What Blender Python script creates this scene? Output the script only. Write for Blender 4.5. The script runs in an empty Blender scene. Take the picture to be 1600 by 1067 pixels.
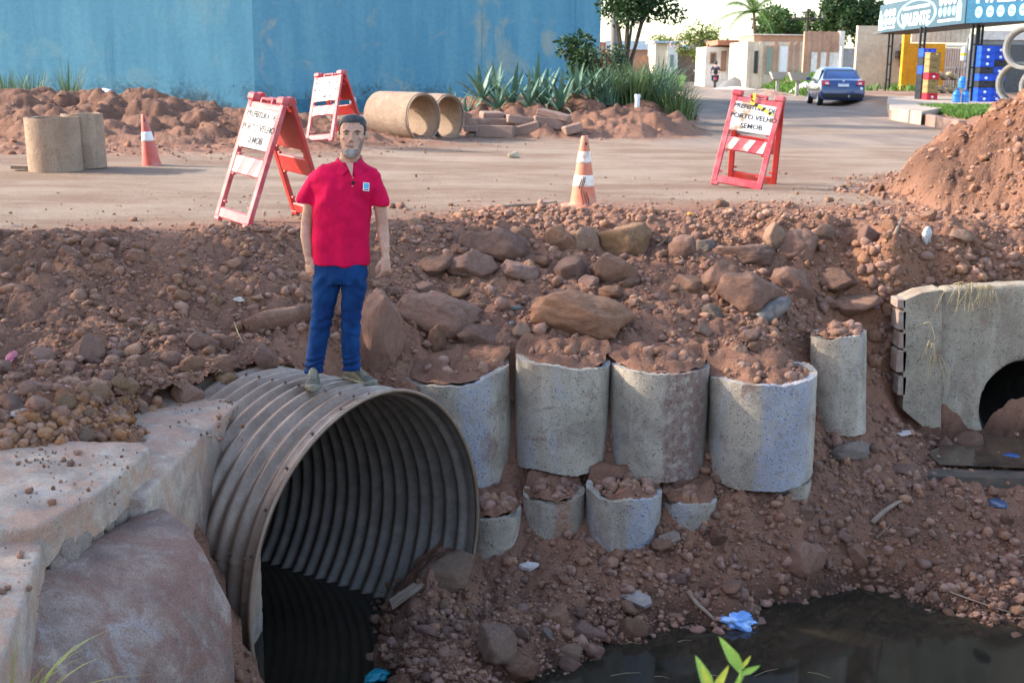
import bpy, bmesh, math, random
import numpy as np
from mathutils import Vector, Matrix, Euler

# ---------------------------------------------------------------- camera, sky, sun, exposure
SC = bpy.context.scene
COL = SC.collection
R = math.radians
PI = math.pi
FPX, CAM_H = 1950.0, 1.45
PITCH, ROLL = math.atan((533.5 - 101) / FPX), 0.012
_f = np.array([0, math.cos(PITCH), -math.sin(PITCH)])
_u0 = np.array([0, math.sin(PITCH), math.cos(PITCH)])
_r0 = np.array([1.0, 0, 0])
_u = _u0 * math.cos(ROLL) - _r0 * math.sin(ROLL)
_r = _r0 * math.cos(ROLL) + _u0 * math.sin(ROLL)
EYE = np.array([0, 0, CAM_H])
cd = bpy.data.cameras.new('camera')
cam = bpy.data.objects.new('camera', cd)
COL.objects.link(cam)
cam.matrix_world = Matrix(((_r[0], _u[0], -_f[0], 0), (_r[1], _u[1], -_f[1], 0), (_r[2], _u[2], -_f[2], CAM_H), (0, 0, 0, 1)))
cd.sensor_width = 36.0
cd.lens = FPX / 1600 * 36.0
cd.clip_start, cd.clip_end = 0.1, 3000
cd.dof.use_dof = True
cd.dof.focus_distance = 8.6
cd.dof.aperture_fstop = 5.0
SC.camera = cam

SUN_EL, SUN_AZ = R(27), math.atan2(-0.985, 0.13)      # azimuth measured from +Y towards +X
w = bpy.data.worlds.new('World')
SC.world = w
w.use_nodes = True
nt = w.node_tree
sky = nt.nodes.new('ShaderNodeTexSky')
sky.sky_type = 'NISHITA'
sky.sun_disc = False
sky.sun_elevation, sky.sun_rotation = SUN_EL, SUN_AZ
sky.air_density, sky.dust_density, sky.ozone_density = 1.0, 1.6, 0.25
nt.links.new(sky.outputs[0], nt.nodes['Background'].inputs[0])
nt.nodes['Background'].inputs[1].default_value = 0.15
sl = bpy.data.lights.new('sun', 'SUN')
sl.energy, sl.angle, sl.color = 2.2, R(0.6), (1.0, 0.90, 0.76)
sun = bpy.data.objects.new('sun', sl)
COL.objects.link(sun)
sdir = Vector((math.cos(SUN_EL) * math.sin(SUN_AZ), math.cos(SUN_EL) * math.cos(SUN_AZ), math.sin(SUN_EL)))
sun.rotation_euler = sdir.to_track_quat('Z', 'Y').to_euler()
sun.location = (-30, 0, 30)
vs = SC.view_settings
vs.view_transform, vs.look, vs.exposure, vs.gamma = 'Standard', 'None', 2.0, 1.0
vs.use_curve_mapping = False
SC.cycles.max_bounces = 6
SC.cycles.use_denoising = True

# ---------------------------------------------------------------- helpers
rng = np.random.default_rng(11)
random.seed(5)

def ray(u, v):
    return _f * FPX + _r * (u - 800) - _u * (v - 533.5)
def at_z(u, v, z):
    d = ray(u, v); return EYE + d * ((z - CAM_H) / d[2])
def at_y(u, v, y):
    d = ray(u, v); return EYE + d * (y / d[1])

def link(o, parent=None):
    COL.objects.link(o)
    if parent is not None: o.parent = parent
    return o
def tag(o, label=None, cat=None, group=None, kind=None):
    if label: o['label'] = label
    if cat: o['category'] = cat
    if group: o['group'] = group
    if kind: o['kind'] = kind
    return o
def thing(name, label, cat, loc=(0, 0, 0), rz=0.0, group=None):
    o = bpy.data.objects.new(name, None)
    o.empty_display_size = 0.1
    o.location = tuple(float(a) for a in loc); o.rotation_euler = (0, 0, rz)
    link(o)
    return tag(o, label, cat, group)
KIDS = {}
def copy_tree(o, parent=None):
    c = o.copy(); COL.objects.link(c)
    if parent is not None: c.parent = parent
    for ch in o.children: copy_tree(ch, c)
    return c
def relabel(o, label, group=None):
    o['label'] = label
    if group: o['group'] = group
    return o

def rotm(rx=0, ry=0, rz=0):
    return np.array(Euler((rx, ry, rz)).to_matrix())

class MB:
    """collects shapes; build() links them as one mesh object"""
    def __init__(s): s.v = []; s.f = []; s.n = 0
    def add(s, verts, faces, M=None, loc=None):
        V = np.asarray(verts, float)
        if M is not None: V = V @ np.asarray(M).T
        if loc is not None: V = V + np.asarray(loc, float)
        s.v.append(V); s.f.extend([tuple(int(i) + s.n for i in f) for f in faces]); s.n += len(V)
        return s
    def box(s, c, size, rot=None, bev=0.0, taper=None):
        x, y, z = [a / 2 for a in size]
        if bev <= 0:
            V = np.array([(a * x, b * y, d * z) for d in (-1, 1) for a, b in ((-1, -1), (1, -1), (1, 1), (-1, 1))])
            if taper is not None: V[4:, :2] *= taper
            F = [(3, 2, 1, 0), (4, 5, 6, 7), (0, 1, 5, 4), (1, 2, 6, 5), (2, 3, 7, 6), (3, 0, 4, 7)]
        else:
            b = min(bev, x * .9, y * .9, z * .9)
            ring = lambda px, py, q: [(-px + q, -py), (px - q, -py), (px, -py + q), (px, py - q), (px - q, py), (-px + q, py), (-px, py - q), (-px, -py + q)]
            V = []
            for zz, ins in ((-z, b), (-z + b, 0), (z - b, 0), (z, b)):
                k = 1.0
                if taper is not None and zz > 0: k = taper
                V += [(p[0] * k, p[1] * k, zz) for p in ring(x - ins, y - ins, b * .6)]
            F = [tuple(range(7, -1, -1)), tuple(range(24, 32))]
            for l in range(3):
                for i in range(8):
                    j = (i + 1) % 8
                    F.append((l * 8 + i, l * 8 + j, l * 8 + 8 + j, l * 8 + 8 + i))
        return s.add(V, F, rot, c)
    def tube(s, path, radii, n=10, cap=True, closed=False, flat=1.0, upv=None):
        P = [np.asarray(p, float) for p in path]
        m = len(P)
        if np.isscalar(radii): radii = [radii] * m
        V = []; prev = None
        for i in range(m):
            if closed: t = P[(i + 1) % m] - P[i - 1]
            else: t = P[min(i + 1, m - 1)] - P[max(i - 1, 0)]
            t = t / (np.linalg.norm(t) + 1e-12)
            if prev is None:
                a = np.array(upv, float) if upv is not None else (np.array([0, 0, 1.]) if abs(t[2]) < .9 else np.array([1., 0, 0]))
            else: a = prev
            a = a - t * (a @ t); a /= np.linalg.norm(a) + 1e-12; prev = a
            b = np.cross(t, a)
            for k in range(n):
                th = 2 * PI * k / n
                V.append(P[i] + radii[i] * (math.cos(th) * a * flat + math.sin(th) * b))
        F = []
        for i in range(m if closed else m - 1):
            i2 = (i + 1) % m
            for k in range(n):
                k2 = (k + 1) % n
                F.append((i * n + k, i * n + k2, i2 * n + k2, i2 * n + k))
        if cap and not closed:
            F.append(tuple(range(n - 1, -1, -1))); F.append(tuple((m - 1) * n + k for k in range(n)))
        return s.add(V, F)
    def lathe(s, prof, n=24, M=None, loc=None, a0=0.0, a1=2 * PI):
        full = abs(a1 - a0 - 2 * PI) < 1e-6
        c = n if full else n + 1
        V = []
        for r_, z in prof:
            for k in range(c):
                th = a0 + (a1 - a0) * k / n
                V.append((r_ * math.cos(th), r_ * math.sin(th), z))
        F = []
        for i in range(len(prof) - 1):
            for k in range(n):
                k2 = (k + 1) % c
                F.append((i * c + k, i * c + k2, (i + 1) * c + k2, (i + 1) * c + k))
        return s.add(V, F, M, loc)
    def prism(s, poly, d0, d1, axis='z', M=None, loc=None):
        n = len(poly)
        def mk(p, d): return {'z': (p[0], p[1], d), 'y': (p[0], d, p[1]), 'x': (d, p[0], p[1])}[axis]
        V = [mk(p, d0) for p in poly] + [mk(p, d1) for p in poly]
        F = [tuple(range(n - 1, -1, -1)), tuple(range(n, 2 * n))] + [(i, (i + 1) % n, n + (i + 1) % n, n + i) for i in range(n)]
        return s.add(V, F, M, loc)
    def loft(s, secs, cap=True):
        n = len(secs[0]); V = np.concatenate([np.asarray(q, float) for q in secs])
        F = []
        for i in range(len(secs) - 1):
            for k in range(n):
                k2 = (k + 1) % n
                F.append((i * n + k, i * n + k2, (i + 1) * n + k2, (i + 1) * n + k))
        if cap:
            F.append(tuple(range(n - 1, -1, -1))); F.append(tuple((len(secs) - 1) * n + k for k in range(n)))
        return s.add(V, F)
    def mesh(s, name, smooth=False, fixn=True):
        me = bpy.data.meshes.new(name)
        me.from_pydata(np.concatenate(s.v).tolist() if s.v else [], [], s.f)
        if fixn:
            bm = bmesh.new(); bm.from_mesh(me)
            bmesh.ops.recalc_face_normals(bm, faces=bm.faces)
            bm.to_mesh(me); bm.free()
        if smooth: me.polygons.foreach_set('use_smooth', [True] * len(me.polygons))
        me.update()
        return me
    def build(s, name, m, parent=None, smooth=False, fixn=True, auto=None):
        me = s.mesh(name, smooth or auto is not None, fixn)
        if auto is not None: me.set_sharp_from_angle(angle=R(auto))
        if m: me.materials.append(m)
        return link(bpy.data.objects.new(name, me), parent)

def fast_mesh(name, V, F, m=None, smooth=False, k=3):
    """numpy mesh: V (n,3), F (m,k)"""
    V = np.ascontiguousarray(V, np.float32); F = np.ascontiguousarray(F, np.int32)
    me = bpy.data.meshes.new(name)
    me.vertices.add(len(V)); me.vertices.foreach_set('co', V.ravel())
    me.loops.add(F.size); me.loops.foreach_set('vertex_index', F.ravel())
    me.polygons.add(len(F)); me.polygons.foreach_set('loop_start', np.arange(0, F.size, k, dtype=np.int32))
    me.update(calc_edges=True)
    me.validate()
    if smooth: me.polygons.foreach_set('use_smooth', np.ones(len(me.polygons), bool))
    if m: me.materials.append(m)
    return me

def evaluated(o, name=None):
    """apply the modifiers of o to its mesh"""
    dg = bpy.context.evaluated_depsgraph_get(); dg.update()
    me = bpy.data.meshes.new_from_object(o.evaluated_get(dg), depsgraph=dg)
    o.modifiers.clear(); old = o.data; o.data = me
    me.name = name or old.name
    return o

def remesh(o, voxel, smooth=3, fac=0.5):
    md = o.modifiers.new('r', 'REMESH'); md.mode = 'VOXEL'; md.voxel_size = voxel; md.use_smooth_shade = True
    if smooth:
        ms = o.modifiers.new('s', 'SMOOTH'); ms.factor = fac; ms.iterations = smooth
    return evaluated(o)

def cut(o, cutters):
    for c in cutters:
        b = o.modifiers.new('b', 'BOOLEAN'); b.operation = 'DIFFERENCE'; b.object = c; b.solver = 'EXACT'
    evaluated(o)
    for c in cutters: bpy.data.objects.remove(c)
    return o

_fontcache = {}
def text_mesh(body, size, m, name='lettering', bold=0.0, depth=0.004, align='CENTER', xs=1.0):
    cu = bpy.data.curves.new(name, 'FONT'); cu.body = body; cu.size = size; cu.align_x = align; cu.align_y = 'CENTER'
    cu.offset = bold; cu.extrude = depth / 2; cu.resolution_u = 3
    o = bpy.data.objects.new(name, cu); COL.objects.link(o)
    dg = bpy.context.evaluated_depsgraph_get(); dg.update()
    me = bpy.data.meshes.new_from_object(o.evaluated_get(dg))
    bpy.data.objects.remove(o); bpy.data.curves.remove(cu)
    if xs != 1.0:
        for v in me.vertices: v.co.x *= xs
    me.materials.clear(); me.materials.append(m)
    return me

# numpy noise --------------------------------------------------------------
def _h(ix, iy, seed):
    n = (ix.astype(np.int64) * 374761393 + iy.astype(np.int64) * 668265263 + seed * 1442695041) & 0x7fffffff
    n = ((n ^ (n >> 13)) * 1274126177) & 0x7fffffff
    n = (n ^ (n >> 16)) & 0x7fffffff
    return n / float(0x7fffffff)
def vnoise(x, y, seed=0):
    x0 = np.floor(x); y0 = np.floor(y); fx = x - x0; fy = y - y0
    fx = fx * fx * (3 - 2 * fx); fy = fy * fy * (3 - 2 * fy)
    a = _h(x0, y0, seed); b = _h(x0 + 1, y0, seed); c = _h(x0, y0 + 1, seed); d = _h(x0 + 1, y0 + 1, seed)
    return (a * (1 - fx) + b * fx) * (1 - fy) + (c * (1 - fx) + d * fx) * fy
def fbm(x, y, seed=0, o=4, g=0.5):
    t = 0; a = 1; s = 0
    for i in range(o):
        t = t + a * vnoise(x * 2 ** i + 17.3 * i, y * 2 ** i - 9.1 * i, seed + i); s += a; a *= g
    return t / s
def lumps(x, y, cell, seed=0):
    """rounded clods on a jittered grid, 0..1"""
    X = x / cell; Y = y / cell; ix = np.floor(X); iy = np.floor(Y)
    best = np.zeros_like(x)
    for dx in (-1, 0, 1):
        for dy in (-1, 0, 1):
            cx = ix + dx; cy = iy + dy
            px = cx + _h(cx, cy, seed); py = cy + _h(cx, cy, seed + 7)
            rr = 0.25 + 0.55 * _h(cx, cy, seed + 13)
            d2 = ((X - px) ** 2 + (Y - py) ** 2) / rr ** 2
            best = np.maximum(best, np.sqrt(np.clip(1 - d2, 0, 1)) * rr)
    return best
def sstep(a, b, x):
    t = np.clip((x - a) / (b - a), 0, 1); return t * t * (3 - 2 * t)

# ---------------------------------------------------------------- materials
MATS = {}
class N:
    """small node-graph helper"""
    def __init__(s, name):
        s.m = bpy.data.materials.new(name); s.m.use_nodes = True
        s.t = s.m.node_tree; s.b = s.t.nodes['Principled BSDF']
    def n(s, typ, **k):
        o = s.t.nodes.new(typ)
        for a, b in k.items(): setattr(o, a, b)
        return o
    def l(s, a, b): s.t.links.new(a, b)
    def coord(s, kind='Object', scale=(1, 1, 1), rnd=False):
        c = s.n('ShaderNodeTexCoord'); mp = s.n('ShaderNodeMapping'); mp.inputs['Scale'].default_value = scale
        s.l(c.outputs[kind], mp.inputs[0])
        if rnd:
            oi = s.n('ShaderNodeObjectInfo'); mu = s.n('ShaderNodeMath', operation='MULTIPLY'); mu.inputs[1].default_value = 37.0
            s.l(oi.outputs['Random'], mu.inputs[0]); cb = s.n('ShaderNodeCombineXYZ')
            s.l(mu.outputs[0], cb.inputs[0]); s.l(mu.outputs[0], cb.inputs[2]); s.l(cb.outputs[0], mp.inputs['Location'])
        return mp.outputs[0]
    def noise(s, vec, scale, detail=4, rough=0.6, dist=0.0):
        o = s.n('ShaderNodeTexNoise'); o.inputs['Scale'].default_value = scale; o.inputs['Detail'].default_value = detail
        o.inputs['Roughness'].default_value = rough; o.inputs['Distortion'].default_value = dist
        if vec is not None: s.l(vec, o.inputs['Vector'])
        return o.outputs['Fac']
    def ramp(s, fac, a, b, c0=0.0, c1=1.0):
        o = s.n('ShaderNodeMapRange'); o.interpolation_type = 'SMOOTHSTEP'
        o.inputs[1].default_value = a; o.inputs[2].default_value = b; o.inputs[3].default_value = c0; o.inputs[4].default_value = c1
        s.l(fac, o.inputs[0]); return o.outputs[0]
    def mix(s, fac, a, b, mode='MIX'):
        o = s.n('ShaderNodeMix', data_type='RGBA', blend_type=mode)
        for i, x in ((0, fac), (6, a), (7, b)):
            if isinstance(x, (int, float)): o.inputs[i].default_value = x
            elif isinstance(x, tuple): o.inputs[i].default_value = (*x, 1) if len(x) == 3 else x
            else: s.l(x, o.inputs[i])
        return o.outputs[2]
    def math(s, op, a, b=None):
        o = s.n('ShaderNodeMath', operation=op)
        for i, x in ((0, a), (1, b)):
            if x is None: continue
            if isinstance(x, (int, float)): o.inputs[i].default_value = x
            else: s.l(x, o.inputs[i])
        return o.outputs[0]
    def scalecol(s, colr, fac, lo, hi):
        """multiply colr by a grey that follows fac"""
        g = s.ramp(fac, 0.25, 0.75, lo, hi)
        cb = s.n('ShaderNodeCombineColor')
        for i in range(3): s.l(g, cb.inputs[i])
        return s.mix(1.0, colr, cb.outputs[0], 'MULTIPLY')
    def bump(s, h, strength=0.4, dist=0.02, prev=None):
        o = s.n('ShaderNodeBump'); o.inputs['Strength'].default_value = strength; o.inputs['Distance'].default_value = dist
        s.l(h, o.inputs['Height'])
        if prev is not None: s.l(prev, o.inputs['Normal'])
        return o.outputs[0]
    def done(s, colr, rough=0.8, normal=None, metallic=0.0, spec=0.3):
        if isinstance(colr, tuple): s.b.inputs['Base Color'].default_value = (*colr, 1)
        else: s.l(colr, s.b.inputs['Base Color'])
        if isinstance(rough, (int, float)): s.b.inputs['Roughness'].default_value = rough
        else: s.l(rough, s.b.inputs['Roughness'])
        if normal is not None: s.l(normal, s.b.inputs['Normal'])
        s.b.inputs['Metallic'].default_value = metallic
        s.b.inputs['Specular IOR Level'].default_value = spec
        return s.m

def mat(name, base, rough=0.8, col2=None, mscale=3.0, lo=0.8, hi=1.15, scale=12.0, bump=0.15, bscale=60.0, bdist=0.01,
        metallic=0.0, spec=0.3, island=0.0, stretch=(1, 1, 1), rnd=False, edge=(0.45, 0.62), emit=0.0, trans=0.0):
    if name in MATS: return MATS[name]
    g = N(name); v = g.coord('Object', stretch, rnd)
    c = base
    if col2 is not None: c = g.mix(g.ramp(g.noise(v, mscale, 6, 0.65), *edge), base, col2)
    if lo != 1 or hi != 1:
        c = g.scalecol(c if not isinstance(c, tuple) else g.mix(0.0, c, c), g.noise(v, scale, 5, 0.6), lo, hi)
    if island:
        ge = g.n('ShaderNodeNewGeometry'); hs = g.n('ShaderNodeHueSaturation')
        g.l(g.ramp(ge.outputs['Random Per Island'], 0, 1, 1 - island, 1 + island), hs.inputs['Value'])
        ad = g.math('MULTIPLY', g.math('SUBTRACT', ge.outputs['Random Per Island'], 0.5), island * 0.1)
        g.l(g.math('ADD', ad, 0.5), hs.inputs['Hue'])
        if isinstance(c, tuple): hs.inputs['Color'].default_value = (*c, 1)
        else: g.l(c, hs.inputs['Color'])
        c = hs.outputs[0]
    nrm = g.bump(g.noise(v, bscale, 4, 0.65), bump, bdist) if bump else None
    g.done(c, rough, nrm, metallic, spec)
    if emit:
        g.b.inputs['Emission Color'].default_value = (*base, 1); g.b.inputs['Emission Strength'].default_value = emit
    if trans: g.b.inputs['Transmission Weight'].default_value = trans
    MATS[name] = g.m
    return g.m

def leaf_mat(name, base, island=0.35, trans=0.25, rough=0.55):
    g = N(name)
    ge = g.n('ShaderNodeNewGeometry'); hs = g.n('ShaderNodeHueSaturation')
    g.l(g.ramp(ge.outputs['Random Per Island'], 0, 1, 1 - island, 1 + island), hs.inputs['Value'])
    g.l(g.math('ADD', g.math('MULTIPLY', g.math('SUBTRACT', ge.outputs['Random Per Island'], 0.5), 0.05), 0.5), hs.inputs['Hue'])
    hs.inputs['Color'].default_value = (*base, 1)
    g.done(hs.outputs[0], rough, None, 0, 0.25)
    tr = g.n('ShaderNodeBsdfTranslucent'); g.l(hs.outputs[0], tr.inputs['Color'])
    mx = g.n('ShaderNodeMixShader'); mx.inputs[0].default_value = trans
    g.l(g.b.outputs[0], mx.inputs[1]); g.l(tr.outputs[0], mx.inputs[2])
    g.l(mx.outputs[0], g.t.nodes['Material Output'].inputs['Surface'])
    return g.m

RED = (0.29, 0.150, 0.102); ORANGE = (0.35, 0.15, 0.078); PALE = (0.52, 0.36, 0.26); DARKR = (0.13, 0.062, 0.045)
def soil_material():
    g = N('soil'); v = g.coord('Object')
    at = g.n('ShaderNodeAttribute', attribute_name='soil'); sp = g.n('ShaderNodeSeparateColor'); g.l(at.outputs['Color'], sp.inputs[0])
    n1 = g.noise(v, 1.3, 6, 0.65); n2 = g.noise(v, 9, 6, 0.7); n3 = g.noise(v, 45, 5, 0.7)
    c = g.mix(g.ramp(n1, 0.38, 0.66), RED, (0.345, 0.178, 0.116))
    c = g.mix(g.ramp(n2, 0.5, 0.72), c, (0.19, 0.095, 0.07))
    c = g.mix(g.math('MULTIPLY', g.ramp(n3, 0.55, 0.75), 0.45), c, (0.40, 0.25, 0.185))
    org = g.math('MULTIPLY', sp.outputs[2], g.ramp(n2, 0.3, 0.6))
    c = g.mix(org, c, ORANGE)
    pf = g.math('ADD', sp.outputs[0], g.math('MULTIPLY', g.math('SUBTRACT', n2, 0.5), 0.9))
    pf = g.math('ADD', pf, g.math('MULTIPLY', g.math('SUBTRACT', n1, 0.5), 1.1))
    pale = g.mix(g.ramp(g.noise(g.coord('Object', (0.4, 0.8, 1)), 1.0, 8, 0.66), 0.36, 0.64), (0.255, 0.168, 0.120), (0.375, 0.29, 0.225))
    pale = g.mix(g.ramp(n3, 0.48, 0.72, 0, 0.75), pale, (0.245, 0.145, 0.10))
    c = g.mix(g.ramp(pf, 0.35, 0.75), c, pale)
    # asphalt under dust (street)
    ap = g.mix(g.ramp(g.noise(g.coord('Object', (0.9, 0.22, 1)), 0.9, 6, 0.6), 0.35, 0.7), (0.225, 0.175, 0.15), (0.35, 0.265, 0.21))
    c = g.mix(g.ramp(g.math('ADD', at.outputs['Alpha'], g.math('MULTIPLY', g.math('SUBTRACT', n1, 0.5), 0.35)), 0.4, 0.6), c, ap)
    wet = sp.outputs[1]
    c = g.mix(wet, c, g.mix(0.75, c, (0.055, 0.028, 0.02)))
    c = g.scalecol(c, g.noise(v, 130, 3, 0.7), 0.72, 1.24)
    nb = g.bump(g.noise(v, 20, 5, 0.7), 0.8, 0.05); nb = g.bump(n3, 0.9, 0.03, nb); nb = g.bump(g.noise(v, 150, 4, 0.75), 0.7, 0.010, nb)
    m = g.done(c, 0.92, nb, 0, 0.2)
    g.l(g.ramp(wet, 0.75, 1, 0.93, 0.35), g.b.inputs['Roughness'])
    return m
def rock_material(name, c1, c2, c3, island=False, sc=1.0):
    g = N(name); v = g.coord('Object', (sc, sc, sc), True)
    n1 = g.noise(v, 5, 6, 0.65); n2 = g.noise(v, 22, 6, 0.7); n3 = g.noise(v, 90, 4, 0.7)
    c = g.mix(g.ramp(n1, 0.36, 0.62), c1, c2)
    c = g.mix(g.math('MULTIPLY', g.ramp(n2, 0.52, 0.7), 0.6), c, c3)
    c = g.scalecol(c, n3, 0.72, 1.2)
    if island:
        ge = g.n('ShaderNodeNewGeometry'); r = ge.outputs['Random Per Island']
    else:
        oi = g.n('ShaderNodeObjectInfo'); r = oi.outputs['Random']
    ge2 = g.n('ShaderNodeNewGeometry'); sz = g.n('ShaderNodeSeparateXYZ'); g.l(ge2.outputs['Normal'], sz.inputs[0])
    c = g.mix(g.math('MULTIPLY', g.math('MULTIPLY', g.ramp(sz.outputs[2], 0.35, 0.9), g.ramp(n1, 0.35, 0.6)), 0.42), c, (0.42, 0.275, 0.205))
    hs = g.n('ShaderNodeHueSaturation'); g.l(g.ramp(r, 0, 1, 0.74, 1.24), hs.inputs['Value'])
    r2 = g.math('FRACT', g.math('MULTIPLY', r, 7.31))
    g.l(g.ramp(r2, 0, 1, 0.497, 0.506), hs.inputs['Hue']); g.l(g.ramp(r2, 0, 1, 0.90, 1.10), hs.inputs['Saturation'])
    g.l(c, hs.inputs['Color'])
    nb = g.bump(n2, 0.9, 0.04); nb = g.bump(n3, 0.8, 0.012, nb)
    return g.done(hs.outputs[0], 0.92, nb, 0, 0.2)
def concrete_material(name, base, dark, dust, tint=None, tintamt=0.0, rnd=True, mud=(0.24, 0.125, 0.09), mudlo=0.5, mudhi=0.75, pits=0.7, band=None):
    g = N(name); v = g.coord('Object', (1, 1, 1), rnd); vs_ = g.coord('Object', (3.0, 3.0, 0.55), rnd)
    n1 = g.noise(v, 2.6, 6, 0.65, 0.4); n2 = g.noise(v, 18, 6, 0.7); n3 = g.noise(v, 120, 4, 0.7); st = g.noise(vs_, 2.2, 5, 0.65)
    c = g.mix(g.ramp(n1, 0.38, 0.65), base, dark)
    c = g.mix(g.math('MULTIPLY', g.ramp(st, 0.52, 0.7), 0.55), c, dust)
    if tint is not None:
        tn = g.noise(g.coord('Object', (2.0, 2.0, 0.9), rnd), 1.7, 5, 0.6, 0.6)
        c = g.mix(g.math('MULTIPLY', g.ramp(tn, 0.55, 0.66), g.ramp(n2, 0.3, 0.6, tintamt * 0.35, tintamt)), c, tint)
    c = g.mix(g.math('MULTIPLY', g.ramp(g.noise(v, 3.7, 6, 0.7, 0.8), mudlo, mudhi), 0.75), c, mud)
    if band is not None:      # a broad stain on one side of the thing
        sx = g.n('ShaderNodeSeparateXYZ'); g.l(g.coord('Object'), sx.inputs[0]); bc, xa, xb, amt = band
        e = g.math('ADD', sx.outputs[0], g.math('MULTIPLY', g.math('SUBTRACT', n1, 0.5), 0.22))
        bm_ = g.math('MULTIPLY', g.ramp(e, xa - 0.03, xa + 0.03), g.ramp(e, xb - 0.05, xb + 0.05, 1, 0))
        c = g.mix(g.math('MULTIPLY', g.math('MULTIPLY', bm_, g.ramp(n2, 0.30, 0.55)), amt), c, bc)
    c = g.scalecol(c, n3, 0.70, 1.25)
    vo = g.n('ShaderNodeTexVoronoi'); vo.inputs['Scale'].default_value = 48; g.l(v, vo.inputs['Vector'])
    pit = g.math('MULTIPLY', g.ramp(vo.outputs['Distance'], 0.12, 0.34, 1, 0), g.ramp(n2, 0.46, 0.56))
    c = g.mix(g.math('MULTIPLY', pit, pits), c, (0.06, 0.055, 0.05))
    h = g.math('SUBTRACT', g.math('ADD', n2, g.math('MULTIPLY', n3, 0.4)), g.math('MULTIPLY', pit, pits))
    return g.done(c, 0.88, g.bump(h, 0.8, 0.018), 0, 0.25)
def cloth_mat(name, base, sc=900, lo=0.85, hi=1.12, rough=0.9, bump=0.2):
    return mat(name, base, rough, None, 3, lo, hi, 14, bump, sc, 0.002, 0, 0.15)

M_SOIL = soil_material()
M_ROCK = rock_material('laterite_rock', (0.29, 0.15, 0.108), (0.35, 0.19, 0.135), (0.42, 0.255, 0.19))
M_ROCKW = rock_material('warm_rock', (0.36, 0.20, 0.125), (0.43, 0.26, 0.17), (0.50, 0.35, 0.24))
M_CLOD = rock_material('soil_clod', (0.285, 0.145, 0.102), (0.34, 0.178, 0.12), (0.40, 0.23, 0.165), True)
M_GREYST = rock_material('grey_stone', (0.26, 0.19, 0.16), (0.32, 0.25, 0.21), (0.38, 0.31, 0.265))
M_CONC = concrete_material('ring_concrete', (0.42, 0.355, 0.285), (0.27, 0.225, 0.18), (0.51, 0.45, 0.38), (0.37, 0.37, 0.43), 0.5, True, (0.22, 0.13, 0.105), 0.56, 0.67)
_RC = ((0.42, 0.355, 0.285), (0.27, 0.225, 0.18), (0.51, 0.45, 0.38), (0.37, 0.37, 0.43), 0.5, True, (0.22, 0.13, 0.105), 0.56, 0.67, 0.7)
M_RINGRED = concrete_material('ring_concrete_red_stain', *_RC, band=((0.215, 0.125, 0.105), -0.02, 0.33, 0.85))
M_RINGBLUE = concrete_material('ring_concrete_blue_stain', *_RC, band=((0.33, 0.35, 0.44), 0.02, 0.24, 0.6))
M_RINGBLUEW = concrete_material('ring_concrete_wide_blue_stain', *_RC, band=((0.33, 0.35, 0.45), -0.10, 0.30, 0.65))
M_RINGORANGE = concrete_material('ring_concrete_orange_stain', *_RC, band=((0.30, 0.145, 0.085), 0.0, 0.14, 0.85))
M_CONCG = concrete_material('headwall_concrete', (0.37, 0.31, 0.24), (0.27, 0.22, 0.17), (0.43, 0.37, 0.30), None, 0, False)
M_SLAB = concrete_material('slab_concrete', (0.47, 0.37, 0.295), (0.26, 0.20, 0.165), (0.58, 0.485, 0.405), (0.36, 0.33, 0.33), 0.4, False, (0.42, 0.245, 0.17), 0.42, 0.60, 0.12)
M_PIPEC = concrete_material('pipe_concrete', (0.34, 0.245, 0.18), (0.27, 0.185, 0.135), (0.39, 0.30, 0.23), None, 0, True, (0.29, 0.18, 0.12), 0.5, 0.7)
M_PIPEL = concrete_material('light_pipe_concrete', (0.46, 0.43, 0.38), (0.38, 0.35, 0.31), (0.5, 0.47, 0.43), None, 0, True, (0.36, 0.30, 0.24), 0.6, 0.8)

# ---------------------------------------------------------------- terrain
WATER_Z = -2.44
PC, PR, PAZ = np.array([-0.86, 7.60, -1.73]), 1.13, 0.98          # culvert mouth centre, radius, azimuth
P_N = np.array([math.sin(PAZ), -math.cos(PAZ), 0]); P_H = np.array([math.cos(PAZ), math.sin(PAZ), 0])
ctrl = []
def cz(u, v, z, dz=0.0): p = at_z(u, v, z); ctrl.append((p[0], p[1], z + dz))
def cy(u, v, y, dz=0.0): p = at_y(u, v, y); ctrl.append((p[0], p[1], p[2] + dz))
def cw(*a): ctrl.append(a)
# left slope and the ground round the slabs
for a in ((0, 700, -.53), (110, 694, -.55), (200, 680, -.62), (262, 655, -.67), (335, 622, -.66), (400, 592, -.60), (432, 574, -.56)): cz(*a)
for a in ((-3.2, 4.2, -.95), (-2.6, 5.2, -.95), (-2.4, 5.9, -.95), (-2.1, 7.0, -.80), (-5, 4, -.9), (-5, 6, -.62), (-5.2, 8, -.33), (-3.6, 8.2, -.36), (-2.6, 8.6, -.38), (-2.27, 8.55, -.46), (-2.0, 8.96, -.52), (-1.86, 8.27, -.56), (-2.14, 7.85, -.61), (-2.36, 7.5, -.64), (-1.58, 8.69, -.63), (-1.36, 9.02, -.73), (-1.22, 9.22, -.78), (-3.2, 7.2, -.52), (-7, 6, -.5)): cw(*a)
CREST_U = ((-60, 392), (0, 388), (150, 384), (300, 378), (450, 372), (620, 360), (720, 342), (800, 336), (900, 338), (1000, 342), (1100, 346), (1200, 350), (1300, 356), (1400, 368), (1500, 362), (1600, 352), (1660, 350))
crest = np.array([at_z(a, b, 0)[:2] for a, b in CREST_U])
for k, p in enumerate(crest): cw(p[0], p[1], 0.03); cw(p[0] * 1.06, p[1] + .7, 0.0)
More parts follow.
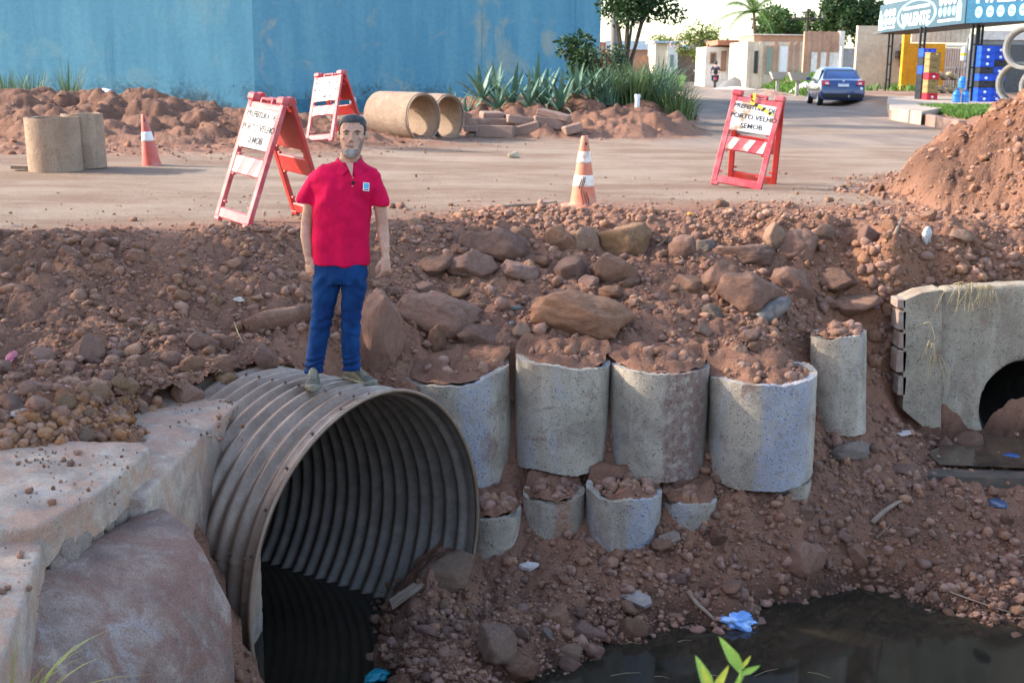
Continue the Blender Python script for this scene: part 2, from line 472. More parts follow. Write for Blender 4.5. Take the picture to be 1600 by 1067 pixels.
# behind the rings
for x in (-.55, -.1, .35, .8, 1.25, 1.75, 2.1): cw(x, 9.5, -.75); cw(x, 9.75, -.66); cw(x, 10.3, -.50 - .05 * math.sin(x * 5))
cw(2.55, 10.3, -.72); cw(2.5, 10.7, -.55); cw(-.75, 9.0, -.82); cw(-1.0, 9.3, -.74)
for x in (-.35, .1, .5, .95, 1.35, 1.75, 2.1): cw(x, 9.36, -1.5); cw(x, 9.24, -1.72); cw(x, 9.0, -1.74)
for x in (-.2, .2, .6, 1.0, 1.4): cw(x, 8.86, -2.02 + .05 * x); cw(x, 8.6, -2.16 + .06 * x)
cw(1.75, 8.9, -1.85); cw(2.1, 8.95, -1.80); cw(2.5, 9.75, -1.42); cw(2.45, 9.5, -1.55); cw(2.95, 9.9, -1.5)
cw(3.0, 10.5, -1.28); cw(3.05, 10.9, -.85); cw(3.1, 11.5, -.36); cw(2.8, 10.7, -.78)
# headwall on the right
for x in (3.5, 4.2, 5.0, 6.0, 7.5): cw(x, 11.10, -.36); cw(x, 10.92, -1.75 if x > 3.9 else -1.62); cw(x, 10.5, -1.80 if x > 3.9 else -1.66); cw(x, 10.2, -1.78 if x > 3.9 else -1.66); cw(x, 9.75, -1.80)
cw(3.2, 9.6, -1.72)
for x in (4.2, 5, 6.5): cw(x, 11.4, -.25)
# far bank between the stream shelf and the pool
SHORE = [(905, 1018), (960, 1000), (1000, 992), (1060, 970), (1110, 955), (1150, 948), (1210, 938), (1270, 930), (1330, 918), (1390, 922), (1430, 938), (1480, 957), (1540, 972), (1590, 984), (1660, 1000)]
for a, b in SHORE:
    cz(a, b, WATER_Z)
    p = at_z(a, b, WATER_Z); q = p * np.array([.93, .93, 1]); cw(q[0], q[1], -2.62); q = p * np.array([.86, .86, 1]); cw(q[0], q[1], -2.85)
for a in ((1500, 800, 9.25), (1400, 830, 9.15), (1580, 800, 9.3), (1330, 800, 9.1), (1250, 850, 8.85), (1580, 900, 8.85), (1480, 890, 8.9), (1130, 880, 8.45)): cy(*a)
# mound in front of the culvert
for a in ((800, 1062, WATER_Z), (868, 1046, WATER_Z), (585, 940, -2.5), (578, 1000, WATER_Z), (606, 1062, WATER_Z), (640, 1100, WATER_Z), (760, 1110, WATER_Z), (640, 1000, -2.26), (700, 1020, -2.2), (780, 1000, -2.24), (860, 980, -2.28)): cz(*a)
for a in ((704, 878, 8.34), (655, 915, 8.08), (735, 905, 8.4), (760, 930, 8.3), (830, 920, 8.4), (890, 905, 8.45), (960, 890, 8.5), (640, 960, 7.95), (720, 960, 8.05)): cy(*a)
for a in ((-.9, 6.2, -2.95), (0, 6.3, -2.9), (1, 6.5, -2.9), (2.2, 7.0, -2.9), (3.5, 7.0, -2.8), (0, 5, -2.9), (2, 5, -2.9), (-1.5, 5, -2.95), (4.5, 5.5, -2.7)): cw(*a)
for x in (-2.5, -1.2, 0, 1.5, 3, 5): cw(x, 3.3, -1.5); cw(x, 2.4, -.35); cw(x, 1.2, -.28); cw(x, -1, -.28)
ctrl = np.array(ctrl)
_d = np.sqrt(((ctrl[:, None, :2] - ctrl[None, :, :2]) ** 2).sum(-1)) + 0.0
_A = np.zeros((len(ctrl) + 3, len(ctrl) + 3)); _A[:len(ctrl), :len(ctrl)] = np.sqrt(_d ** 2 + .02 ** 2) - np.eye(len(ctrl)) * 0.02
_A[:len(ctrl), -3] = 1; _A[:len(ctrl), -2:] = ctrl[:, :2]; _A[-3:, :len(ctrl)] = _A[:len(ctrl), -3:].T
_W = np.linalg.solve(_A, np.concatenate([ctrl[:, 2], np.zeros(3)]))

def crest_y(x): return np.interp(x, crest[:, 0], crest[:, 1])
def base_z(x, y):
    shp = x.shape; x = x.ravel(); y = y.ravel(); z = np.zeros(len(x))
    near = y < crest_y(x) + 1.2
    xn, yn = x[near], y[near]; out = np.empty(len(xn))
    for i in range(0, len(xn), 20000):
        a = xn[i:i + 20000]; b = yn[i:i + 20000]
        d = np.sqrt((a[:, None] - ctrl[None, :, 0]) ** 2 + (b[:, None] - ctrl[None, :, 1]) ** 2 + .02 ** 2)
        out[i:i + 20000] = d @ _W[:-3] + _W[-3] + a * _W[-2] + b * _W[-1]
    k = sstep(-.05, .9, yn - crest_y(xn))
    zn = out * (1 - k)
    # inside the culvert near its mouth: the stream bed
    px = xn - PC[0]; py = yn - PC[1]
    dd = -(px * P_N[0] + py * P_N[1]); pp = px * P_H[0] + py * P_H[1]
    pp_ = pp - np.clip(-dd, 0, 1) * .5
    bed = np.clip(-2.36 + (pp - .17) * .68 - np.clip(dd, 0, 2) * .75, -2.95, -1.9)
    ins = (dd > np.where(pp < -.05, -.3, 0)) & (dd < 1.12) & (np.abs(pp) < PR + .02)
    zn = np.where(ins, np.minimum(zn, bed), zn)
    cov = (dd >= 1.12) & (dd < 9) & (np.abs(pp) < PR + .12)
    zn = np.where(cov, np.maximum(zn, PC[2] + np.sqrt(np.clip((PR + .03) ** 2 - pp ** 2, .0, 9)) + .02), zn)
    z[near] = zn
    return z.reshape(shp)
HEAP = np.array([6.9, 14.6]); MOUND_L = [(-9.0, 24.5, 5.2, 4.2, .72), (-5.6, 23.5, 3.0, 3.0, .46), (-13.5, 25, 4, 5, .8), (-3.6, 24.6, 2.0, 2.0, .25)]
def verge(x, y):
    """right-hand verge, 0 on the street to 1 on the yards"""
    edge = 8.1 + .094 * y
    return sstep(.0, 1.2 + 2.0 * sstep(50, 70, y), x - edge) * sstep(26, 34, y)
def extra_z(x, y):
    z = np.zeros_like(x)
    dx = (x - HEAP[0]) / 1.0; dy = (y - HEAP[1]) / 1.15
    rr = np.sqrt(dx ** 2 + dy ** 2) + (fbm(x * .9, y * .9, 3) - .5) * .9
    h = np.clip(1.80 - rr * .66, 0, 3); z = z + np.where(h > 0, h - .12 * np.exp(-h * 8) , 0)
    for cx, c_y, a, b, hh in MOUND_L:
        q = ((x - cx) / a) ** 2 + ((y - c_y) / b) ** 2
        z = np.maximum(z, hh * np.exp(-q * 1.1) * (.75 + .5 * fbm(x * .8, y * .8, 9)) * sstep(17.2, 19.5, y))
    # strip of earth under the plants by the blue wall
    wv = (fbm(x * .6, y * .6, 91) - .5) * 3.0
    q = sstep(-2.6, -.6, x) * (1 - sstep(2.7, 4.3, x - (y - 26) * .12 + wv * .25)) * sstep(24.2, 28.6, y + .03 * x + wv) * (1 - sstep(33, 38, y))
    z = np.maximum(z, q * (.42 + .25 * fbm(x * .7, y * .7, 21)))
    z = z + (.28 + .2 * sstep(48, 60, y) + .5 * sstep(62, 82, y)) * verge(x, y)
    return z
def dirt_mask(x, y):
    """1 on dug earth, 0 on the travelled road"""
    c = crest_y(x)
    m = 1 - sstep(-.1, 1.1, y - c)
    m = np.maximum(m, sstep(.0, .13, extra_z(x, y)) * (y < 40))
    m = np.maximum(m, sstep(3.4, 2.6, np.hypot(x - HEAP[0], (y - HEAP[1]) / 1.15) + (fbm(x, y, 3) - .5) * 1.2))
    m = np.maximum(m, np.exp(-(((x - 3.9) / 1.6) ** 2 + ((y - 12.6) / 1.1) ** 2)) * .9)
    return m
def rough_z(x, y):
    m = dirt_mask(x, y) * (1 - .97 * verge(x, y))
    big = (fbm(x * 1.1, y * 1.1, 31, 4) - .5) * .16 + (fbm(x * 3.1, y * 3.1, 5, 3) - .5) * .10 + (fbm(x * 19, y * 19, 7, 2) - .5) * .034
    lm = lumps(x, y, .21, 2) * .075 * sstep(.35, .6, fbm(x * .9, y * .9, 77)) + lumps(x, y, .10, 4) * .05 + lumps(x + .31, y - .2, .06, 8) * .03
    ff = 1 - sstep(12.5, 16, y)
    farl = (lumps(x, y, .55, 5) * .26 + (fbm(x * 2.2, y * 2.2, 61, 3) - .5) * .30 + (fbm(x * 6, y * 6, 63, 2) - .5) * .12) * np.maximum(1 - ff, .8 * (x > 3.6) * (y > 11.5)) * sstep(.0, .3, extra_z(x, y))
    d = m * (big + lm * ff - .03 + farl)
    r = (1 - m) * ((fbm(x * .5, y * 1.2, 41, 4) - .5) * .05 + (fbm(x * 9, y * 9, 43, 3) - .5) * .008)
    keep = 1 - .75 * ((x < -1.7) & (y < 6.4))
    return d * keep + r * np.clip(1 - (y - 14) / 60, .15, 1)
def ground_z(x, y):
    x = np.asarray(x, float); y = np.asarray(y, float)
    return base_z(x, y) + extra_z(x, y) + rough_z(x, y)
def gz(x, y): return float(ground_z(np.array([x]), np.array([y]))[0])
GRID = {}
def fast_z(x, y):
    """height read off the finished ground mesh (bilinear)"""
    if not GRID: return ground_z(x, y)
    s = x / np.maximum(y, 3.2); gs, gy, Z = GRID['s'], GRID['y'], GRID['z']
    i = np.clip(np.searchsorted(gs, s) - 1, 0, len(gs) - 2); j = np.clip(np.searchsorted(gy, y) - 1, 0, len(gy) - 2)
    a = np.clip((s - gs[i]) / (gs[i + 1] - gs[i]), 0, 1); b = np.clip((y - gy[j]) / (gy[j + 1] - gy[j]), 0, 1)
    return (Z[j, i] * (1 - a) + Z[j, i + 1] * a) * (1 - b) + (Z[j + 1, i] * (1 - a) + Z[j + 1, i + 1] * a) * b
def hit(u, v, y0=3.0, y1=45.0, n=500):
    """where the sight line of a picture point meets the ground"""
    d = ray(u, v); ys = np.geomspace(y0, y1, n); P = EYE[None] + d[None] * (ys / d[1])[:, None]
    dz = P[:, 2] - fast_z(P[:, 0], P[:, 1]); k = np.argmax(dz < 0)
    if not (dz < 0).any(): return P[-1]
    k = max(k, 1); t = dz[k - 1] / (dz[k - 1] - dz[k] + 1e-9)
    return P[k - 1] * (1 - t) + P[k] * t

def soil_colours(x, y, z):
    m = dirt_mask(x, y); c = crest_y(x)
    pale = (1 - m) * .74 + .14 * sstep(-.4, .8, y - c)
    band = np.exp(-((y - (14.2 + .25 * x)) / 2.2) ** 2) * .38 * (x < 5)
    pale = np.clip(pale + band - .25 * sstep(9, 14, -(x + 0 * y)) * 0, 0, 1.2)
    near = .35 * sstep(.9, -.2, y - c - .9) * 0
    pale = pale - .42 * np.exp(-((y - c - .9) / .9) ** 2) * (1 - m) - .30 * np.exp(-(((x - 3.2) / 2.6) ** 2 + ((y - 14) / 2.0) ** 2)) - .16 * np.exp(-((y - c - 1.8) / 1.4) ** 2) * (1 - m)
    org = .75 * np.exp(-(((x + 2.55) / .7) ** 2 + ((y - 6.9) / .55) ** 2)) + .9 * sstep(.25, .9, extra_z(x, y)) * (x > 4) * (y < 20) + .5 * np.exp(-(((x - 3.3) / 1.2) ** 2 + ((y - 11.2) / .6) ** 2))
    org = org + .55 * sstep(-1.9, -2.3, z) * (x > 2.6) + .35 * sstep(-1.4, -1.7, z) * np.exp(-((x - 1.0) / 1.0) ** 2)
    org = org - .5 * ((x > 3.6) * (y > 12)) * sstep(.45, .55, fbm(x * .9, y * .9, 13))
    wet = np.where(y < 10.9, sstep(WATER_Z + .22, WATER_Z + .02, z), 0)
    wet = np.maximum(wet, .9 * sstep(3.2, 3.9, x) * sstep(9.5, 9.9, y) * (y < 10.9) * sstep(-1.5, -1.72, z))
    asp = sstep(24, 40, y) * (1 - verge(x, y)) * sstep(.6, 3.2, x - .10 * (y - 26)) * (1 - m)
    asp = np.maximum(asp, .62 * np.exp(-((y - 25 - .4 * (x - 4)) / 4.5) ** 2) * sstep(0, 4, x) * (1 - m))
    damp = .55 * sstep(.1, .4, extra_z(x, y)) * (y > 16) * (x < 5) + (.30 + .45 * sstep(.40, .56, fbm(x * 1.4, y * 1.4, 17, 3))) * sstep(.0, .25, extra_z(x, y)) * (x > 3.2) * (y < 20)
    wet = np.maximum(wet, damp * (y > 11.3))
    veg = verge(x, y)
    return np.stack([np.clip(pale, 0, 1.2) * (1 - .35 * veg), np.clip(wet, 0, 1), np.clip(org, 0, 1), asp], -1).astype(np.float32)

def build_ground():
    s = np.concatenate([np.linspace(-1.6, -.5, 40, endpoint=False), np.linspace(-.5, .5, 640), np.linspace(.5, 1.6, 41)[1:]])
    y = np.concatenate([np.linspace(-2, 3.2, 14, endpoint=False), np.linspace(3.2, 7.2, 60, endpoint=False), np.linspace(7.2, 12.8, 300, endpoint=False), np.geomspace(12.8, 40, 230, endpoint=False), np.geomspace(40, 160, 60, endpoint=False), np.geomspace(160, 1500, 12)])
    S, Y = np.meshgrid(s, y); X = S * np.maximum(Y, 3.2)
    Z = ground_z(X, Y)
    GRID.update(s=s, y=y, z=Z)
    n0, n1 = X.shape
    idx = np.arange(n0 * n1).reshape(n0, n1)
    F = np.stack([idx[:-1, :-1], idx[:-1, 1:], idx[1:, 1:], idx[1:, :-1]], -1).reshape(-1, 4)
    V = np.stack([X, Y, Z], -1).reshape(-1, 3)
    rel = V - PC; dd = -(rel @ P_N); pr = np.sqrt((rel @ P_H) ** 2 + rel[:, 2] ** 2)
    ins = (pr < PR - .0) & (dd > .45) & (dd < 9)
    pp = np.clip(np.abs(rel @ P_H), 0, PR); half = np.sqrt(PR ** 2 - pp ** 2)
    over = (np.abs(rel @ P_H) < PR - .01) & (dd > .3) & (dd < 9) & (V[:, 2] > PC[2] + half - .02)
    under = (np.abs(rel @ P_H) < PR + .1) & (dd > .3) & (dd < 9) & (V[:, 2] < PC[2] - half * .2)
    spans = over[F].any(1) & under[F].any(1)
    ins = ins & (dd < 1.14)
    ocx, ocz = at_y(1607, 636, 10.82)[[0, 2]]
    inh = (np.abs(V[:, 0] - ocx) < .43) & (V[:, 1] > 10.84) & (V[:, 1] < 13)
    F = F[~(ins[F].any(1) | spans | ((inh & (V[:, 2] < ocz + .43)) [F].any(1)))]
    me = fast_mesh('ground', V, F, M_SOIL, True, 4)
    ca = me.color_attributes.new('soil', 'FLOAT_COLOR', 'POINT')
    ca.data.foreach_set('color', soil_colours(V[:, 0], V[:, 1], V[:, 2]).ravel())
    o = link(bpy.data.objects.new('ground', me)); tag(o, kind='structure')
build_ground()

# water: the pool reaching into the culvert, and the thin stream from the headwall
g = N('dark_water'); v = g.coord('Object')
M_WATER = g.done(g.mix(g.ramp(g.noise(v, 1.1, 4), .4, .7), (0.016, 0.015, 0.011), (0.030, 0.024, 0.016)), 0.06, g.bump(g.noise(v, 3.0, 2), 0.05, 0.02), 0, 0.5)
X, Y = np.meshgrid(np.linspace(-7, 7, 40), np.linspace(3.0, 13.2, 30))
V = np.stack([X, Y, np.full_like(X, WATER_Z)], -1).reshape(-1, 3); i = np.arange(1200).reshape(30, 40)
F = np.stack([i[:-1, :-1], i[:-1, 1:], i[1:, 1:], i[1:, :-1]], -1).reshape(-1, 4)
tag(link(bpy.data.objects.new('water', fast_mesh('water', V, F, M_WATER, True, 4))), kind='structure')
g = N('muddy_water'); v = g.coord('Object')
M_STREAM = g.done(g.mix(g.ramp(g.noise(v, 2.5, 5), .4, .65), (0.09, 0.06, 0.04), (0.03, 0.026, 0.024)), 0.12, g.bump(g.noise(v, 9, 3), 0.15, 0.02), 0, 0.5)
sv = [(3.55, 9.86), (4.2, 9.80), (5.2, 9.86), (7, 9.9), (7, 10.79), (4.15, 10.79), (3.8, 10.45), (3.55, 10.2)]
sm = MB(); sm.add([(a, b, -1.735) for a, b in sv], [tuple(range(8))])
tag(sm.build('stream', M_STREAM), kind='structure')

# ---------------------------------------------------------------- stones
def ico(sub):
    bm = bmesh.new(); bmesh.ops.create_icosphere(bm, subdivisions=sub, radius=1.0)
    V = np.array([v.co[:] for v in bm.verts]); F = np.array([[q.index for q in f.verts] for f in bm.faces]); bm.free()
    return V, F
ICO = {k: ico(k) for k in (1, 2, 3, 4)}
def n3(P, f, seed):
    return (fbm(P[:, 0] * f + seed, P[:, 1] * f - P[:, 2] * f * .7, seed) + fbm(P[:, 2] * f + 3.3, P[:, 0] * f + P[:, 1] * f * .6 + 1.7, seed + 5)) - 1.0
def stone_shape(seed, sub, planes=13, ang=.75, nz=.16):
    r = np.random.default_rng(seed); V, F = ICO[sub]
    nn = r.normal(size=(planes, 3)); nn /= np.linalg.norm(nn, axis=1)[:, None]; dd = r.uniform(.62, 1.0, planes)
    dots = V @ nn.T
    rad = np.where(dots > .05, dd / np.maximum(dots, .05), 9).min(1); rad = np.minimum(rad, 1.25)
    rad = ang * rad + (1 - ang) * 1.0
    rad = rad * (1 + nz * n3(V, 1.6, seed) * 1.6 + nz * .55 * n3(V, 4.2, seed + 3) + nz * .3 * n3(V, 9, seed + 4) * (sub > 2))
    if sub > 3:
        rg = 1 - np.abs(2 * (.5 + .5 * n3(V, 3.1, seed + 9)) - 1) ** .8
        rad = rad * (1 + .05 * (rg - .5) + .085 * n3(V, 9, seed + 6) + .055 * n3(V, 20, seed + 8))
    return V * rad[:, None], F
ROCKS = []
for k in range(16):
    V, F = stone_shape(100 + k, 4 if k < 10 else 3, 13 + k % 7, .95 if k < 10 else .85, .13 if k < 10 else .16)
    ROCKS.append(V)
ROCK_F = [ICO[4][1] if k < 10 else ICO[3][1] for k in range(16)]
_rockmesh = {}
def rock_obj(name, k, m, loc, dims, rot, label=None, cat='rock', group=None):
    key = (k, m.name)
    if key not in _rockmesh: _rockmesh[key] = fast_mesh(name, ROCKS[k], ROCK_F[k], m, False)
    o = bpy.data.objects.new(name, _rockmesh[key]); link(o)
    o.location = tuple(float(a) for a in loc); o.scale = tuple(float(a) for a in dims); o.rotation_euler = tuple(float(a) for a in rot)
    return tag(o, label, cat, group)
placed = []
def px_rock(u, v, wpx, hpx, label, m=None, k=None, name='rock', cat='rock', tilt=None, sink=.28, group=None, depth=None):
    """a rock whose middle is seen at (u, v)"""
    p = hit(u, v + hpx * .30)
    dist = (p - EYE) @ _f; s = dist / FPX
    a, c = wpx * s / 2, hpx * s / 2
    b = (a + c) / 2 if depth is None else depth
    k = (len(placed) * 7 + 3) % 10 if k is None else k
    r = np.random.default_rng(len(placed))
    loc = p + np.array([0, .15 * b, c * (1 - 2 * sink) * .8])
    rot = (r.uniform(-.2, .2), r.uniform(-.15, .15) if tilt is None else tilt, r.uniform(-.4, .4))
    placed.append((loc[0], loc[1], max(a, b) * .8))
    return rock_obj(name, k, m or M_ROCK, loc, (a * 1.08, b * 1.05, c * 1.12), rot, label, cat, group)
# big rocks of the rubble slope --------------------------------------------
big = [
 (985, 368, 76, 60, 'sunlit boulder near the top of the rubble below the striped cone', M_ROCKW),
 (872, 372, 50, 40, 'angular red rock between pale boulder and pale knobbly rock under the cone', M_ROCK),
 (917, 376, 40, 38, 'pale knobbly rock just left of the big sunlit boulder', M_ROCKW),
 (790, 378, 88, 58, 'wide rounded dark rock at the upper left of the rubble slope', M_ROCK),
 (816, 366, 42, 38, 'brown rock touching the top right of the wide dark rock', M_ROCK),
 (737, 377, 44, 34, 'dark clod-like rock left of the wide rounded dark rock', M_ROCK),
 (675, 414, 52, 38, 'flat topped rock just right of the man\'s left hand', M_ROCK),
 (734, 412, 66, 40, 'reddish rock second from the left in the middle row of rocks', M_ROCK),
 (805, 418, 58, 34, 'low slanting rock in the middle row below the wide dark rock', M_ROCK),
 (848, 408, 28, 20, 'small smooth rock wedged between the slanting rock and square rock', M_ROCK),
 (897, 417, 50, 50, 'square rough rock left of the overhanging dark rock', M_ROCK),
 (951, 421, 66, 48, 'dark overhanging rock with a black gap beneath it', M_ROCK),
 (915, 491, 132, 60, 'long flat rock with yellow spot in middle of the slope above the rings', M_ROCK),
 (700, 482, 120, 66, 'broad dusty rock half buried above the ring nearest the steel culvert', M_ROCK),
 (748, 520, 86, 46, 'low dusty rock at the lower right of the broad half buried rock', M_ROCK),
 (683, 526, 30, 42, 'small upright stone above the ring nearest the steel culvert', M_ROCK),
 (715, 458, 28, 20, 'light rounded stone lying on the broad half buried rock', M_ROCKW),
 (813, 516, 26, 24, 'orange stone left of the long flat rock', M_ROCKW),
 (838, 497, 18, 18, 'small yellowish stone touching left end of the long flat rock', M_ROCKW),
 (957, 456, 38, 22, 'small brown rock just below the dark overhanging rock', M_ROCK),
 (1175, 394, 92, 40, 'long layered rock lying flat near the top right of the rubble', M_ROCK),
 (1208, 369, 34, 44, 'yellowish rock standing against the long layered rock', M_ROCKW),
 (1250, 384, 52, 48, 'dark crumbly rock right of the yellowish standing rock', M_ROCK),
 (1180, 450, 82, 66, 'smooth round boulder behind the grey pipe offcut', M_ROCK),
 (1237, 436, 66, 56, 'pinkish boulder right of the smooth round boulder', M_ROCK),
 (1303, 435, 76, 38, 'flat rock right of the pinkish boulder', M_ROCK),
 (1330, 474, 70, 36, 'low brown rock above the leaning ring on the right', M_ROCK),
 (1125, 432, 54, 48, 'purple tinted angular rock left of the smooth round boulder', M_ROCK),
 (1075, 440, 46, 30, 'rounded rock left of the purple tinted angular rock', M_ROCK),
 (1070, 384, 42, 40, 'dark red rock left of the pale grey chip near the top', M_ROCK),
 (1107, 382, 28, 30, 'pale grey chip of stone left of the long layered rock', M_GREYST),
 (1355, 370, 30, 38, 'upright clod near the crest above the flat rock', M_ROCK),
 (1290, 362, 26, 20, 'small orange rock on the crest behind the dark crumbly rock', M_ROCKW),
 (1505, 366, 34, 22, 'reddish stone on the bank above the concrete headwall', M_ROCKW),
 (1112, 487, 36, 34, 'triangular grey brown stone above the wide blue stained ring', M_GREYST),
 (1100, 515, 30, 20, 'small tan stone below the triangular stone', M_ROCKW),
 (1167, 524, 30, 26, 'brown stone left of the grey pipe offcut', M_ROCK),
 (1155, 546, 22, 20, 'small pinkish stone on soil inside the wide blue stained ring', M_ROCKW),
 (1222, 574, 22, 20, 'round stone near the rim of the wide blue stained ring', M_ROCKW),
 (597, 522, 72, 132, 'tall pitted boulder standing right behind the man', M_ROCK),
 (1520, 692, 48, 50, 'largest rock beside the stream below the concrete headwall', M_ROCK),
 (1475, 696, 26, 36, 'narrow rock left of the largest rock by the stream', M_ROCK),
 (1333, 703, 54, 26, 'smooth grey slab of stone at the foot of the leaning ring', M_GREYST),
 (1258, 862, 60, 60, 'round boulder on the bank above the pool', M_ROCK),
 (1337, 860, 36, 38, 'dark lump of rock right of the round boulder on the bank', M_ROCK),
 (1318, 834, 30, 20, 'flat stone above the dark lump on the bank', M_ROCK),
 (1140, 915, 32, 24, 'brown stone close to the water above the blue bag', M_ROCK),
 (1415, 733, 40, 18, 'flat rock at the left edge of the stream', M_ROCK),
 (768, 996, 60, 66, 'orange brown block on the mound in front of the culvert', M_ROCKW),
 (812, 1040, 66, 42, 'dark rough rock at the water edge of the mound', M_ROCK),
 (873, 962, 38, 42, 'square pinkish rock on the mound right of the orange block', M_ROCK),
 (912, 986, 54, 30, 'flat pinkish rock nearest the pool on the mound', M_ROCK),
 (892, 1018, 32, 26, 'pale small rock at the water\'s edge below the flat pinkish rock', M_ROCKW),
 (893, 1036, 30, 28, 'reddish small rock half in water below the pale small rock', M_ROCK),
 (854, 986, 22, 20, 'small grey stone left of the flat pinkish rock', M_GREYST),
 (624, 982, 26, 28, 'tilted stone on the mound next to the dark culvert water', M_ROCK),
 (530, 1058, 64, 24, 'rock sticking out of the water at the culvert mouth', M_ROCK),
 (135, 546, 46, 46, 'flat faced rock in the middle of the left slope', M_ROCK),
 (210, 396, 30, 26, 'lone clod near the crest of the left slope', M_ROCK),
 (355, 590, 40, 28, 'orange rock next to the corner of the concrete slab', M_ROCKW),
 (345, 566, 48, 32, 'brown rock behind the orange rock by the slab corner', M_ROCK),
 (410, 557, 36, 38, 'rounded rock left of the man\'s feet by the culvert top', M_ROCK),
 (305, 570, 36, 26, 'brown rock left of the pair of rocks by the slab corner', M_ROCK),
 (295, 611, 40, 34, 'purple brown rock standing on the edge of the concrete slab', M_ROCK),
 (220, 633, 26, 22, 'orange stone furthest back on the slab edge gravel', M_ROCKW),
 (188, 644, 24, 22, 'orange stone left of another on the slab edge gravel', M_ROCKW),
 (247, 636, 22, 20, 'orange stone at the right end of the slab edge gravel', M_ROCKW),
 (133, 680, 28, 24, 'orange brown stone resting on the near slab top', M_ROCKW),
 (134, 642, 26, 18, 'orange stone in the middle of the gravel patch', M_ROCKW),
 (24, 683, 22, 20, 'orange stone at the left edge of the picture', M_ROCKW),
 (353, 532, 34, 26, 'dark red rock left of the long buried log', M_ROCK),
 (310, 534, 46, 32, 'broad brown rock further left of the buried log', M_ROCK),
 (268, 562, 30, 26, 'stone above the purple brown rock on the left slope', M_ROCK),
 (1395, 352, 24, 26, 'dark clod beside the stick on the crest', M_ROCK),
 (1000, 300, 1, 1, None, None),
]
short_l = []
for b in big:
    if b[4]:
        kw = dict(sink=.3)
        if b[0] == 597: kw = dict(sink=.16, depth=.17)
        if b[0] in (915, 700, 748): kw = dict(sink=.32)
        px_rock(*b[:6], **kw); short_l.append(b[4])

# loose medium stones: individuals, and the small ones as one mass ---------
ring_c = []                                   # filled by the ring builder (keeps stones out of the walls)
def blocked(x, y, z, r):
    if x < -1.72 and y < 6.55 and z < -.45: return True
    rel = np.array([x, y, z]) - PC; dd = -(rel @ P_N)
    if -.1 < dd < 1.15 and abs(rel @ P_H) < PR + .05 and z > -2.3: return True
    if y > 10.7 and x > 3.4 and z < -.6: return True
    return False
def stone_density(x, y):
    m = dirt_mask(x, y)
    d = m * (.30 + .9 * sstep(.38, .62, fbm(x * .8, y * .8, 55)))
    d = d + .05 * np.exp(-((y - crest_y(x) - 1.0) / .8) ** 2)
    z = base_z(x, y); d = np.where((z < WATER_Z - .06), 0, d)
    d = np.where((x < -1.72) & (y < 6.45), .30, d)
    return d
def scatter(n, lo, hi, power, seed):
    r = np.random.default_rng(seed); out = []
    while sum(len(o) for o in out) < n:
        y = np.exp(r.uniform(np.log(5.0), np.log(26.0), n * 3)); x = r.uniform(-.47, .47, n * 3) * y
        keep = r.uniform(0, 1, n * 3) < stone_density(x, y) * np.where(y < 13.5, 1, .4) * np.where((x > 3.5) & (y > 12.5) & (y < 18), 2.2, 1); x, y = x[keep], y[keep]
        s = lo * (1 - r.uniform(0, 1, len(x)) * (1 - (lo / hi) ** power)) ** (-1 / power)
        out.append(np.stack([x, y, s], 1))
    return np.concatenate(out)[:n]
def stone_mass(name, n, lo, hi, power, sub, seed, m, smooth):
    P = scatter(n, lo, hi, power, seed); r = np.random.default_rng(seed + 1)
    z = fast_z(P[:, 0], P[:, 1])
    ok = np.array([not blocked(a, b, c, d) for (a, b, d), c in zip(P, z)]); P, z = P[ok], z[ok]
    shapes = [stone_shape(500 + seed + k, sub, 9, .95, .24 if sub > 1 else .16)[0] for k in range(10)]; F0 = ICO[sub][1]
    k = r.integers(0, 10, len(P)); S = np.array(shapes)[k]
    sc = P[:, 2][:, None] * r.uniform(.65, 1.1, (len(P), 3)) * np.array([1, 1, .8]); S = S * sc[:, None, :]
    a = r.uniform(0, 2 * PI, len(P)); ca, sa = np.cos(a)[:, None], np.sin(a)[:, None]
    X = S[..., 0] * ca - S[..., 1] * sa; Yy = S[..., 0] * sa + S[..., 1] * ca
    V = np.stack([X + P[:, 0][:, None], Yy + P[:, 1][:, None], S[..., 2] + (z + P[:, 2] * .28)[:, None]], -1).reshape(-1, 3)
    F = (F0[None] + (np.arange(len(P)) * len(S[0]))[:, None, None]).reshape(-1, 3)
    o = link(bpy.data.objects.new(name, fast_mesh(name, V, F, m, smooth)))
    return tag(o, kind='stuff')
tag(stone_mass('gravel', 44000, .006, .021, 1.7, 1, 3, M_CLOD, False), 'fine reddish gravel and crumbs of soil over the dug banks', 'gravel')
tag(stone_mass('rubble', 6000, .018, .06, 2.2, 2, 23, M_CLOD, False), 'loose fist sized clods spread over the dug banks', 'rubble')
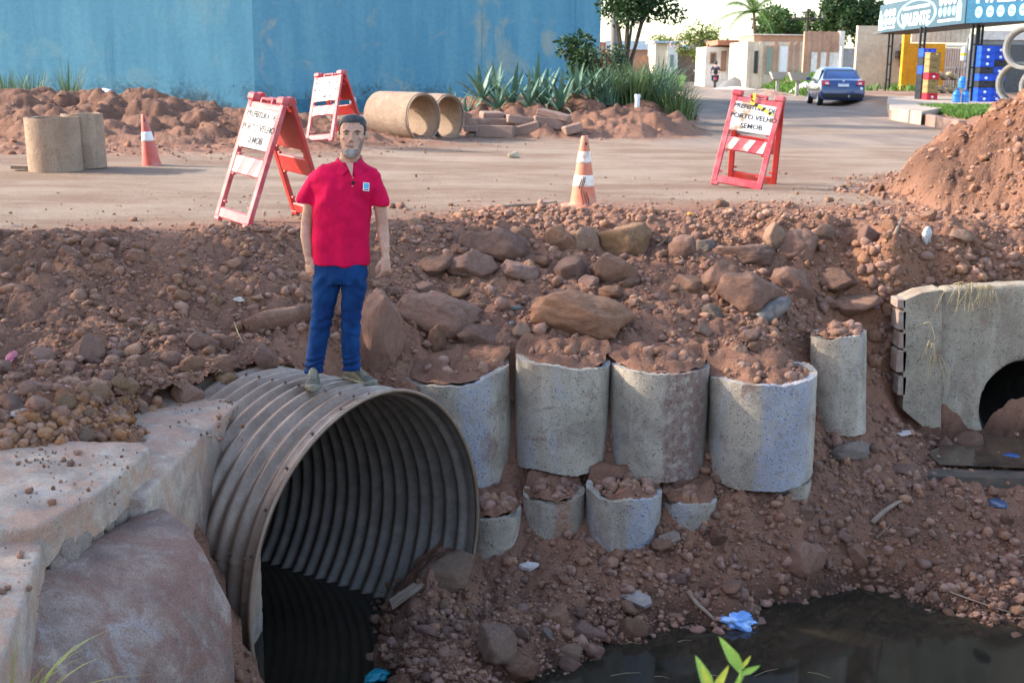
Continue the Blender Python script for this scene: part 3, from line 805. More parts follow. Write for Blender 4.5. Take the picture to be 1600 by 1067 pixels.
# the larger loose stones, each its own object, named after the nearest landmark rock
P = scatter(330, .042, .085, 2.2, 61); r = np.random.default_rng(9); cnt = 0; used_l = {}
CUT = {'between', 'just', 'near', 'at', 'touching', 'left', 'right', 'in', 'below', 'above', 'wedged', 'with', 'lying', 'behind', 'second', 'close', 'beside', 'half', 'resting', 'next', 'sticking', 'further', 'nearest', 'furthest', 'leaning', 'among', 'on'}
def shorten(l):
    out = []
    for q_ in l.split():
        if len(out) >= 3 and q_ in CUT: break
        out.append(q_)
    return ' '.join(out)
sh_ = [shorten(l) for l in short_l]; uniq_ = [i for i, l in enumerate(sh_) if sh_.count(l) == 1 and len(l.split()) <= 6]
ORD = ('', 'second ', 'third ', 'fourth ', 'fifth ', 'sixth ', 'seventh ', 'eighth ', 'ninth ', 'tenth ')
for x, y, s in P[np.argsort(-P[:, 2])]:
    z = float(fast_z(np.array([x]), np.array([y]))[0])
    if blocked(x, y, z, s) or any((x - a) ** 2 + (y - b) ** 2 < (c + s * .6) ** 2 for a, b, c in placed) or y > 17: continue
    if cnt >= 150: break
    cnt += 1
    d = [(math.hypot(x - a, y - b), i) for i, (a, b, c) in enumerate(placed) if i in uniq_]; dist, i = min(d); a, b, c = placed[i]
    side = ('right of' if x > a else 'left of') if abs(x - a) > abs(y - b) else ('behind' if y > b else 'in front of')
    if dist > 1.3: lm, side = 'the big red soil heap', 'on'
    else: lm = sh_[i]
    far = 'close ' if dist < .25 and side != 'on' else ('well ' if dist > .7 and side != 'on' else '')
    key = (lm, side, far); used_l[key] = used_l.get(key, 0) + 1; q_ = used_l[key]
    if q_ > 10 and side == 'on': lm = None
    lab = 'loose red clod lying on the big soil heap' if lm is None else ('%slargest loose stone ' % ORD[min(q_ - 1, 9)] if q_ > 1 else 'largest loose stone ') + far + side + ' ' + ('the ' if not lm.startswith('the ') else '') + lm
    k = 10 + int(r.integers(0, 6)) if s < .07 else int(r.integers(0, 10))
    rock_obj('stone', k, M_ROCK if r.random() < .78 else M_ROCKW, (x, y, z + s * .25), s * r.uniform(.75, 1.15, 3) * np.array([1, 1, .8]), r.uniform(0, 6, 3) * np.array([.1, .1, 1]), lab, 'stone', 'loose stones on the dug banks' if lm else 'clods on the soil heap')
# ---------------------------------------------------------------- corrugated steel culvert
def wob(n, seed, amp):
    r = np.random.default_rng(seed); t = np.linspace(0, 2 * PI, n, endpoint=False)
    return sum(amp / k * np.sin(k * t + r.uniform(0, 6)) for k in range(1, 7))
g = N('weathered_steel'); v = g.coord('Object'); vst = g.coord('Object', (1, 1, .35))
n1 = g.noise(vst, 2.4, 6, .65); n2 = g.noise(v, 14, 6, .7)
c = g.mix(g.ramp(n1, .35, .65), (.33, .235, .175), (.20, .135, .098))
c = g.mix(g.math('MULTIPLY', g.ramp(n2, .55, .7), .5), c, (.33, .29, .25))
c = g.mix(g.math('MULTIPLY', g.ramp(g.noise(v, 4, 6, .7, 1), .52, .68), .7), c, (.25, .155, .10))
M_STEEL = g.done(g.scalecol(c, g.noise(v, 70, 4, .7), .82, 1.15), g.ramp(n2, .3, .7, .30, .55), g.bump(n2, .15, .01), .45, .5)
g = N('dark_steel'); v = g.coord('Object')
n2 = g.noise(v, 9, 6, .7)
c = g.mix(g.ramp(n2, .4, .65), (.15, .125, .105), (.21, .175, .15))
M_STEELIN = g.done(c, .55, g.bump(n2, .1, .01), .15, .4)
culvert = thing('corrugated_culvert', 'large round corrugated steel culvert pipe with the man standing on it', 'culvert', PC)
def culvert_shell(off, name, m, th0, th1, sector_off=0.0):
    # local frame: d runs back along the axis, theta from the top
    L, pitch = 7.0, .118
    ds = np.concatenate([[0, .012, .06], np.arange(.075, L, pitch / 9)])
    nth = max(6, int(260 * (th1 - th0) / (2 * PI))); th = np.linspace(th0, th1, nth + 1)
    rad = PR - .021 + .021 * np.cos(2 * PI * (ds - .075) / pitch) * sstep(.03, .11, ds) - .0 + off + sector_off
    rad = np.where(ds < .03, PR + off + sector_off - .004, rad)
    D_, T = np.meshgrid(ds, th, indexing='ij'); Rr = rad[:, None] * np.ones_like(T)
    Rr = Rr * (1 + .006 * np.sin(2 * T + .6) * 1.0 + .004 * np.sin(5 * T))
    P_ = -D_[..., None] * P_N + (Rr * np.sin(T))[..., None] * P_H + (Rr * np.cos(T))[..., None] * np.array([0, 0, 1.])
    n0, n1 = D_.shape; i = np.arange(n0 * n1).reshape(n0, n1)
    F = np.stack([i[:-1, :-1], i[:-1, 1:], i[1:, 1:], i[1:, :-1]], -1).reshape(-1, 4)
    me = fast_mesh(name, P_.reshape(-1, 3), F, m, True, 4)
    return link(bpy.data.objects.new(name, me), culvert)
# outer plates lap over one another, inner lining facing the water
SEAM = [-2.2, -1.25, -.12, 1.0, 2.0]
for a, b, so in ((-PI, -1.22, 0), (-1.28, -.09, .009), (-.15, 1.05, .0), (1.0, PI, .009)):
    culvert_shell(.006, 'steel_plate', M_STEEL, a, b, so)
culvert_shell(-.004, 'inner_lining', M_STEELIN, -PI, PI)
lip = MB()
for r0, r1 in ((PR - .010, PR + .014),):
    T = np.linspace(0, 2 * PI, 200, endpoint=False); k = 1 + .006 * np.sin(2 * T + .6) + .004 * np.sin(5 * T)
    V = []
    for d, rr in ((-.003, r0), (-.003, r1), (.02, r1), (.02, r0)):
        V.append(-d * P_N + (rr * k * np.sin(T))[:, None] * P_H + (rr * k * np.cos(T))[:, None] * np.array([0, 0, 1.]))
    V = np.concatenate(V); F = [(a * 200 + i, a * 200 + (i + 1) % 200, ((a + 1) % 4) * 200 + (i + 1) % 200, ((a + 1) % 4) * 200 + i) for a in range(4) for i in range(200)]
    lip.add(V, F)
lip.build('rim', M_STEEL, culvert, True)
bolts = MB(); V0, F0 = ICO[1]
for sidx, th in enumerate((-1.25, -.12, 1.02, 2.0)):
    for k in range(16):
        d = .118 * k * 1.0 + .075; rr = PR + .012 + .009
        p = -d * P_N + rr * math.sin(th + .02) * P_H + rr * math.cos(th + .02) * np.array([0, 0, 1.]); bolts.add(V0 * .011, F0, None, p)
for k in range(26):
    th = -PI + 2 * PI * k / 26; 
    for d, rr in ((.045, PR + .008),):
        p = -d * P_N + rr * math.sin(th) * P_H + rr * math.cos(th) * np.array([0, 0, 1.]); bolts.add(V0 * .011, F0, None, p)
for ring in range(8):
    for th in np.linspace(.25, 1.75, 7):
        d = .16 + ring * .236; p = -d * P_N + (PR - .03) * math.sin(th) * P_H + (PR - .03) * math.cos(th) * np.array([0, 0, 1.]); bolts.add(V0 * .010, F0, None, p)
M_BOLT = mat('rusty_bolt', (.10, .07, .055), .6, (.16, .09, .06), 9, metallic=.4)
tag(bolts.build('bolts', M_BOLT, culvert), kind='stuff')
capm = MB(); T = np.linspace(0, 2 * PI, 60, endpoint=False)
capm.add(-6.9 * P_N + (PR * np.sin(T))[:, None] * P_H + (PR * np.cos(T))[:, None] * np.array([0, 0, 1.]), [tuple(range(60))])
capm.build('end_light_block', M_STEELIN, culvert)  # added disc, keeps sky light out of the far end

# ---------------------------------------------------------------- concrete at the left: slabs, headwall block, concrete pipe
def rough_block(name, poly, z0, z1, m, parent=None, seed=1, cell=.07, amp=.018, cutters=None, top=None, vox=None):
    b = MB(); b.prism(poly, z0, z1)
    o = b.build(name, m, parent)
    if cutters: cut(o, cutters)
    md = o.modifiers.new('r', 'REMESH'); md.mode = 'VOXEL'; md.voxel_size = vox or cell / 4.6; md.use_smooth_shade = True
    evaluated(o)
    me = o.data; n = len(me.vertices); co = np.empty(n * 3, np.float32); me.vertices.foreach_get('co', co); co = co.reshape(-1, 3)
    no = np.empty(n * 3, np.float32); me.vertices.foreach_get('normal', no); no = no.reshape(-1, 3)
    d = n3(co, 3.0, seed) * amp * .6 + n3(co, 9.0, seed + 2) * amp * .7 + n3(co, 25.0, seed + 3) * amp * .8 + n3(co, 48.0, seed + 5) * amp * .45
    co2 = co + no * d[:, None]
    me.vertices.foreach_set('co', co2.ravel().astype(np.float32)); me.update()
    if not me.materials: me.materials.append(m)
    return o
def w2(u, v, z): p = at_z(u, v, z); return (float(p[0]), float(p[1]))
cut_bm = MB()
T = np.linspace(0, 2 * PI, 64, endpoint=False)
A = PC[None] + (PR + .015) * (np.sin(T)[:, None] * P_H + np.cos(T)[:, None] * np.array([0, 0, 1.]))
cut_bm.loft([A + 1.5 * P_N, A - 7.5 * P_N]); cutter = cut_bm.build('cutter', None)
zf = -.69
far_poly = [w2(399, 606, zf), w2(330, 668, zf), w2(241, 757, zf), w2(228, 775, zf), (-2.35, 5.9), (-4.3, 5.9), (-4.3, 8.0), (-2.2, 8.25)]
headblock = thing('culvert_headwall', 'grey concrete headwall block that the steel culvert passes through', 'headwall', (far_poly[3][0], far_poly[3][1], -2.9))
o = rough_block('wall', far_poly, -3.0, zf, M_SLAB, headblock, 4, .075, .010, [cutter])
o.location = -Vector(headblock.location)
zn = -.54
near_poly = [w2(236, 700, zn), w2(160, 765, zn), w2(78, 812, zn), (w2(78, 812, zn)[0] - .02, w2(78, 812, zn)[1] - .1), (-2.6, 5.05), (-4.6, 5.0), (-4.6, 6.75), w2(120, 688, zn), w2(220, 690, zn)]
slab = thing('concrete_slab', 'thick dusty concrete slab with broken corner lying over the old pipe', 'slab', (-3, 5.9, zn - .2))
o = rough_block('slab', near_poly, zn - .21, zn, M_SLAB, slab, 14, .06, .009); o.location = -Vector(slab.location)
zb = -.60
low_poly = [w2(74, 816, zb), w2(50, 900, zb), w2(20, 985, zb), w2(-20, 1100, zb), (-2.0, 3.6), (-4.6, 3.6), (-4.6, 4.95), (-2.45, 5.12)]
wing = thing('concrete_wing_wall', 'dusty concrete wing wall in the lower left corner below the slab', 'wall', (-3, 4.5, -2.9))
o = rough_block('wall', low_poly, -2.9, zb, M_SLAB, wing, 24, .075, .010); o.location = -Vector(wing.location)
# old concrete pipe with its curved end seen from outside
OAX = np.array([.40, .915, 0]); OH = np.array([.66, -.75, 0])
M_OLDP = concrete_material('old_pipe_concrete', (.33, .24, .195), (.18, .12, .10), (.45, .36, .30), (.36, .33, .33), .5, False, (.23, .115, .085), .42, .58, .25)
OR = .60; OT = at_y(274, 796, 5.95); OC = OT - np.array([0, 0, OR])
old = thing('old_concrete_pipe', 'old reddish concrete pipe end with a chipped curved edge below the slab', 'concrete pipe', (OC[0], OC[1], -2.9))
def tube_shell(axis, hvec, r0, r1, L, n=72, nl=16, seed=0, chip=.02, amp=.006):
    """open concrete pipe: end 0 at the origin, running along -axis"""
    T = np.linspace(0, 2 * PI, n, endpoint=False); up_ = np.array([0, 0, 1.])
    V = []; F = []
    prof = [(r1, l) for l in np.linspace(L, .0, nl)] + [(r0, l) for l in np.linspace(0, L, nl)]
    e = np.abs(wob(n, seed, chip))
    for j, (rr, l) in enumerate(prof):
        P_ = (-(l + (e if l < L * .02 + .001 else 0)) * np.ones(n))[:, None] * axis + rr * (np.sin(T)[:, None] * hvec + np.cos(T)[:, None] * up_)
        V.append(P_)
    V = np.concatenate(V); V = V + (n3(V, 5, seed) * amp + n3(V, 16, seed + 1) * amp * .6)[:, None] * (V / (np.linalg.norm(V, axis=1)[:, None] + 1e-6))
    m_ = len(prof)
    for j in range(m_):
        j2 = (j + 1) % m_
        for k in range(n): F.append((j * n + k, j * n + (k + 1) % n, j2 * n + (k + 1) % n, j2 * n + k))
    return V, F
V, F = tube_shell(OAX, OH, OR - .075, OR, 1.5, 96, 40, 5, .045, .022)
mb = MB(); mb.add(V, F, None, OC - np.array(old.location)); mb.build('pipe_shell', M_OLDP, old, auto=50)
# mortar smeared where slab, pipe and block meet: rough lumps
mort = thing('mortar_joint', 'rough grey mortar squeezed out under the slab edge', 'mortar', at_y(190, 800, 5.7))
mm = MB(); rr_ = np.random.default_rng(4); V0, F0 = ICO[3]
for k in range(34):
    t = rr_.uniform(); a_ = np.array(near_poly[0]) * (1 - t) + np.array(near_poly[2]) * t
    p = np.array([a_[0] - .015 + rr_.normal() * .015, a_[1] + rr_.normal() * .02, zn - .23 + rr_.normal() * .035]); s_ = rr_.uniform(.03, .075)
    mm.add(V0 * (1 + .35 * n3(V0, 2.5, k))[:, None] * np.array([.7, 1.2, .8]) * s_, F0, None, p - np.array(mort.location))
mm.build('mortar', M_GREYST, mort, True)

# ---------------------------------------------------------------- grey concrete rings stacked as a retaining wall
M_SOILFILL = rock_material('soil_fill', (0.195, 0.098, 0.07), (0.25, 0.125, 0.085), (0.32, 0.19, 0.14))
def concrete_ring(uc, vtop, yfront, wpx, hpx, lean_x, lean_y, label, seed, dark=False, fill=0.03, group=None, slant=0.0, name='concrete_ring', mtl=None):
    p = at_y(uc, vtop, yfront); sc = ((p - EYE) @ _f) / FPX
    Rr = wpx * sc / 2 * 1.015; Hh = hpx * sc * 1.03
    t = thing(name, label, 'concrete ring', (p[0] * (p[1] + Rr) / p[1], p[1] + Rr, p[2] - Hh), 0, group)
    n, nl = 88, 18; T = np.linspace(0, 2 * PI, n, endpoint=False); V = []; F = []
    chip = np.clip(wob(n, seed, .03), -.01, .06) + .012 * np.random.default_rng(seed).random(n); chipb = np.abs(wob(n, seed + 9, .018)) + .01 * np.random.default_rng(seed + 5).random(n)
    prof = [(Rr, q) for q in np.linspace(0, 1, nl)] + [(Rr - .055, q) for q in np.linspace(1, 0, nl)]
    for rr, q in prof:
        z = Hh * q - (chip * (q > .99)) + (chipb * (q < .01)) - slant * np.cos(T) * (q > .5) * q
        V.append(np.stack([rr * np.cos(T), rr * np.sin(T), z], -1))
    V = np.concatenate(V); rad = V.copy(); rad[:, 2] = 0; rad /= np.linalg.norm(rad, axis=1)[:, None]
    V = V + rad * (n3(V, 6, seed) * .006 + n3(V, 22, seed + 2) * .004)[:, None]
    m_ = len(prof)
    F = [(j * n + k, j * n + (k + 1) % n, ((j + 1) % m_) * n + (k + 1) % n, ((j + 1) % m_) * n + k) for j in range(m_) for k in range(n)]
    MM = rotm(lean_y, lean_x, 0)
    b = MB(); b.add(V, F, MM); sh = b.build('ring_wall', mtl or M_CONC, t, auto=50)
    # earth filling
    rr_ = np.linspace(0, Rr - .036, 14); Tt = np.linspace(0, 2 * PI, 48, endpoint=False); A_, B_ = np.meshgrid(rr_, Tt, indexing='ij')
    X_ = A_ * np.cos(B_); Y_ = A_ * np.sin(B_); wx = X_ + t.location.x; wy = Y_ + t.location.y
    X_ = X_ * (1 + .14 * (Y_ > 0)); Y_ = Y_ * (1 + .2 * (Y_ > 0)); wx = X_ + t.location.x; wy = Y_ + t.location.y; bk = sstep(-.15, .16, Y_)
    Z_ = Hh - fill - .018 + (lumps(wx, wy, .10, seed) * .08 + lumps(wx, wy, .055, seed + 1) * .045) * (1 - (A_ / Rr) ** 5) + .05 * (1 - (A_ / Rr) ** 2) * (1 - bk)
    Z_ = Z_ * (1 - bk) + bk * (np.clip(ground_z(wx, wy + .12) - t.location.z, Hh - .03, Hh + .08) + lumps(wx, wy, .09, seed + 2) * .05)
    i_ = np.arange(14 * 48).reshape(14, 48); F = [(i_[a, k], i_[a, (k + 1) % 48], i_[a + 1, (k + 1) % 48], i_[a + 1, k]) for a in range(13) for k in range(48)]
    b = MB(); b.add(np.stack([X_, Y_, Z_], -1).reshape(-1, 3), F, MM); fo = b.build('soil_fill', M_SOIL, t, True)
    ca = fo.data.color_attributes.new('soil', 'FLOAT_COLOR', 'POINT'); ca.data.foreach_set('color', np.tile(np.array([.05, 0, .15, 0], np.float32), len(fo.data.vertices)))
    ring_clods(t, Rr, Hh - fill, seed)
    return t, Rr, Hh, MM
def ring_clods(t, Rr, Hh, seed, n=85):
    r = np.random.default_rng(seed + 700); V = []; F = []; S_ = [stone_shape(700 + k, 2, 9, .85, .18)[0] for k in range(6)]; F0 = ICO[2][1]
    for k in range(n):
        a = r.uniform(0, 2 * PI); q = (Rr - .07) * math.sqrt(r.uniform(0, 1)); s = .012 * (5.2 ** (r.random() ** 1.7)); x, y = q * math.cos(a), q * math.sin(a)
        V.append(S_[k % 6] * s * r.uniform(.7, 1.1, 3) + np.array([x, y, Hh - .012 + .07 * (1 - (q / Rr) ** 2) + max(0, y) * .12 + s * .2])); F.append(F0 + k * len(V[-1]))
    tag(link(bpy.data.objects.new('clods', fast_mesh('clods', np.concatenate(V), np.concatenate(F), M_CLOD, False)), t), kind='stuff')
def hole(t, Rr, u, v, yy, s=.011):
    p = at_y(u, v, yy); ang = math.asin(max(-1, min(1, (p[0] - t.location.x) / Rr)))
    q = np.array([Rr * math.sin(ang), -Rr * math.cos(ang), p[2] - t.location.z])
    b = MB(); b.lathe([(s * .4, -.002), (s, .0), (s * 1.15, .004), (s * .2, .006)], 10, rotm(R(90), 0, ang), q + np.array([0, -.001, 0]))
    b.build('lifting_hole', mat('hole_dark', (.02, .02, .025), .9), t)
GU = 'upper row of concrete rings'; GLW = 'lower row of concrete rings'
r1 = concrete_ring(719, 586, 9.06, 176, 186, -.05, .07, 'grey concrete ring nearest the steel culvert in the upper row', 1, group=GU, mtl=M_RINGBLUE)
hole(r1[0], r1[1], 757, 640, 9.1)
r2 = concrete_ring(878, 571, 9.08, 150, 176, .01, .03, 'greenish grey concrete ring with a small lifting hole and raised right rim', 2, group=GU)
hole(r2[0], r2[1], 903, 608, 9.1)
r3 = concrete_ring(1031, 581, 9.08, 158, 176, -.01, .04, 'concrete ring with reddish brown stain, middle of the upper row', 3, fill=.0, group=GU, mtl=M_RINGRED)
hole(r3[0], r3[1], 1012, 624, 9.1)
r4 = concrete_ring(1194, 597, 8.98, 170, 172, -.03, .05, 'wide concrete ring with blue stains, fourth from the steel culvert', 4, group=GU, mtl=M_RINGBLUEW)
r5 = concrete_ring(1320, 528, 9.75, 86, 160, -.06, -.03, 'narrow pale concrete ring at the right end of the upper row', 5, group=GU)
b1 = concrete_ring(770, 806, 8.72, 92, 86, -.02, .03, 'low concrete ring touching the rim of the steel culvert', 6, group=GLW)
b2 = concrete_ring(866, 781, 8.80, 98, 80, -.01, .03, 'half buried low ring with orange stain beneath the ring with raised rim', 7, group=GLW, mtl=M_RINGORANGE)
b3 = concrete_ring(974, 778, 8.72, 120, 90, .0, .03, 'low concrete ring with blue paint marks and a dark damp base', 8, group=GLW, mtl=M_RINGBLUE)
b4 = concrete_ring(1076, 790, 8.85, 88, 60, .0, .02, 'damp low ring mostly covered by soil, right of blue marked low ring', 9, group=GLW)
b5 = concrete_ring(1226, 760, 9.12, 80, 50, .0, .0, 'grey ring just showing beneath the wide blue stained ring', 10, group=GLW)

# ---------------------------------------------------------------- concrete headwall on the right
hw = thing('stream_headwall', 'grey concrete headwall with dark round outlet and brick edge on the right', 'headwall', (4.4, 10.82, -1.9))
Y0 = 10.82; hp = lambda u, v: at_y(u, v, Y0)
pts = [hp(1474, 452), hp(1540, 447), hp(1600, 444), (7.0, Y0, at_y(1600, 444, Y0)[2] - .02), (7.0, Y0, -2.2), (3.62, Y0, -2.2)]
poly = [(float(p[0]), float(p[2])) for p in pts]
oc = hp(1607, 636); orad = .44
cb = MB(); cb.lathe([(orad, -1), (orad, 1)], 48, rotm(R(90), 0, 0), (oc[0], Y0, oc[2])); cb.f += [tuple(range(48)), tuple(range(48, 96))]; cyl = cb.build('cutter', None)
b = MB(); b.prism(poly, Y0, Y0 + .2, 'y'); wl = b.build('wall', M_CONCG, None); cut(wl, [cyl])
md = wl.modifiers.new('r', 'REMESH'); md.mode = 'VOXEL'; md.voxel_size = .028; md.use_smooth_shade = True; evaluated(wl)
co = np.empty(len(wl.data.vertices) * 3, np.float32); wl.data.vertices.foreach_get('co', co); co = co.reshape(-1, 3)
co[:, 1] += n3(co, 2.0, 3) * .03 + n3(co, 8, 4) * .008; co[:, 2] += n3(co, 9, 5) * .008 * (co[:, 2] > -.7); wl.data.vertices.foreach_set('co', co.ravel()); wl.data.update()
if not wl.data.materials: wl.data.materials.append(M_CONCG)
wl.parent = hw; wl.location = -Vector(hw.location)
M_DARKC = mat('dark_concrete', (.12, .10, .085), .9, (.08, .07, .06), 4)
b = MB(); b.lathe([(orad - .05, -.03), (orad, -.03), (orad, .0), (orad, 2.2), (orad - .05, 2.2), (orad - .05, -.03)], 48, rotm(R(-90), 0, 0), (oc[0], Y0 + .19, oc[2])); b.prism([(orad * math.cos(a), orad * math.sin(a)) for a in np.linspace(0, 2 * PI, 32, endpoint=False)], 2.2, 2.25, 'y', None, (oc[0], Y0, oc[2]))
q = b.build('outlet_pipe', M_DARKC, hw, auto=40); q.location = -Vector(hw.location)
Y1 = Y0 - .10
pq = lambda u, v: at_y(u, v, Y1)
b = MB(); b.prism([(float(p[0]), float(p[2])) for p in (pq(1412, 470), pq(1440, 458), pq(1472, 453), pq(1470, 690), pq(1411, 640))], Y1, Y0 + .16, 'y')
q = b.build('pier', M_CONCG, hw); q.location = -Vector(hw.location)
M_BRICK = mat('dusty_brick', (.29, .20, .165), .9, (.35, .28, .235), 6, .8, 1.15, 20, .4, 50)
for k, (v0, v1) in enumerate(((468, 482), (486, 516), (520, 545), (548, 582), (588, 618))):
    a0, a1 = pq(1405 + (k % 3) * 2.0, v0), pq(1412, v1)
    b = MB(); b.box(((a0[0] + a1[0]) / 2, Y1 + .1, (a0[2] + a1[2]) / 2), (a1[0] - a0[0] + .03, .2, a0[2] - a1[2]), None, .008)
    q = b.build('brick', M_BRICK, hw); q.location = -Vector(hw.location)
# concrete apron lip that the stream runs over
b = MB(); b.prism([(3.05, 9.72), (3.7, 9.62), (4.6, 9.63), (7, 9.7), (7, 9.84), (4.6, 9.80), (3.7, 9.84), (3.1, 9.92)], -1.95, -1.765)
tag(b.build('stream_apron', mat('wet_concrete', (.085, .07, .06), .4, (.13, .09, .07), 5, bump=.5, bscale=25)), 'dark wet concrete lip that the muddy stream runs over', 'apron')
# ---------------------------------------------------------------- barricades
M_BAR = mat('faded_red_plastic', (.45, .05, .07), .5, (.52, .17, .175), 3, .82, 1.12, 9, .08, 30, edge=(.4, .7))
M_BARR = mat('red_plastic', (.42, .036, .034), .45, (.37, .06, .055), 4, .88, 1.1, 9, .08, 30)
M_SIGN = mat('scuffed_white', (.72, .69, .69), .5, (.60, .54, .51), 7, .85, 1.06, 14, .05, 30, edge=(.52, .75))
M_SIGNW = mat('torn_white_sheet', (.72, .70, .70), .55, (.36, .27, .19), 3.2, .85, 1.06, 14, .1, 30, edge=(.53, .6))
M_INK = mat('black_ink', (.025, .025, .035), .6, None, 3, 1, 1, 5, 0)
M_STRIPE = mat('worn_reflective_white', (.75, .68, .62), .4, (.50, .27, .20), 9, .85, 1.06, 14, .05, 30, edge=(.5, .7))
M_DIRTYW = mat('dirty_reflective_white', (.66, .60, .56), .45, (.34, .22, .15), 6, .85, 1.06, 14, .05, 30, edge=(.45, .62))
M_TAPE_Y = mat('yellow_tape', (.75, .52, .04), .45)
M_TAPE_K = mat('black_tape', (.02, .02, .02), .45)
def rounded(poly, r, n=4):
    out = []
    m = len(poly)
    for i in range(m):
        p0, p1, p2 = (np.array(poly[(i + k) % m], float) for k in (-1, 0, 1))
        a = (p0 - p1); b = (p2 - p1); la, lb = np.linalg.norm(a), np.linalg.norm(b); q = min(r, la * .45, lb * .45)
        A, B = p1 + a / la * q, p1 + b / lb * q
        for t in np.linspace(0, 1, n): out.append(tuple((1 - t) ** 2 * A + 2 * t * (1 - t) * p1 + t * t * B))
    return out
def panel_mesh(W, H, ribs=False):
    """moulded plastic leaf, hinge at the origin, hanging down"""
    b = MB(); h = W / 2
    for s in (-1, 1):
        b.box((s * (h - .035), 0, -H / 2 + .0), (.07, .045, H), None, .012)
        b.box((s * (h - .055), -.004, .012), (.12, .075, .075), None, .015)
        b.box((s * (h - .05), 0, -H - .012), (.09, .05, .05), None, .01)
    b.box((0, 0, -.062), (W - .13, .036, .07), None, .01)
    for s in (-1, 1): b.box((s * .095, 0, -.012), (.03, .036, .05), None, .008)
    b.box((0, 0, .008), (.22, .034, .03), None, .01)
    b.box((0, .002, -.27), (W - .13, .030, .36), None, .006)
    b.box((0, 0, -.62), (W - .13, .034, .17), None, .008)
    b.box((0, 0, -H + .045), (W - .13, .036, .10), None, .01)
    for zz in (-.46, -.525, -.715, -.98):
        for s in (-1, 1): b.box((s * (h - .09), 0, zz), (.05, .034, .025), None, .01)
    if ribs:
        for zz in (-.15, -.23, -.31, -.39, -.575, -.665): b.box((0, .019, zz), (W - .15, .016, .02), None, .004)
    return b
def barricade(label, loc, yaw, roll, lines, dirty=False, W=.64, H=1.13, tau=R(19), m1=M_BAR, seed=0):
    t = thing('folding_barricade', label, 'barricade', loc, 0, 'folding red barricades of the works')
    t.rotation_euler = Euler((0, roll, yaw)); top = H * math.cos(tau) + .03
    fp = panel_mesh(W, H).build('front_panel', m1, t); fp.location = (0, -.035, top); fp.rotation_euler = (-tau, 0, 0)
    rp = panel_mesh(W, H, True).build('rear_panel', M_BARR, t); rp.location = (0, .035, top); rp.rotation_euler = (tau, 0, 0)
    pl = MB(); pl.prism(rounded([(-W / 2 + .06, -.455), (W / 2 - .055, -.455), (W / 2 - .055, -.095), (-W / 2 + .055, -.09)], .03), -.0215, -.0165, 'y')
    pl.build('sign_plate', M_SIGNW if dirty else M_SIGN, fp)
    for k, (tx, sz, zz) in enumerate(lines):
        o = link(bpy.data.objects.new('lettering', text_mesh(tx, sz, M_INK, bold=.0012, depth=.002, xs=1.0)), fp)
        o.location = (-.0 + (.01 if k else 0), -.0235, zz); o.rotation_euler = (R(90), R(-1.5) * (k - 1), 0)
    h = W / 2 - .075
    for k, x0 in enumerate((-h, -.05, h - .10)):
        b = MB(); pts = [(x0, -.695), (x0 + .085, -.695), (x0 + .16, -.545), (x0 + .075, -.545)]
        pts = [(min(max(a, -h), h), c) for a, c in pts]; b.prism(pts, -.0205, -.0165, 'y'); b.build('reflective_stripe', M_DIRTYW if dirty else M_STRIPE, fp)
    for s in (-1, 1):
        b = MB(); b.tube([(s * W / 2 - .02 * s, 0, top - .01), (s * W / 2 + .012 * s, 0, top - .01)], .018, 10); b.build('hinge_pin', M_BARR, t)
    return t, fp
L3 = (('PREFEITURA DE', .076, -.150), ('PORTO VELHO', .086, -.27), ('SEMOB', .088, -.385))
p = at_z(366, 352, 0)
bar1, _ = barricade('big red folding barricade behind the man, white sign board facing left', (p[0] + .30, p[1] + .24, gz(p[0] + .3, p[1] + .24)), R(-50), R(3), L3)
p = at_z(1148, 294, 0)
bar2, fp2 = barricade('dirty red barricade with torn sign and striped tape, alone on the right', (p[0] + .17, p[1] + .34, gz(p[0] + .17, p[1] + .34)), R(-24), R(7), L3, True)
p = at_z(500, 236, 0)
bar3, _ = barricade('far red barricade standing between the man and the blue wall', (p[0] + .24, p[1] + .30, gz(p[0] + .24, p[1] + .3)), R(-36), R(-6), L3)
tape = MB(); tp = [(-.05, -.035, .03), (-.03, -.05, -.04), (-.06, -.047, -.09), (.06, -.045, -.13), (.15, -.045, -.17), (.235, -.04, -.21)]
for k in range(5):
    a, c = np.array(tp[k]), np.array(tp[k + 1]); dv = (c - a) / np.linalg.norm(c - a); sd = np.cross(dv, (0, 1, 0)) * .018
    tape.add([a - sd, a + sd, c + sd, c - sd, a - sd + (0, .004, 0), a + sd + (0, .004, 0), c + sd + (0, .004, 0), c - sd + (0, .004, 0)], [(0, 1, 2, 3), (7, 6, 5, 4), (0, 4, 5, 1), (2, 6, 7, 3), (0, 3, 7, 4), (1, 5, 6, 2)])
to = tape.build('barrier_tape', M_TAPE_Y, fp2)
tk = MB()
for k in range(1, 5):
    a, c = np.array(tp[k]), np.array(tp[k + 1]); dv = (c - a) / np.linalg.norm(c - a); sd = np.cross(dv, (0, 1, 0)) * .0185; q = a * .6 + c * .4; e = a * .25 + c * .75
    tk.add([q - sd + (0, -.001, 0), q + sd + (0, -.001, 0), e + sd + (0, -.001, 0), e - sd + (0, -.001, 0), q + (0, .002, 0), e + (0, .002, 0)], [(0, 1, 2, 3), (0, 4, 1), (3, 2, 5), (1, 4, 5, 2), (0, 3, 5, 4)])
tk.build('tape_stripe', M_TAPE_K, fp2)

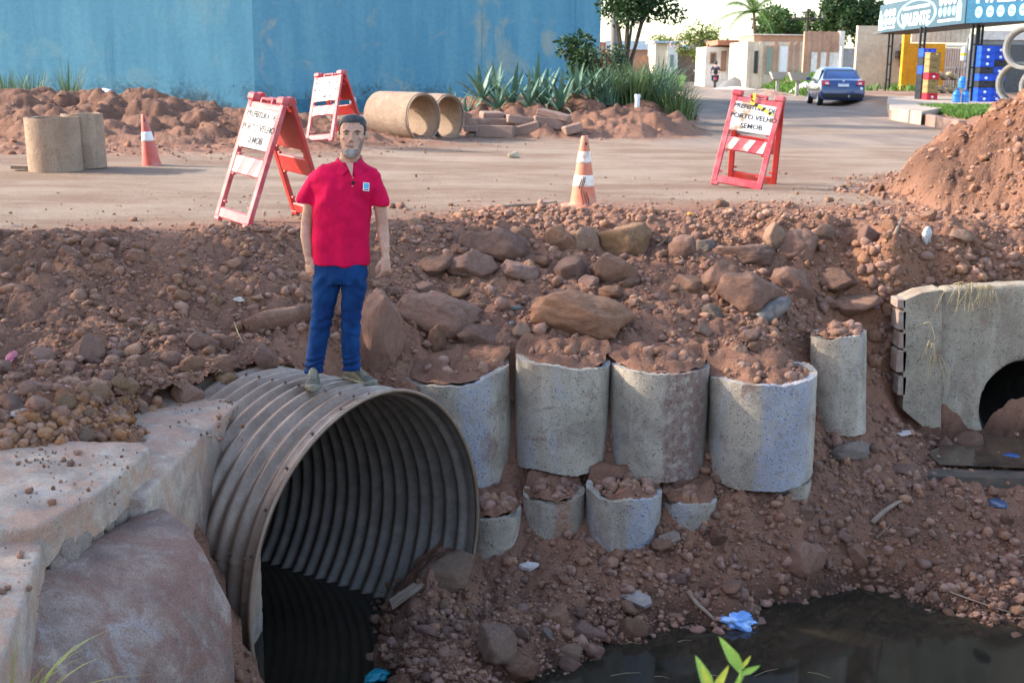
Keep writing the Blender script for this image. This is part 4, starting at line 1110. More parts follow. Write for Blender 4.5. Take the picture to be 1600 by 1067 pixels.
# ---------------------------------------------------------------- cones
M_CONE = mat('faded_orange', (.56, .165, .10), .55, (.50, .22, .15), 5, .85, 1.1, 12, .1, 30)
M_CONER = mat('faded_red_orange', (.50, .10, .08), .55, (.47, .16, .13), 5, .85, 1.1, 12, .1, 30)
def cone(label, loc, m, bands, base=True, tilt=(0, 0), Hc=.72, rz=.3):
    t = thing('traffic_cone', label, 'traffic cone', loc); t.rotation_euler = Euler((tilt[0], tilt[1], rz))
    r_at = lambda z: .036 + (.145 - .036) * (1 - z / Hc)
    b = MB(); b.lathe([(r_at(0) + .025, .02), (r_at(.03), .045)] + [(r_at(z), z) for z in np.linspace(.06, Hc, 14)] + [(.028, Hc + .012), (.022, Hc), (.02, Hc - .1)], 36)
    b.build('cone_body', m, t, auto=50)
    for a, c in bands:
        q = MB(); q.lathe([(r_at(a) - .002, a)] + [(r_at(z) + .0025, z) for z in np.linspace(a, c, 6)] + [(r_at(c) - .002, c)], 36); q.build('reflective_band', M_STRIPE if base else M_SIGN, t, True)
    if base:
        q = MB(); pts = [(.21 * math.copysign(abs(math.cos(a)) ** .55, math.cos(a)), .21 * math.copysign(abs(math.sin(a)) ** .55, math.sin(a))) for a in np.linspace(0, 2 * PI, 40, endpoint=False)]
        q.prism(pts, .0, .028); q.build('base', m, t)
    h_ = MB(); h_.box((0, -r_at(Hc - .07) + .001, Hc - .07), (.018, .006, .035), None, .002); h_.build('slot', M_TAPE_K, t)
    return t
p = at_z(911, 323, .02); cone('orange and white striped cone with brown drips above the rubble', (p[0], p[1], gz(p[0], p[1]) - .0), M_CONE, ((.22, .335), (.46, .575)))
stc = [o for o in bpy.data.objects if o.name.startswith('traffic_cone')][-1]
q = MB(); M_DRIP = mat('brown_drip', (.16, .075, .05), .7)
for a0, z0, z1 in ((-1.75, .33, .03), (-1.95, .30, .20), (-1.5, .19, .05), (-1.3, .17, .03), (-1.6, .32, .22)):
    zs = np.linspace(z0, z1, 7)
    pts = [((.036 + .109 * (1 - z / .72) + .003) * np.array([math.cos(a0 - .3 + .12 * math.sin(z * 25)), math.sin(a0 - .3 + .12 * math.sin(z * 25)), 0]) + np.array([0, 0, z])) for z in zs]
    q.tube(pts, [.004, .006, .005, .007, .005, .006, .003], 6)
q.build('mud_drip', M_DRIP, stc)
p = at_z(238, 258, 0); cone('leaning reddish cone with white top band, sunk in earth beside the left road edge', (p[0], p[1], gz(p[0], p[1]) - .08), M_CONER, ((.42, .55),), False, (R(-3), R(-6)), .78)
p = at_y(1184, 190, 33); cone('distant cone seen over the top of the dirty right barricade', (p[0], p[1], gz(p[0], p[1])), M_CONE, ((.22, .335), (.46, .575)))

# ---------------------------------------------------------------- the man
YM = 7.95; PXM = 1 / 246.0
def J(u, v, dy=0.0): return at_y(u, v, YM + dy)
T32 = np.linspace(0, 2 * PI, 32, endpoint=False)
def sec(u, v, wpx, dep, dy=0.0, e=2.3, du=None):
    p = J(u, v, dy); a = wpx / 2 * PXM; c, s = np.cos(T32), np.sin(T32)
    return np.stack([p[0] + a * np.sign(c) * np.abs(c) ** (2 / e), p[1] + dep / 2 * np.sign(s) * np.abs(s) ** (2 / e), np.full(32, p[2])], -1)
def pxtube(b, pts, rad, n=16):
    b.tube([J(*q) if not isinstance(q, np.ndarray) else q for q in pts], [r_ * PXM for r_ in rad], n)
foot_l, foot_r = at_z(489, 603, -.60), at_z(561, 594, -.62)
man = thing('person', 'man in magenta polo shirt and blue jeans standing on the steel culvert', 'person', ((foot_l + foot_r) / 2) * np.array([1, 1, 0]) + np.array([0, 0, -.6]))
ML = np.array(man.location)
g = N('skin'); v = g.coord('Object')
M_SKIN = g.done(g.scalecol(g.mix(g.ramp(g.noise(v, 18, 4), .4, .65), (.47, .275, .205), (.41, .215, .16)), g.noise(v, 60, 3), .9, 1.08), .5, g.bump(g.noise(v, 260, 3), .12, .002), 0, .35)
g.b.inputs['Subsurface Weight'].default_value = .12; g.b.inputs['Subsurface Radius'].default_value = (.02, .008, .004); g.b.inputs['Subsurface Scale'].default_value = .4
M_POLO = cloth_mat('magenta_polo_cloth', (.52, .004, .056), 700)
M_POLOC = cloth_mat('magenta_collar_cloth', (.48, .005, .056), 500)
g = N('blue_denim'); v = g.coord('Object')
c = g.mix(g.ramp(g.noise(g.coord('Object', (1, 1, .5)), 6, 5, .65), .35, .68), (.003, .020, .085), (.007, .047, .165))
M_DENIM = g.done(g.scalecol(c, g.noise(v, 240, 3), .85, 1.15), .85, g.bump(g.noise(v, 500, 3), .2, .002), 0, .15)
M_SHOE = mat('olive_canvas', (.085, .08, .06), .8, (.12, .11, .085), 12, .85, 1.12, 40, .25, 300)
M_SOLE = mat('grey_rubber', (.19, .18, .135), .75, (.13, .12, .09), 15)
M_LACE = mat('pale_lace', (.30, .28, .22), .85)
M_HAIR = mat('greying_hair', (.028, .028, .03), .6, (.10, .10, .105), 25, .7, 1.3, 90, .5, 160, .004, edge=(.5, .75))
M_BEARD = mat('grey_beard', (.165, .125, .105), .75, (.33, .30, .285), 20, .75, 1.2, 120, .4, 200, .003, edge=(.42, .62))
M_BROW = mat('dark_eyebrow', (.045, .035, .03), .8)

b = MB()
b.loft([sec(532, 405, 78, .20), sec(533, 350, 80, .21), sec(536, 300, 84, .21), sec(540, 275, 92, .18), sec(543, 262, 74, .15), sec(546, 252, 34, .125, .005), sec(547, 244, 31, .115, -.002), sec(549, 234, 31, .115, -.01), sec(550, 225, 30, .115, -.005)])
HS = [(247, 12, -.092, -.055), (244, 20, -.102, -.03), (240, 26, -.106, .0), (234, 31, -.104, .045), (225, 34.5, -.100, .07), (216, 37.5, -.097, .085), (207, 39, -.096, .094), (198, 39.5, -.094, .097), (190, 37, -.084, .088), (185, 30, -.062, .07), (181.5, 17, -.03, .04), (180.5, 5, -.008, .012)]
HU = 551.0
b.loft([sec(HU - (v_ - 205) * .06, v_, w_, bk - fr, (fr + bk) / 2, 2.25) for v_, w_, fr, bk in HS])
b.tube([J(549.5, 206, -.096), J(549, 213, -.106), J(548.5, 219, -.118), J(548.3, 222, -.112)], [.008, .009, .0135, .007], 12)
for s in (-1, 1):
    b.tube([J(548.5 + s * 3.2, 221.5, -.105), J(548.5 + s * 3.6, 222, -.100)], [.008, .005], 10)
    b.tube([J(550 + s * 4, 205.5, -.096), J(550 + s * 9, 204, -.094), J(550 + s * 14, 206, -.082)], [.006, .0075, .005], 10)
    b.tube([J(550 + s * 11, 217, -.080), J(550 + s * 14, 216, -.066)], [.014, .012], 10)
    e0 = J(HU + s * 19.8, 212, .012); b.loft([e0 + np.stack([s * (.001 + k * .009) + 0 * T32, .019 * (1 - .12 * k) * np.cos(T32) + .004 * k, .030 * (1 - .1 * k) * np.sin(T32)], -1) for k in range(3)])
# arms
b.tube([J(508, 276), J(494, 285), J(487, 312), J(481, 340, .01), J(479.5, 352, .012), J(479, 370, 0), J(481, 390, -.02), J(482.5, 402, -.025), J(484, 410, -.03)], [.047, .047, .044, .041, .040, .040, .033, .027, .029], 18)
b.tube([J(572, 278), J(586, 288), J(592, 312), J(596, 338, .01), J(597.5, 352, .012), J(599, 370, 0), J(601, 388, -.02), J(602, 398, -.025), J(603, 406, -.03)], [.046, .046, .043, .040, .039, .039, .031, .0255, .027], 18)
def hand(b, w, d, side, outw, fwd, s=1.0, curl=.4):
    """w wrist point, d direction the fingers hang, outw across the palm towards the little finger, fwd palm normal"""
    w, d, o, f = (np.asarray(a, float) for a in (w, d, outw, fwd)); d /= np.linalg.norm(d); o = o - d * (o @ d); o /= np.linalg.norm(o); f = np.cross(d, o) * np.sign(np.cross(d, o) @ f)
    secs = []
    for t, wd, th in ((-.01, .027, .021), (.02, .034, .021), (.05, .041, .020), (.078, .042, .017), (.092, .040, .014)):
        secs.append(w + d * t * s + np.outer(np.cos(T32), o) * wd * s + np.outer(np.sin(T32), f) * th * s)
    b.loft(secs)
    for k, (off, L) in enumerate(((-.030, .072), (-.010, .080), (.011, .075), (.031, .058))):
        p0 = w + d * .075 * s + o * off * s; q = [p0]
        ang = .12 + .06 * k
        for j, fr in enumerate((.30, .30, .22, .18)):
            ang += curl * (.35 if j == 0 else .8); dd = d * math.cos(ang) + f * math.sin(ang) + o * off * 1.3
            q.append(q[-1] + dd * L * fr * s * 1.25)
        b.tube(q, [.0098 * s, .0094 * s, .0088 * s, .008 * s, .0055 * s], 10)
    th = [w + d * .012 * s - o * .022 * s, w + d * .04 * s - o * .046 * s + f * .014 * s, w + d * .068 * s - o * .056 * s + f * .026 * s, w + d * .092 * s - o * .052 * s + f * .034 * s]
    b.tube(th, [.0135 * s, .0125 * s, .0105 * s, .0065 * s], 10)
hand(b, J(484, 404, -.028), (.05, -.08, -1), -1, (-.75, .62, 0), (.6, .75, 0), 1.02, .28)
hand(b, J(602.5, 402, -.03), (.02, -.10, -1), 1, (.62, .75, 0), (-.75, .6, 0), 1.02, .62)
body = b.build('body', M_SKIN, man)
remesh(body, .0042, 4, .5)
me = body.data; n = len(me.vertices); co = np.empty(n * 3, np.float32); me.vertices.foreach_get('co', co); co = co.reshape(-1, 3).astype(float)
def push(c, sig, vec):
    global co
    d2 = (((co - c) / np.asarray(sig)) ** 2).sum(1); co = co + np.exp(-d2)[:, None] * np.asarray(vec)
for s in (-1, 1): push(J(550 + s * 8.6, 209.5, -.096), (.013, .02, .0085), (0, .009, 0))
push(J(548, 232.5, -.11), (.016, .02, .004), (0, .004, 0)); push(J(548, 228.6, -.108), (.016, .02, .0028), (0, .005, 0)); push(J(548, 226.5, -.106), (.014, .02, .004), (0, -.002, 0)); push(J(548, 230.8, -.106), (.013, .02, .004), (0, -.003, 0))
for s in (-1, 1): push(J(548 + s * 15, 230, -.07), (.012, .025, .02), (-s * .004, .002, 0))
me.vertices.foreach_set('co', co.ravel().astype(np.float32)); me.update()
if not me.materials: me.materials.append(M_SKIN)
def skin_patch(name, m, sel, off, seed=0, nz=0.0):
    me = body.data; n = len(me.vertices); C_ = np.empty(n * 3, np.float32); me.vertices.foreach_get('co', C_); C_ = C_.reshape(-1, 3)
    Nn = np.empty(n * 3, np.float32); me.vertices.foreach_get('normal', Nn); Nn = Nn.reshape(-1, 3)
    keep = sel(C_.astype(float)); V = C_ + Nn * (off * (1 + nz * n3(C_.astype(float), 60, seed)))[:, None] if nz else C_ + Nn * off
    F = [tuple(f.vertices) for f in me.polygons if all(keep[i] for i in f.vertices)]
    used = sorted({i for f in F for i in f}); mp = {a: i for i, a in enumerate(used)}
    mb = MB(); mb.add(V[used], [tuple(mp[i] for i in f) for f in F]); o = mb.build(name, m, man, True)
    sd = o.modifiers.new('s', 'SOLIDIFY'); sd.thickness = off * 1.6; sd.offset = -1; evaluated(o)
    return o
hc = J(HU, 207, 0); zpx = lambda v_: J(550, v_, -.02)[2]
def hair_sel(C_):
    y = C_[:, 1] - YM; z = C_[:, 2]; x = np.abs(C_[:, 0] - hc[0]); ear = (y > -.012) & (y < .035) & (x > .079) & (z < zpx(204))
    line = np.where(y < -.06, zpx(191.5) + .10 * (x - .03) * 0 - .012 * (x > .055), np.where(y < -.035, zpx(194) - (y + .06) * .9, np.where(y < .0, zpx(212), np.where(y < .04, zpx(208), zpx(236)))))
    return (z > line + n3(C_, 70, 2) * .004) & ~ear & (np.abs(C_[:, 0] - hc[0]) < .2)
def beard_sel(C_):
    y = C_[:, 1] - YM; z = C_[:, 2]; dx = np.abs(C_[:, 0] - J(549.6, 230)[0])
    dzp = zpx(225) - zpx(226)
    low = z < np.where(dx < .027, zpx(225), zpx(231.5) + dzp * np.clip((dx - .045) * 560, 0, 15)) + n3(C_, 80, 4) * .004
    mouth = (dx < .024) & (z > zpx(232)) & (z < zpx(227.6))
    return low & ~mouth & (z > zpx(249)) & (y < -.006) & (y > -.15) & (z > zpx(246) + (y + .10) * .55)
skin_patch('hair', M_HAIR, hair_sel, .006, 3, .7)
M_STUB = mat('stubble', (.27, .165, .13), .7, (.20, .14, .12), 40, .8, 1.15, 150, .3, 300, .002, edge=(.42, .62))
skin_patch('stubble', M_STUB, beard_sel, .0012, 5, .3)
def chin_sel(C_):
    dx = np.abs(C_[:, 0] - J(549.6, 230)[0]); z = C_[:, 2]
    return beard_sel(C_) & (dx < .036 + n3(C_, 60, 8) * .006) & ((z < zpx(231.5)) | (dx < .020) & (z < zpx(225.6)) | (dx > .022) & (dx < .032))
skin_patch('beard', M_BEARD, chin_sel, .0024, 6, .6)
for s in (-1, 1):
    q = MB(); q.tube([J(550 + s * 4.2, 205.8, -.1035), J(550 + s * 8.5, 204.0, -.1015), J(550 + s * 13.4, 206, -.089)], [.0025, .0034, .002], 8); q.build('eyebrow', M_BROW, man)
    V0, F0 = ICO[3]; q = MB(); q.add(V0 * np.array([.0115, .008, .0052]), F0, None, J(550 + s * 8.6, 209.8, -.086)); eo = q.build('eye', mat('eye_white', (.42, .37, .34), .3), man, True)
    q = MB(); q.add(V0 * np.array([.0058, .004, .0050]), F0, None, J(550 + s * 8.6, 209.8, -.0915)); q.build('iris', mat('iris_dark', (.02, .014, .01), .25), eo, True)
V0, F0 = ICO[3]; q = MB(); q.add(V0 * np.array([.021, .006, .0052]), F0, None, J(548, 229.3, -.1035)); q.build('lips', mat('lip', (.30, .125, .10), .5), man, True)
# polo shirt
b = MB()
b.loft([sec(532, 412, 91, .245), sec(532, 400, 91, .25), sec(532, 375, 90, .25), sec(533, 345, 92, .255), sec(534.5, 315, 97, .265), sec(537, 292, 104, .255), sec(539.5, 275, 110, .215), sec(542, 264, 92, .18), sec(544, 256, 60, .155), sec(545.5, 253, 50, .15)])
b.tube([J(514, 270), J(498, 279), J(488, 294), J(481.5, 308), J(478.5, 319)], [.062, .066, .066, .063, .064], 20)
b.tube([J(566, 272), J(583, 282), J(589.5, 297), J(592.5, 311), J(593, 322)], [.062, .063, .062, .059, .060], 20)
shirt = b.build('polo_shirt', M_POLO, man); remesh(shirt, .007, 6, .5)
def folds(o, fn):
    me = o.data; n = len(me.vertices); C_ = np.empty(n * 3, np.float32); me.vertices.foreach_get('co', C_); C_ = C_.reshape(-1, 3).astype(float)
    Nn = np.empty(n * 3, np.float32); me.vertices.foreach_get('normal', Nn); Nn = Nn.reshape(-1, 3)
    C_ = C_ + Nn * fn(C_)[:, None]; me.vertices.foreach_set('co', C_.ravel().astype(np.float32)); me.update()
def shirt_f(C_):
    x = C_[:, 0] - J(533, 340)[0]; z = C_[:, 2] - J(533, 340)[2]
    low = sstep(.1, -.3, z)
    a = np.sin(x * 42 + z * 4 + 3 * fbm(x * 4, z * 3, 3)) * .007 * low
    d1 = np.sin((z * 30 + np.abs(x) * 34) + 4 * fbm(x * 6, z * 6, 5)) * .008 * sstep(.02, .16, np.abs(x)) * sstep(-.05, .12, z)
    return a + d1 + (fbm(x * 9, z * 7, 11) - .5) * .02
folds(shirt, shirt_f)
if not shirt.data.materials: shirt.data.materials.append(M_POLO)
# collar: two leaves and the back band, opening at the front
q = MB()
for s in (-1, 1):
    top = [J(546 + s * 16, 246, .03), J(546 + s * 18.5, 246.5, -.01), J(546 + s * 15, 251, -.06), J(546 + s * 8, 258, -.088), J(546 + s * 1.5, 265, -.102)]
    bot = [J(546 + s * 20, 257, .04), J(546 + s * 27, 258, -.01), J(546 + s * 26, 264, -.065), J(546 + s * 19, 271, -.100), J(546 + s * 12, 275, -.112)]
    V = [x for a, c in zip(top, bot) for x in (a, c, c + np.array([0, .006, .0]), a + np.array([0, .006, 0]))]
    F = [f for k in range(4) for f in ((4 * k, 4 * k + 4, 4 * k + 5, 4 * k + 1), (4 * k + 1, 4 * k + 5, 4 * k + 6, 4 * k + 2), (4 * k + 2, 4 * k + 6, 4 * k + 7, 4 * k + 3), (4 * k + 3, 4 * k + 7, 4 * k + 4, 4 * k))] + [(0, 1, 2, 3), (16, 19, 18, 17)]
    q = MB(); q.add(V, F); q.build('collar', M_POLOC, man, auto=50)
q = MB(); q.add([J(546 - 6, 254, -.078), J(546 + 6, 254, -.078), J(550.5, 275, -.128), J(549.5, 275, -.128), J(546 - 6, 254, -.05), J(546 + 6, 254, -.05), J(550, 275, -.08)], [(0, 1, 2, 3), (4, 5, 1, 0), (0, 3, 6, 4), (1, 5, 6, 2), (3, 2, 6), (4, 6, 5)]); q.build('neck_opening', M_SKIN, man)
for vv in (278, 291):
    q = MB(); q.add(V0 * np.array([.0045, .003, .0045]), F0, None, J(551, vv, -.133)); q.build('button', M_LACE, man, True)
q = MB(); q.add(V0 * np.array([.011, .008, .012]), F0, None, J(551.5, 285.5, -.137)); mic = q.build('clip_microphone', mat('black_foam', (.012, .012, .013), .9, bump=.5, bscale=500), man, True)
def on_chest(pts, y, th): return [J(a, c, y) for a, c in pts] + [J(a, c, y + th) for a, c in pts]
q = MB(); q.add(on_chest([(567.5, 285), (577.5, 286.2), (576.8, 299), (567, 298)], -.1205, .03), [(0, 1, 2, 3), (7, 6, 5, 4), (0, 4, 5, 1), (1, 5, 6, 2), (2, 6, 7, 3), (3, 7, 4, 0)]); bd = q.build('chest_badge', mat('badge_white', (.75, .78, .8), .5), man)
q = MB(); q.add(on_chest([(568.6, 286.4), (576.4, 287.3), (575.9, 294.8), (568.3, 293.9)], -.1225, .002), [(0, 1, 2, 3), (7, 6, 5, 4), (0, 4, 5, 1), (1, 5, 6, 2), (2, 6, 7, 3), (3, 7, 4, 0)]); q.build('badge_emblem', mat('badge_blue', (.10, .42, .72), .5), bd)
q = MB(); q.add(on_chest([(568.4, 295.2), (575.8, 296), (575.6, 297.6), (568.2, 296.8)], -.1225, .002), [(0, 1, 2, 3), (7, 6, 5, 4), (0, 4, 5, 1), (1, 5, 6, 2), (2, 6, 7, 3), (3, 7, 4, 0)]); q.build('badge_line', mat('badge_navy', (.02, .05, .2), .5), bd)
# jeans
b = MB()
b.loft([sec(532, 398, 84, .215), sec(532, 415, 86, .225), sec(532, 430, 87, .235), sec(532, 442, 84, .22)])
b.loft([sec(511, 430, 46, .205), sec(509, 455, 42, .175), sec(505.5, 480, 36.5, .15), sec(503, 500, 34, .142), sec(498.5, 525, 31, .136, .01), sec(494, 550, 31, .13, .01), sec(491.5, 570, 30, .128, .005), sec(490.5, 581, 31, .135)])
b.loft([sec(553, 430, 44, .205), sec(553, 455, 38, .172), sec(550, 480, 33.5, .15), sec(548.5, 500, 32, .142), sec(548, 525, 29, .134, .01), sec(548, 550, 29, .128, .03), sec(549, 568, 29, .128, .06), sec(549.5, 578, 29.5, .135, .07)])
jeans = b.build('jeans', M_DENIM, man); remesh(jeans, .0065, 4, .5)
def jean_f(C_):
    z = C_[:, 2]; x = C_[:, 0]; y = C_[:, 1]
    kn = np.exp(-((z - J(525, 503)[2]) / .09) ** 2); an = np.exp(-((z - J(525, 570)[2]) / .07) ** 2); cr = np.exp(-((z - J(525, 440)[2]) / .07) ** 2)
    w_ = np.sin(z * 70 + 14 * fbm(x * 7, z * 6 + y * 5, 1) + x * 22) * .0038
    w2_ = np.sin(z * 130 + 12 * fbm(x * 9 + 3, z * 6, 2) - x * 25) * .0055
    return w_ * (kn * .9 + .25) + w2_ * an + np.sin(z * 60 + np.abs(x - J(532, 440)[0]) * 70) * .004 * cr + (fbm(x * 10, z * 6, 4) - .5) * .012
folds(jeans, jean_f)
if not jeans.data.materials: jeans.data.materials.append(M_DENIM)
# shoes
def shoe(loc, ang, name='shoe'):
    M_ = rotm(0, 0, ang); loc = np.asarray(loc) - ML
    prof = [(-.105, .022, .06), (-.10, .030, .075), (-.06, .036, .098), (-.01, .036, .105), (.04, .040, .085), (.09, .046, .064), (.13, .046, .05), (.165, .036, .04), (.185, .018, .028), (.19, .006, .02)]
    b = MB(); secs = []
    for x, wd, h in prof:
        t = np.linspace(0, 2 * PI, 24, endpoint=False); c, s = np.cos(t), np.sin(t)
        secs.append(np.stack([np.full(24, x), wd * np.sign(c) * np.abs(c) ** .8, .018 + np.where(s > 0, (h - .018) * np.abs(s) ** .8, -.006 * np.abs(s))], -1))
    b.loft(secs); b.v = [b.v[0] @ M_.T + loc]
    so = b.build(name, M_SHOE, man, True)
    b = MB(); secs = []
    for x, wd, h in [(-.11, .010, 0), (-.106, .026, 0)] + [(p[0], p[1] + .005, 0) for p in prof[1:-1]] + [(.193, .018, 0), (.198, .006, 0)]:
        t = np.linspace(0, 2 * PI, 16, endpoint=False); c, s = np.cos(t), np.sin(t)
        secs.append(np.stack([np.full(16, x), wd * c, .014 + .015 * np.sign(s) * np.abs(s) ** .4 + (.012 if x > .15 else 0) * (s > 0)], -1))
    b.loft(secs); b.v = [b.v[0] @ M_.T + loc]; b.build('sole', M_SOLE, so, True)
    b = MB()
    for k in range(5):
        x = .02 + k * .019; h = np.interp(x, [p[0] for p in prof], [p[2] for p in prof]); t = np.linspace(-.9, .9, 7)
        b.tube([(x + .006 * (1 if i % 2 else -1), .030 * math.sin(a), h * (.80 + .22 * math.cos(a)) ) for i, a in enumerate(t)], .0035, 6)
    b.v = [q_ @ M_.T + loc for q_ in b.v]; b.build('laces', M_LACE, so, True)
def pipe_top(x, y):
    r_ = np.array([x, y, 0]) - PC; pp = r_ @ P_H; return PC[2] + math.sqrt((PR + .006) ** 2 - pp ** 2)
shoe((foot_l[0], foot_l[1] + .02, pipe_top(foot_l[0], foot_l[1]) + .004), R(-83)); shoe((foot_r[0] - .02, foot_r[1] + .02, pipe_top(foot_r[0], foot_r[1]) + .004), R(-42))
for o in [body, *[c for c in man.children if c is not body]]:
    # mesh data of the figure was laid out in world space: bring it into the person's own space
    if o.name.split('.')[0] in ('shoe',): continue
    o.data.transform(Matrix.Translation(-Vector(ML)))
    for c in o.children: c.data.transform(Matrix.Translation(-Vector(ML)))

# ---------------------------------------------------------------- trees added outside the picture on the left to shade the ditch
M_LEAF = leaf_mat('broad_leaf', (.055, .10, .025))
M_LEAFD = leaf_mat('dark_leaf', (.028, .06, .02)); M_LEAFG = leaf_mat('grey_green_leaf', (.06, .10, .06), .3, .15)
M_LEAFY = leaf_mat('yellow_green_leaf', (.13, .17, .03))
M_BARK = mat('bark', (.12, .085, .06), .9, (.18, .14, .11), 8, .75, 1.2, 20, .6, 30, .02)
M_BARKD = mat('dark_bark', (.05, .042, .036), .9, (.085, .07, .06), 8, .75, 1.2, 20, .6, 30, .02)
def leaf_cloud(mb, clumps, n, size, seed, droop=.3, aspect=.5, shell=.6):
    """n leaves (two bent triangles pairs) spread through ellipsoid clumps"""
    r = np.random.default_rng(seed); cl = np.array(clumps, float); wt = (cl[:, 3] * cl[:, 4] * cl[:, 5]) ** .67; k = r.choice(len(cl), n, p=wt / wt.sum())
    d = r.normal(size=(n, 3)); d /= np.linalg.norm(d, axis=1)[:, None]; rad = r.uniform(shell, 1, n) ** .6
    P = cl[k, :3] + d * rad[:, None] * cl[k, 3:6]
    a = r.normal(size=(n, 3)) + d * .6; a[:, 2] -= droop; a /= np.linalg.norm(a, axis=1)[:, None]
    c = np.cross(a, r.normal(size=(n, 3))); c /= np.linalg.norm(c, axis=1)[:, None]; nn = np.cross(a, c)
    L = size * r.uniform(.6, 1.25, n)[:, None]; Wd = L * aspect
    V = np.stack([P, P + a * L * .5 + c * Wd * .5 + nn * L * .08, P + a * L, P + a * L * .5 - c * Wd * .5 + nn * L * .08], 1).reshape(-1, 3)
    i = np.arange(n) * 4; F = np.concatenate([np.stack([i, i + 1, i + 2], 1), np.stack([i, i + 2, i + 3], 1)])
    mb.append((V, F))
def leaf_obj(name, parts, m, parent, off):
    V = np.concatenate([p[0] for p in parts]); n = 0; Fs = []
    for p in parts: Fs.append(p[1] + n); n += len(p[0])
    return link(bpy.data.objects.new(name, fast_mesh(name, V - np.asarray(off), np.concatenate(Fs), m)), parent)
def branchy(mb, base, top, r0, seed, nb=7, spread=1.2, lean=.1):
    r = np.random.default_rng(seed); base, top = np.asarray(base, float), np.asarray(top, float); tips = []
    pts = [base + (top - base) * t + r.normal(size=3) * np.array([1, 1, 0]) * lean * t * .5 for t in np.linspace(0, 1, 6)]
    mb.tube(pts, [r0 * 1.25, r0, r0 * .85, r0 * .7, r0 * .5, r0 * .25], 9)
    for k in range(nb):
        t = r.uniform(.35, .95); j = int(t * 5); p = pts[j] + (pts[min(j + 1, 5)] - pts[j]) * (t * 5 - j); a = r.uniform(0, 2 * PI)
        e = p + np.array([math.cos(a), math.sin(a), r.uniform(.3, 1.0)]) * spread * r.uniform(.6, 1.1); m_ = (p + e) / 2 + np.array([0, 0, .1 * spread])
        mb.tube([p, m_, e], [r0 * .42, r0 * .28, r0 * .1], 6); tips.append(e)
    return tips
def tree(label, x, y, z0, h, crown, r0, nleaf, size, m, seed, name='leafy_tree', bark=None, clumps=None, group=None, nb=8, shell=.5, aspect=.5):
    t = thing(name, label, 'tree', (x, y, z0), 0, group); mb = MB(); off = np.array([x, y, z0])
    tips = branchy(mb, (0, 0, -.1), (0, 0, h * .8), r0, seed, nb, crown * .75, crown * .2); mb.build('trunk', bark or M_BARK, t, True)
    r = np.random.default_rng(seed + 50)
    if clumps is None:
        clumps = [(*e, *(crown * r.uniform(.28, .48, 3))) for e in tips] + [(r.normal() * crown * .25, r.normal() * crown * .25, h * .8 + r.normal() * crown * .2, *(crown * r.uniform(.35, .5, 3))) for _ in range(4)]
    pr_ = []; leaf_cloud(pr_, clumps, nleaf, size, seed, shell=shell, aspect=aspect)
    o = leaf_obj('crown', pr_, m, t, (0, 0, 0)); return t
r = np.random.default_rng(77)
for k, (yy, lo, hi, lab) in enumerate(((4.0, 1.6, 7.2, 'dense unseen tree left of the ditch, added for shade, nearest the camera'), (7.2, 1.8, 7.6, 'dense unseen tree left of the ditch, added for shade, between two others'), (10.1, 3.0, 7.6, 'open crowned unseen tree left of the ditch, added for shade, nearest the road'))):
    cl = []
    for j in range(26):
        zz = r.uniform(lo, hi); yo = r.uniform(-1.9, 1.7) + (.35 * (zz - 4.2) if k == 2 else 0)
        cl.append((r.uniform(-1.5, 1.5), yo, zz, r.uniform(.7, 1.1), r.uniform(.55, .9), r.uniform(.55, .9)))
    tree(lab, -10.6, yy, 0, 6, 2.0,   .16, 5200 if k < 2 else 3600, .24, M_LEAFD, 300 + k, 'unseen_shade_tree', None, cl, None, 9, .2, .6)
# ---------------------------------------------------------------- blue building
def wpart(root, name, m, boxes, bev=0.0, rz=0.0, auto=None):
    """boxes given in world space as (x0, x1, y0, y1, z0, z1)"""
    b = MB(); off = np.array(root.location)
    for x0, x1, y0, y1, z0, z1 in boxes: b.box((( x0 + x1) / 2 - off[0], (y0 + y1) / 2 - off[1], (z0 + z1) / 2 - off[2]), (abs(x1 - x0), abs(y1 - y0), abs(z1 - z0)), None, bev)
    return b.build(name, m, root)
def wprism(root, name, m, poly, z0, z1):
    off = root.location; b = MB(); b.prism([(a - off.x, c - off.y) for a, c in poly], z0 - off.z, z1 - off.z); return b.build(name, m, root)
def blue_mat(name, a, c, stain):
    g = N(name); v = g.coord('Object'); vst = g.coord('Object', (1, 1, .12))
    st = g.noise(vst, 1.3, 6, .65); n2 = g.noise(v, .55, 6, .65, .6); n3_ = g.noise(v, 9, 5, .7)
    col = g.mix(g.ramp(st, .36, .66), a, c)
    col = g.mix(g.math('MULTIPLY', g.ramp(n2, .50, .64), .75), col, stain)
    col = g.mix(g.math('MULTIPLY', g.ramp(g.noise(g.coord('Object', (1, 1, .05)), 1.6, 6, .75), .56, .70), .6), col, (.055, .14, .20))
    sx = g.n('ShaderNodeSeparateXYZ'); g.l(v, sx.inputs[0])
    low = g.math('MULTIPLY', g.ramp(g.math('ADD', sx.outputs[2], g.math('MULTIPLY', g.math('SUBTRACT', n3_, .5), 1.2)), .95, .35), g.ramp(g.noise(v, 1.2, 5, .7), .38, .58))
    col = g.mix(g.math('MULTIPLY', low, .8), col, (.045, .065, .075))
    col = g.scalecol(col, n3_, .9, 1.08)
    return g.done(col, .8, g.bump(n3_, .15, .02), 0, .25)
M_BLUE = blue_mat('blue_plaster', (.080, .232, .330), (.112, .285, .38), (.14, .28, .34))
M_BLUE2 = blue_mat('teal_blue_plaster', (.088, .245, .345), (.13, .30, .385), (.30, .33, .29))
c0, c1 = at_y(397, 100, 36.5), at_y(937, 100, 43.0); cL = at_y(-160, 100, 38.5)
bb = thing('blue_building', 'big blue painted building with streaked windowless walls behind the road', 'building', (c0[0], c0[1], 0))
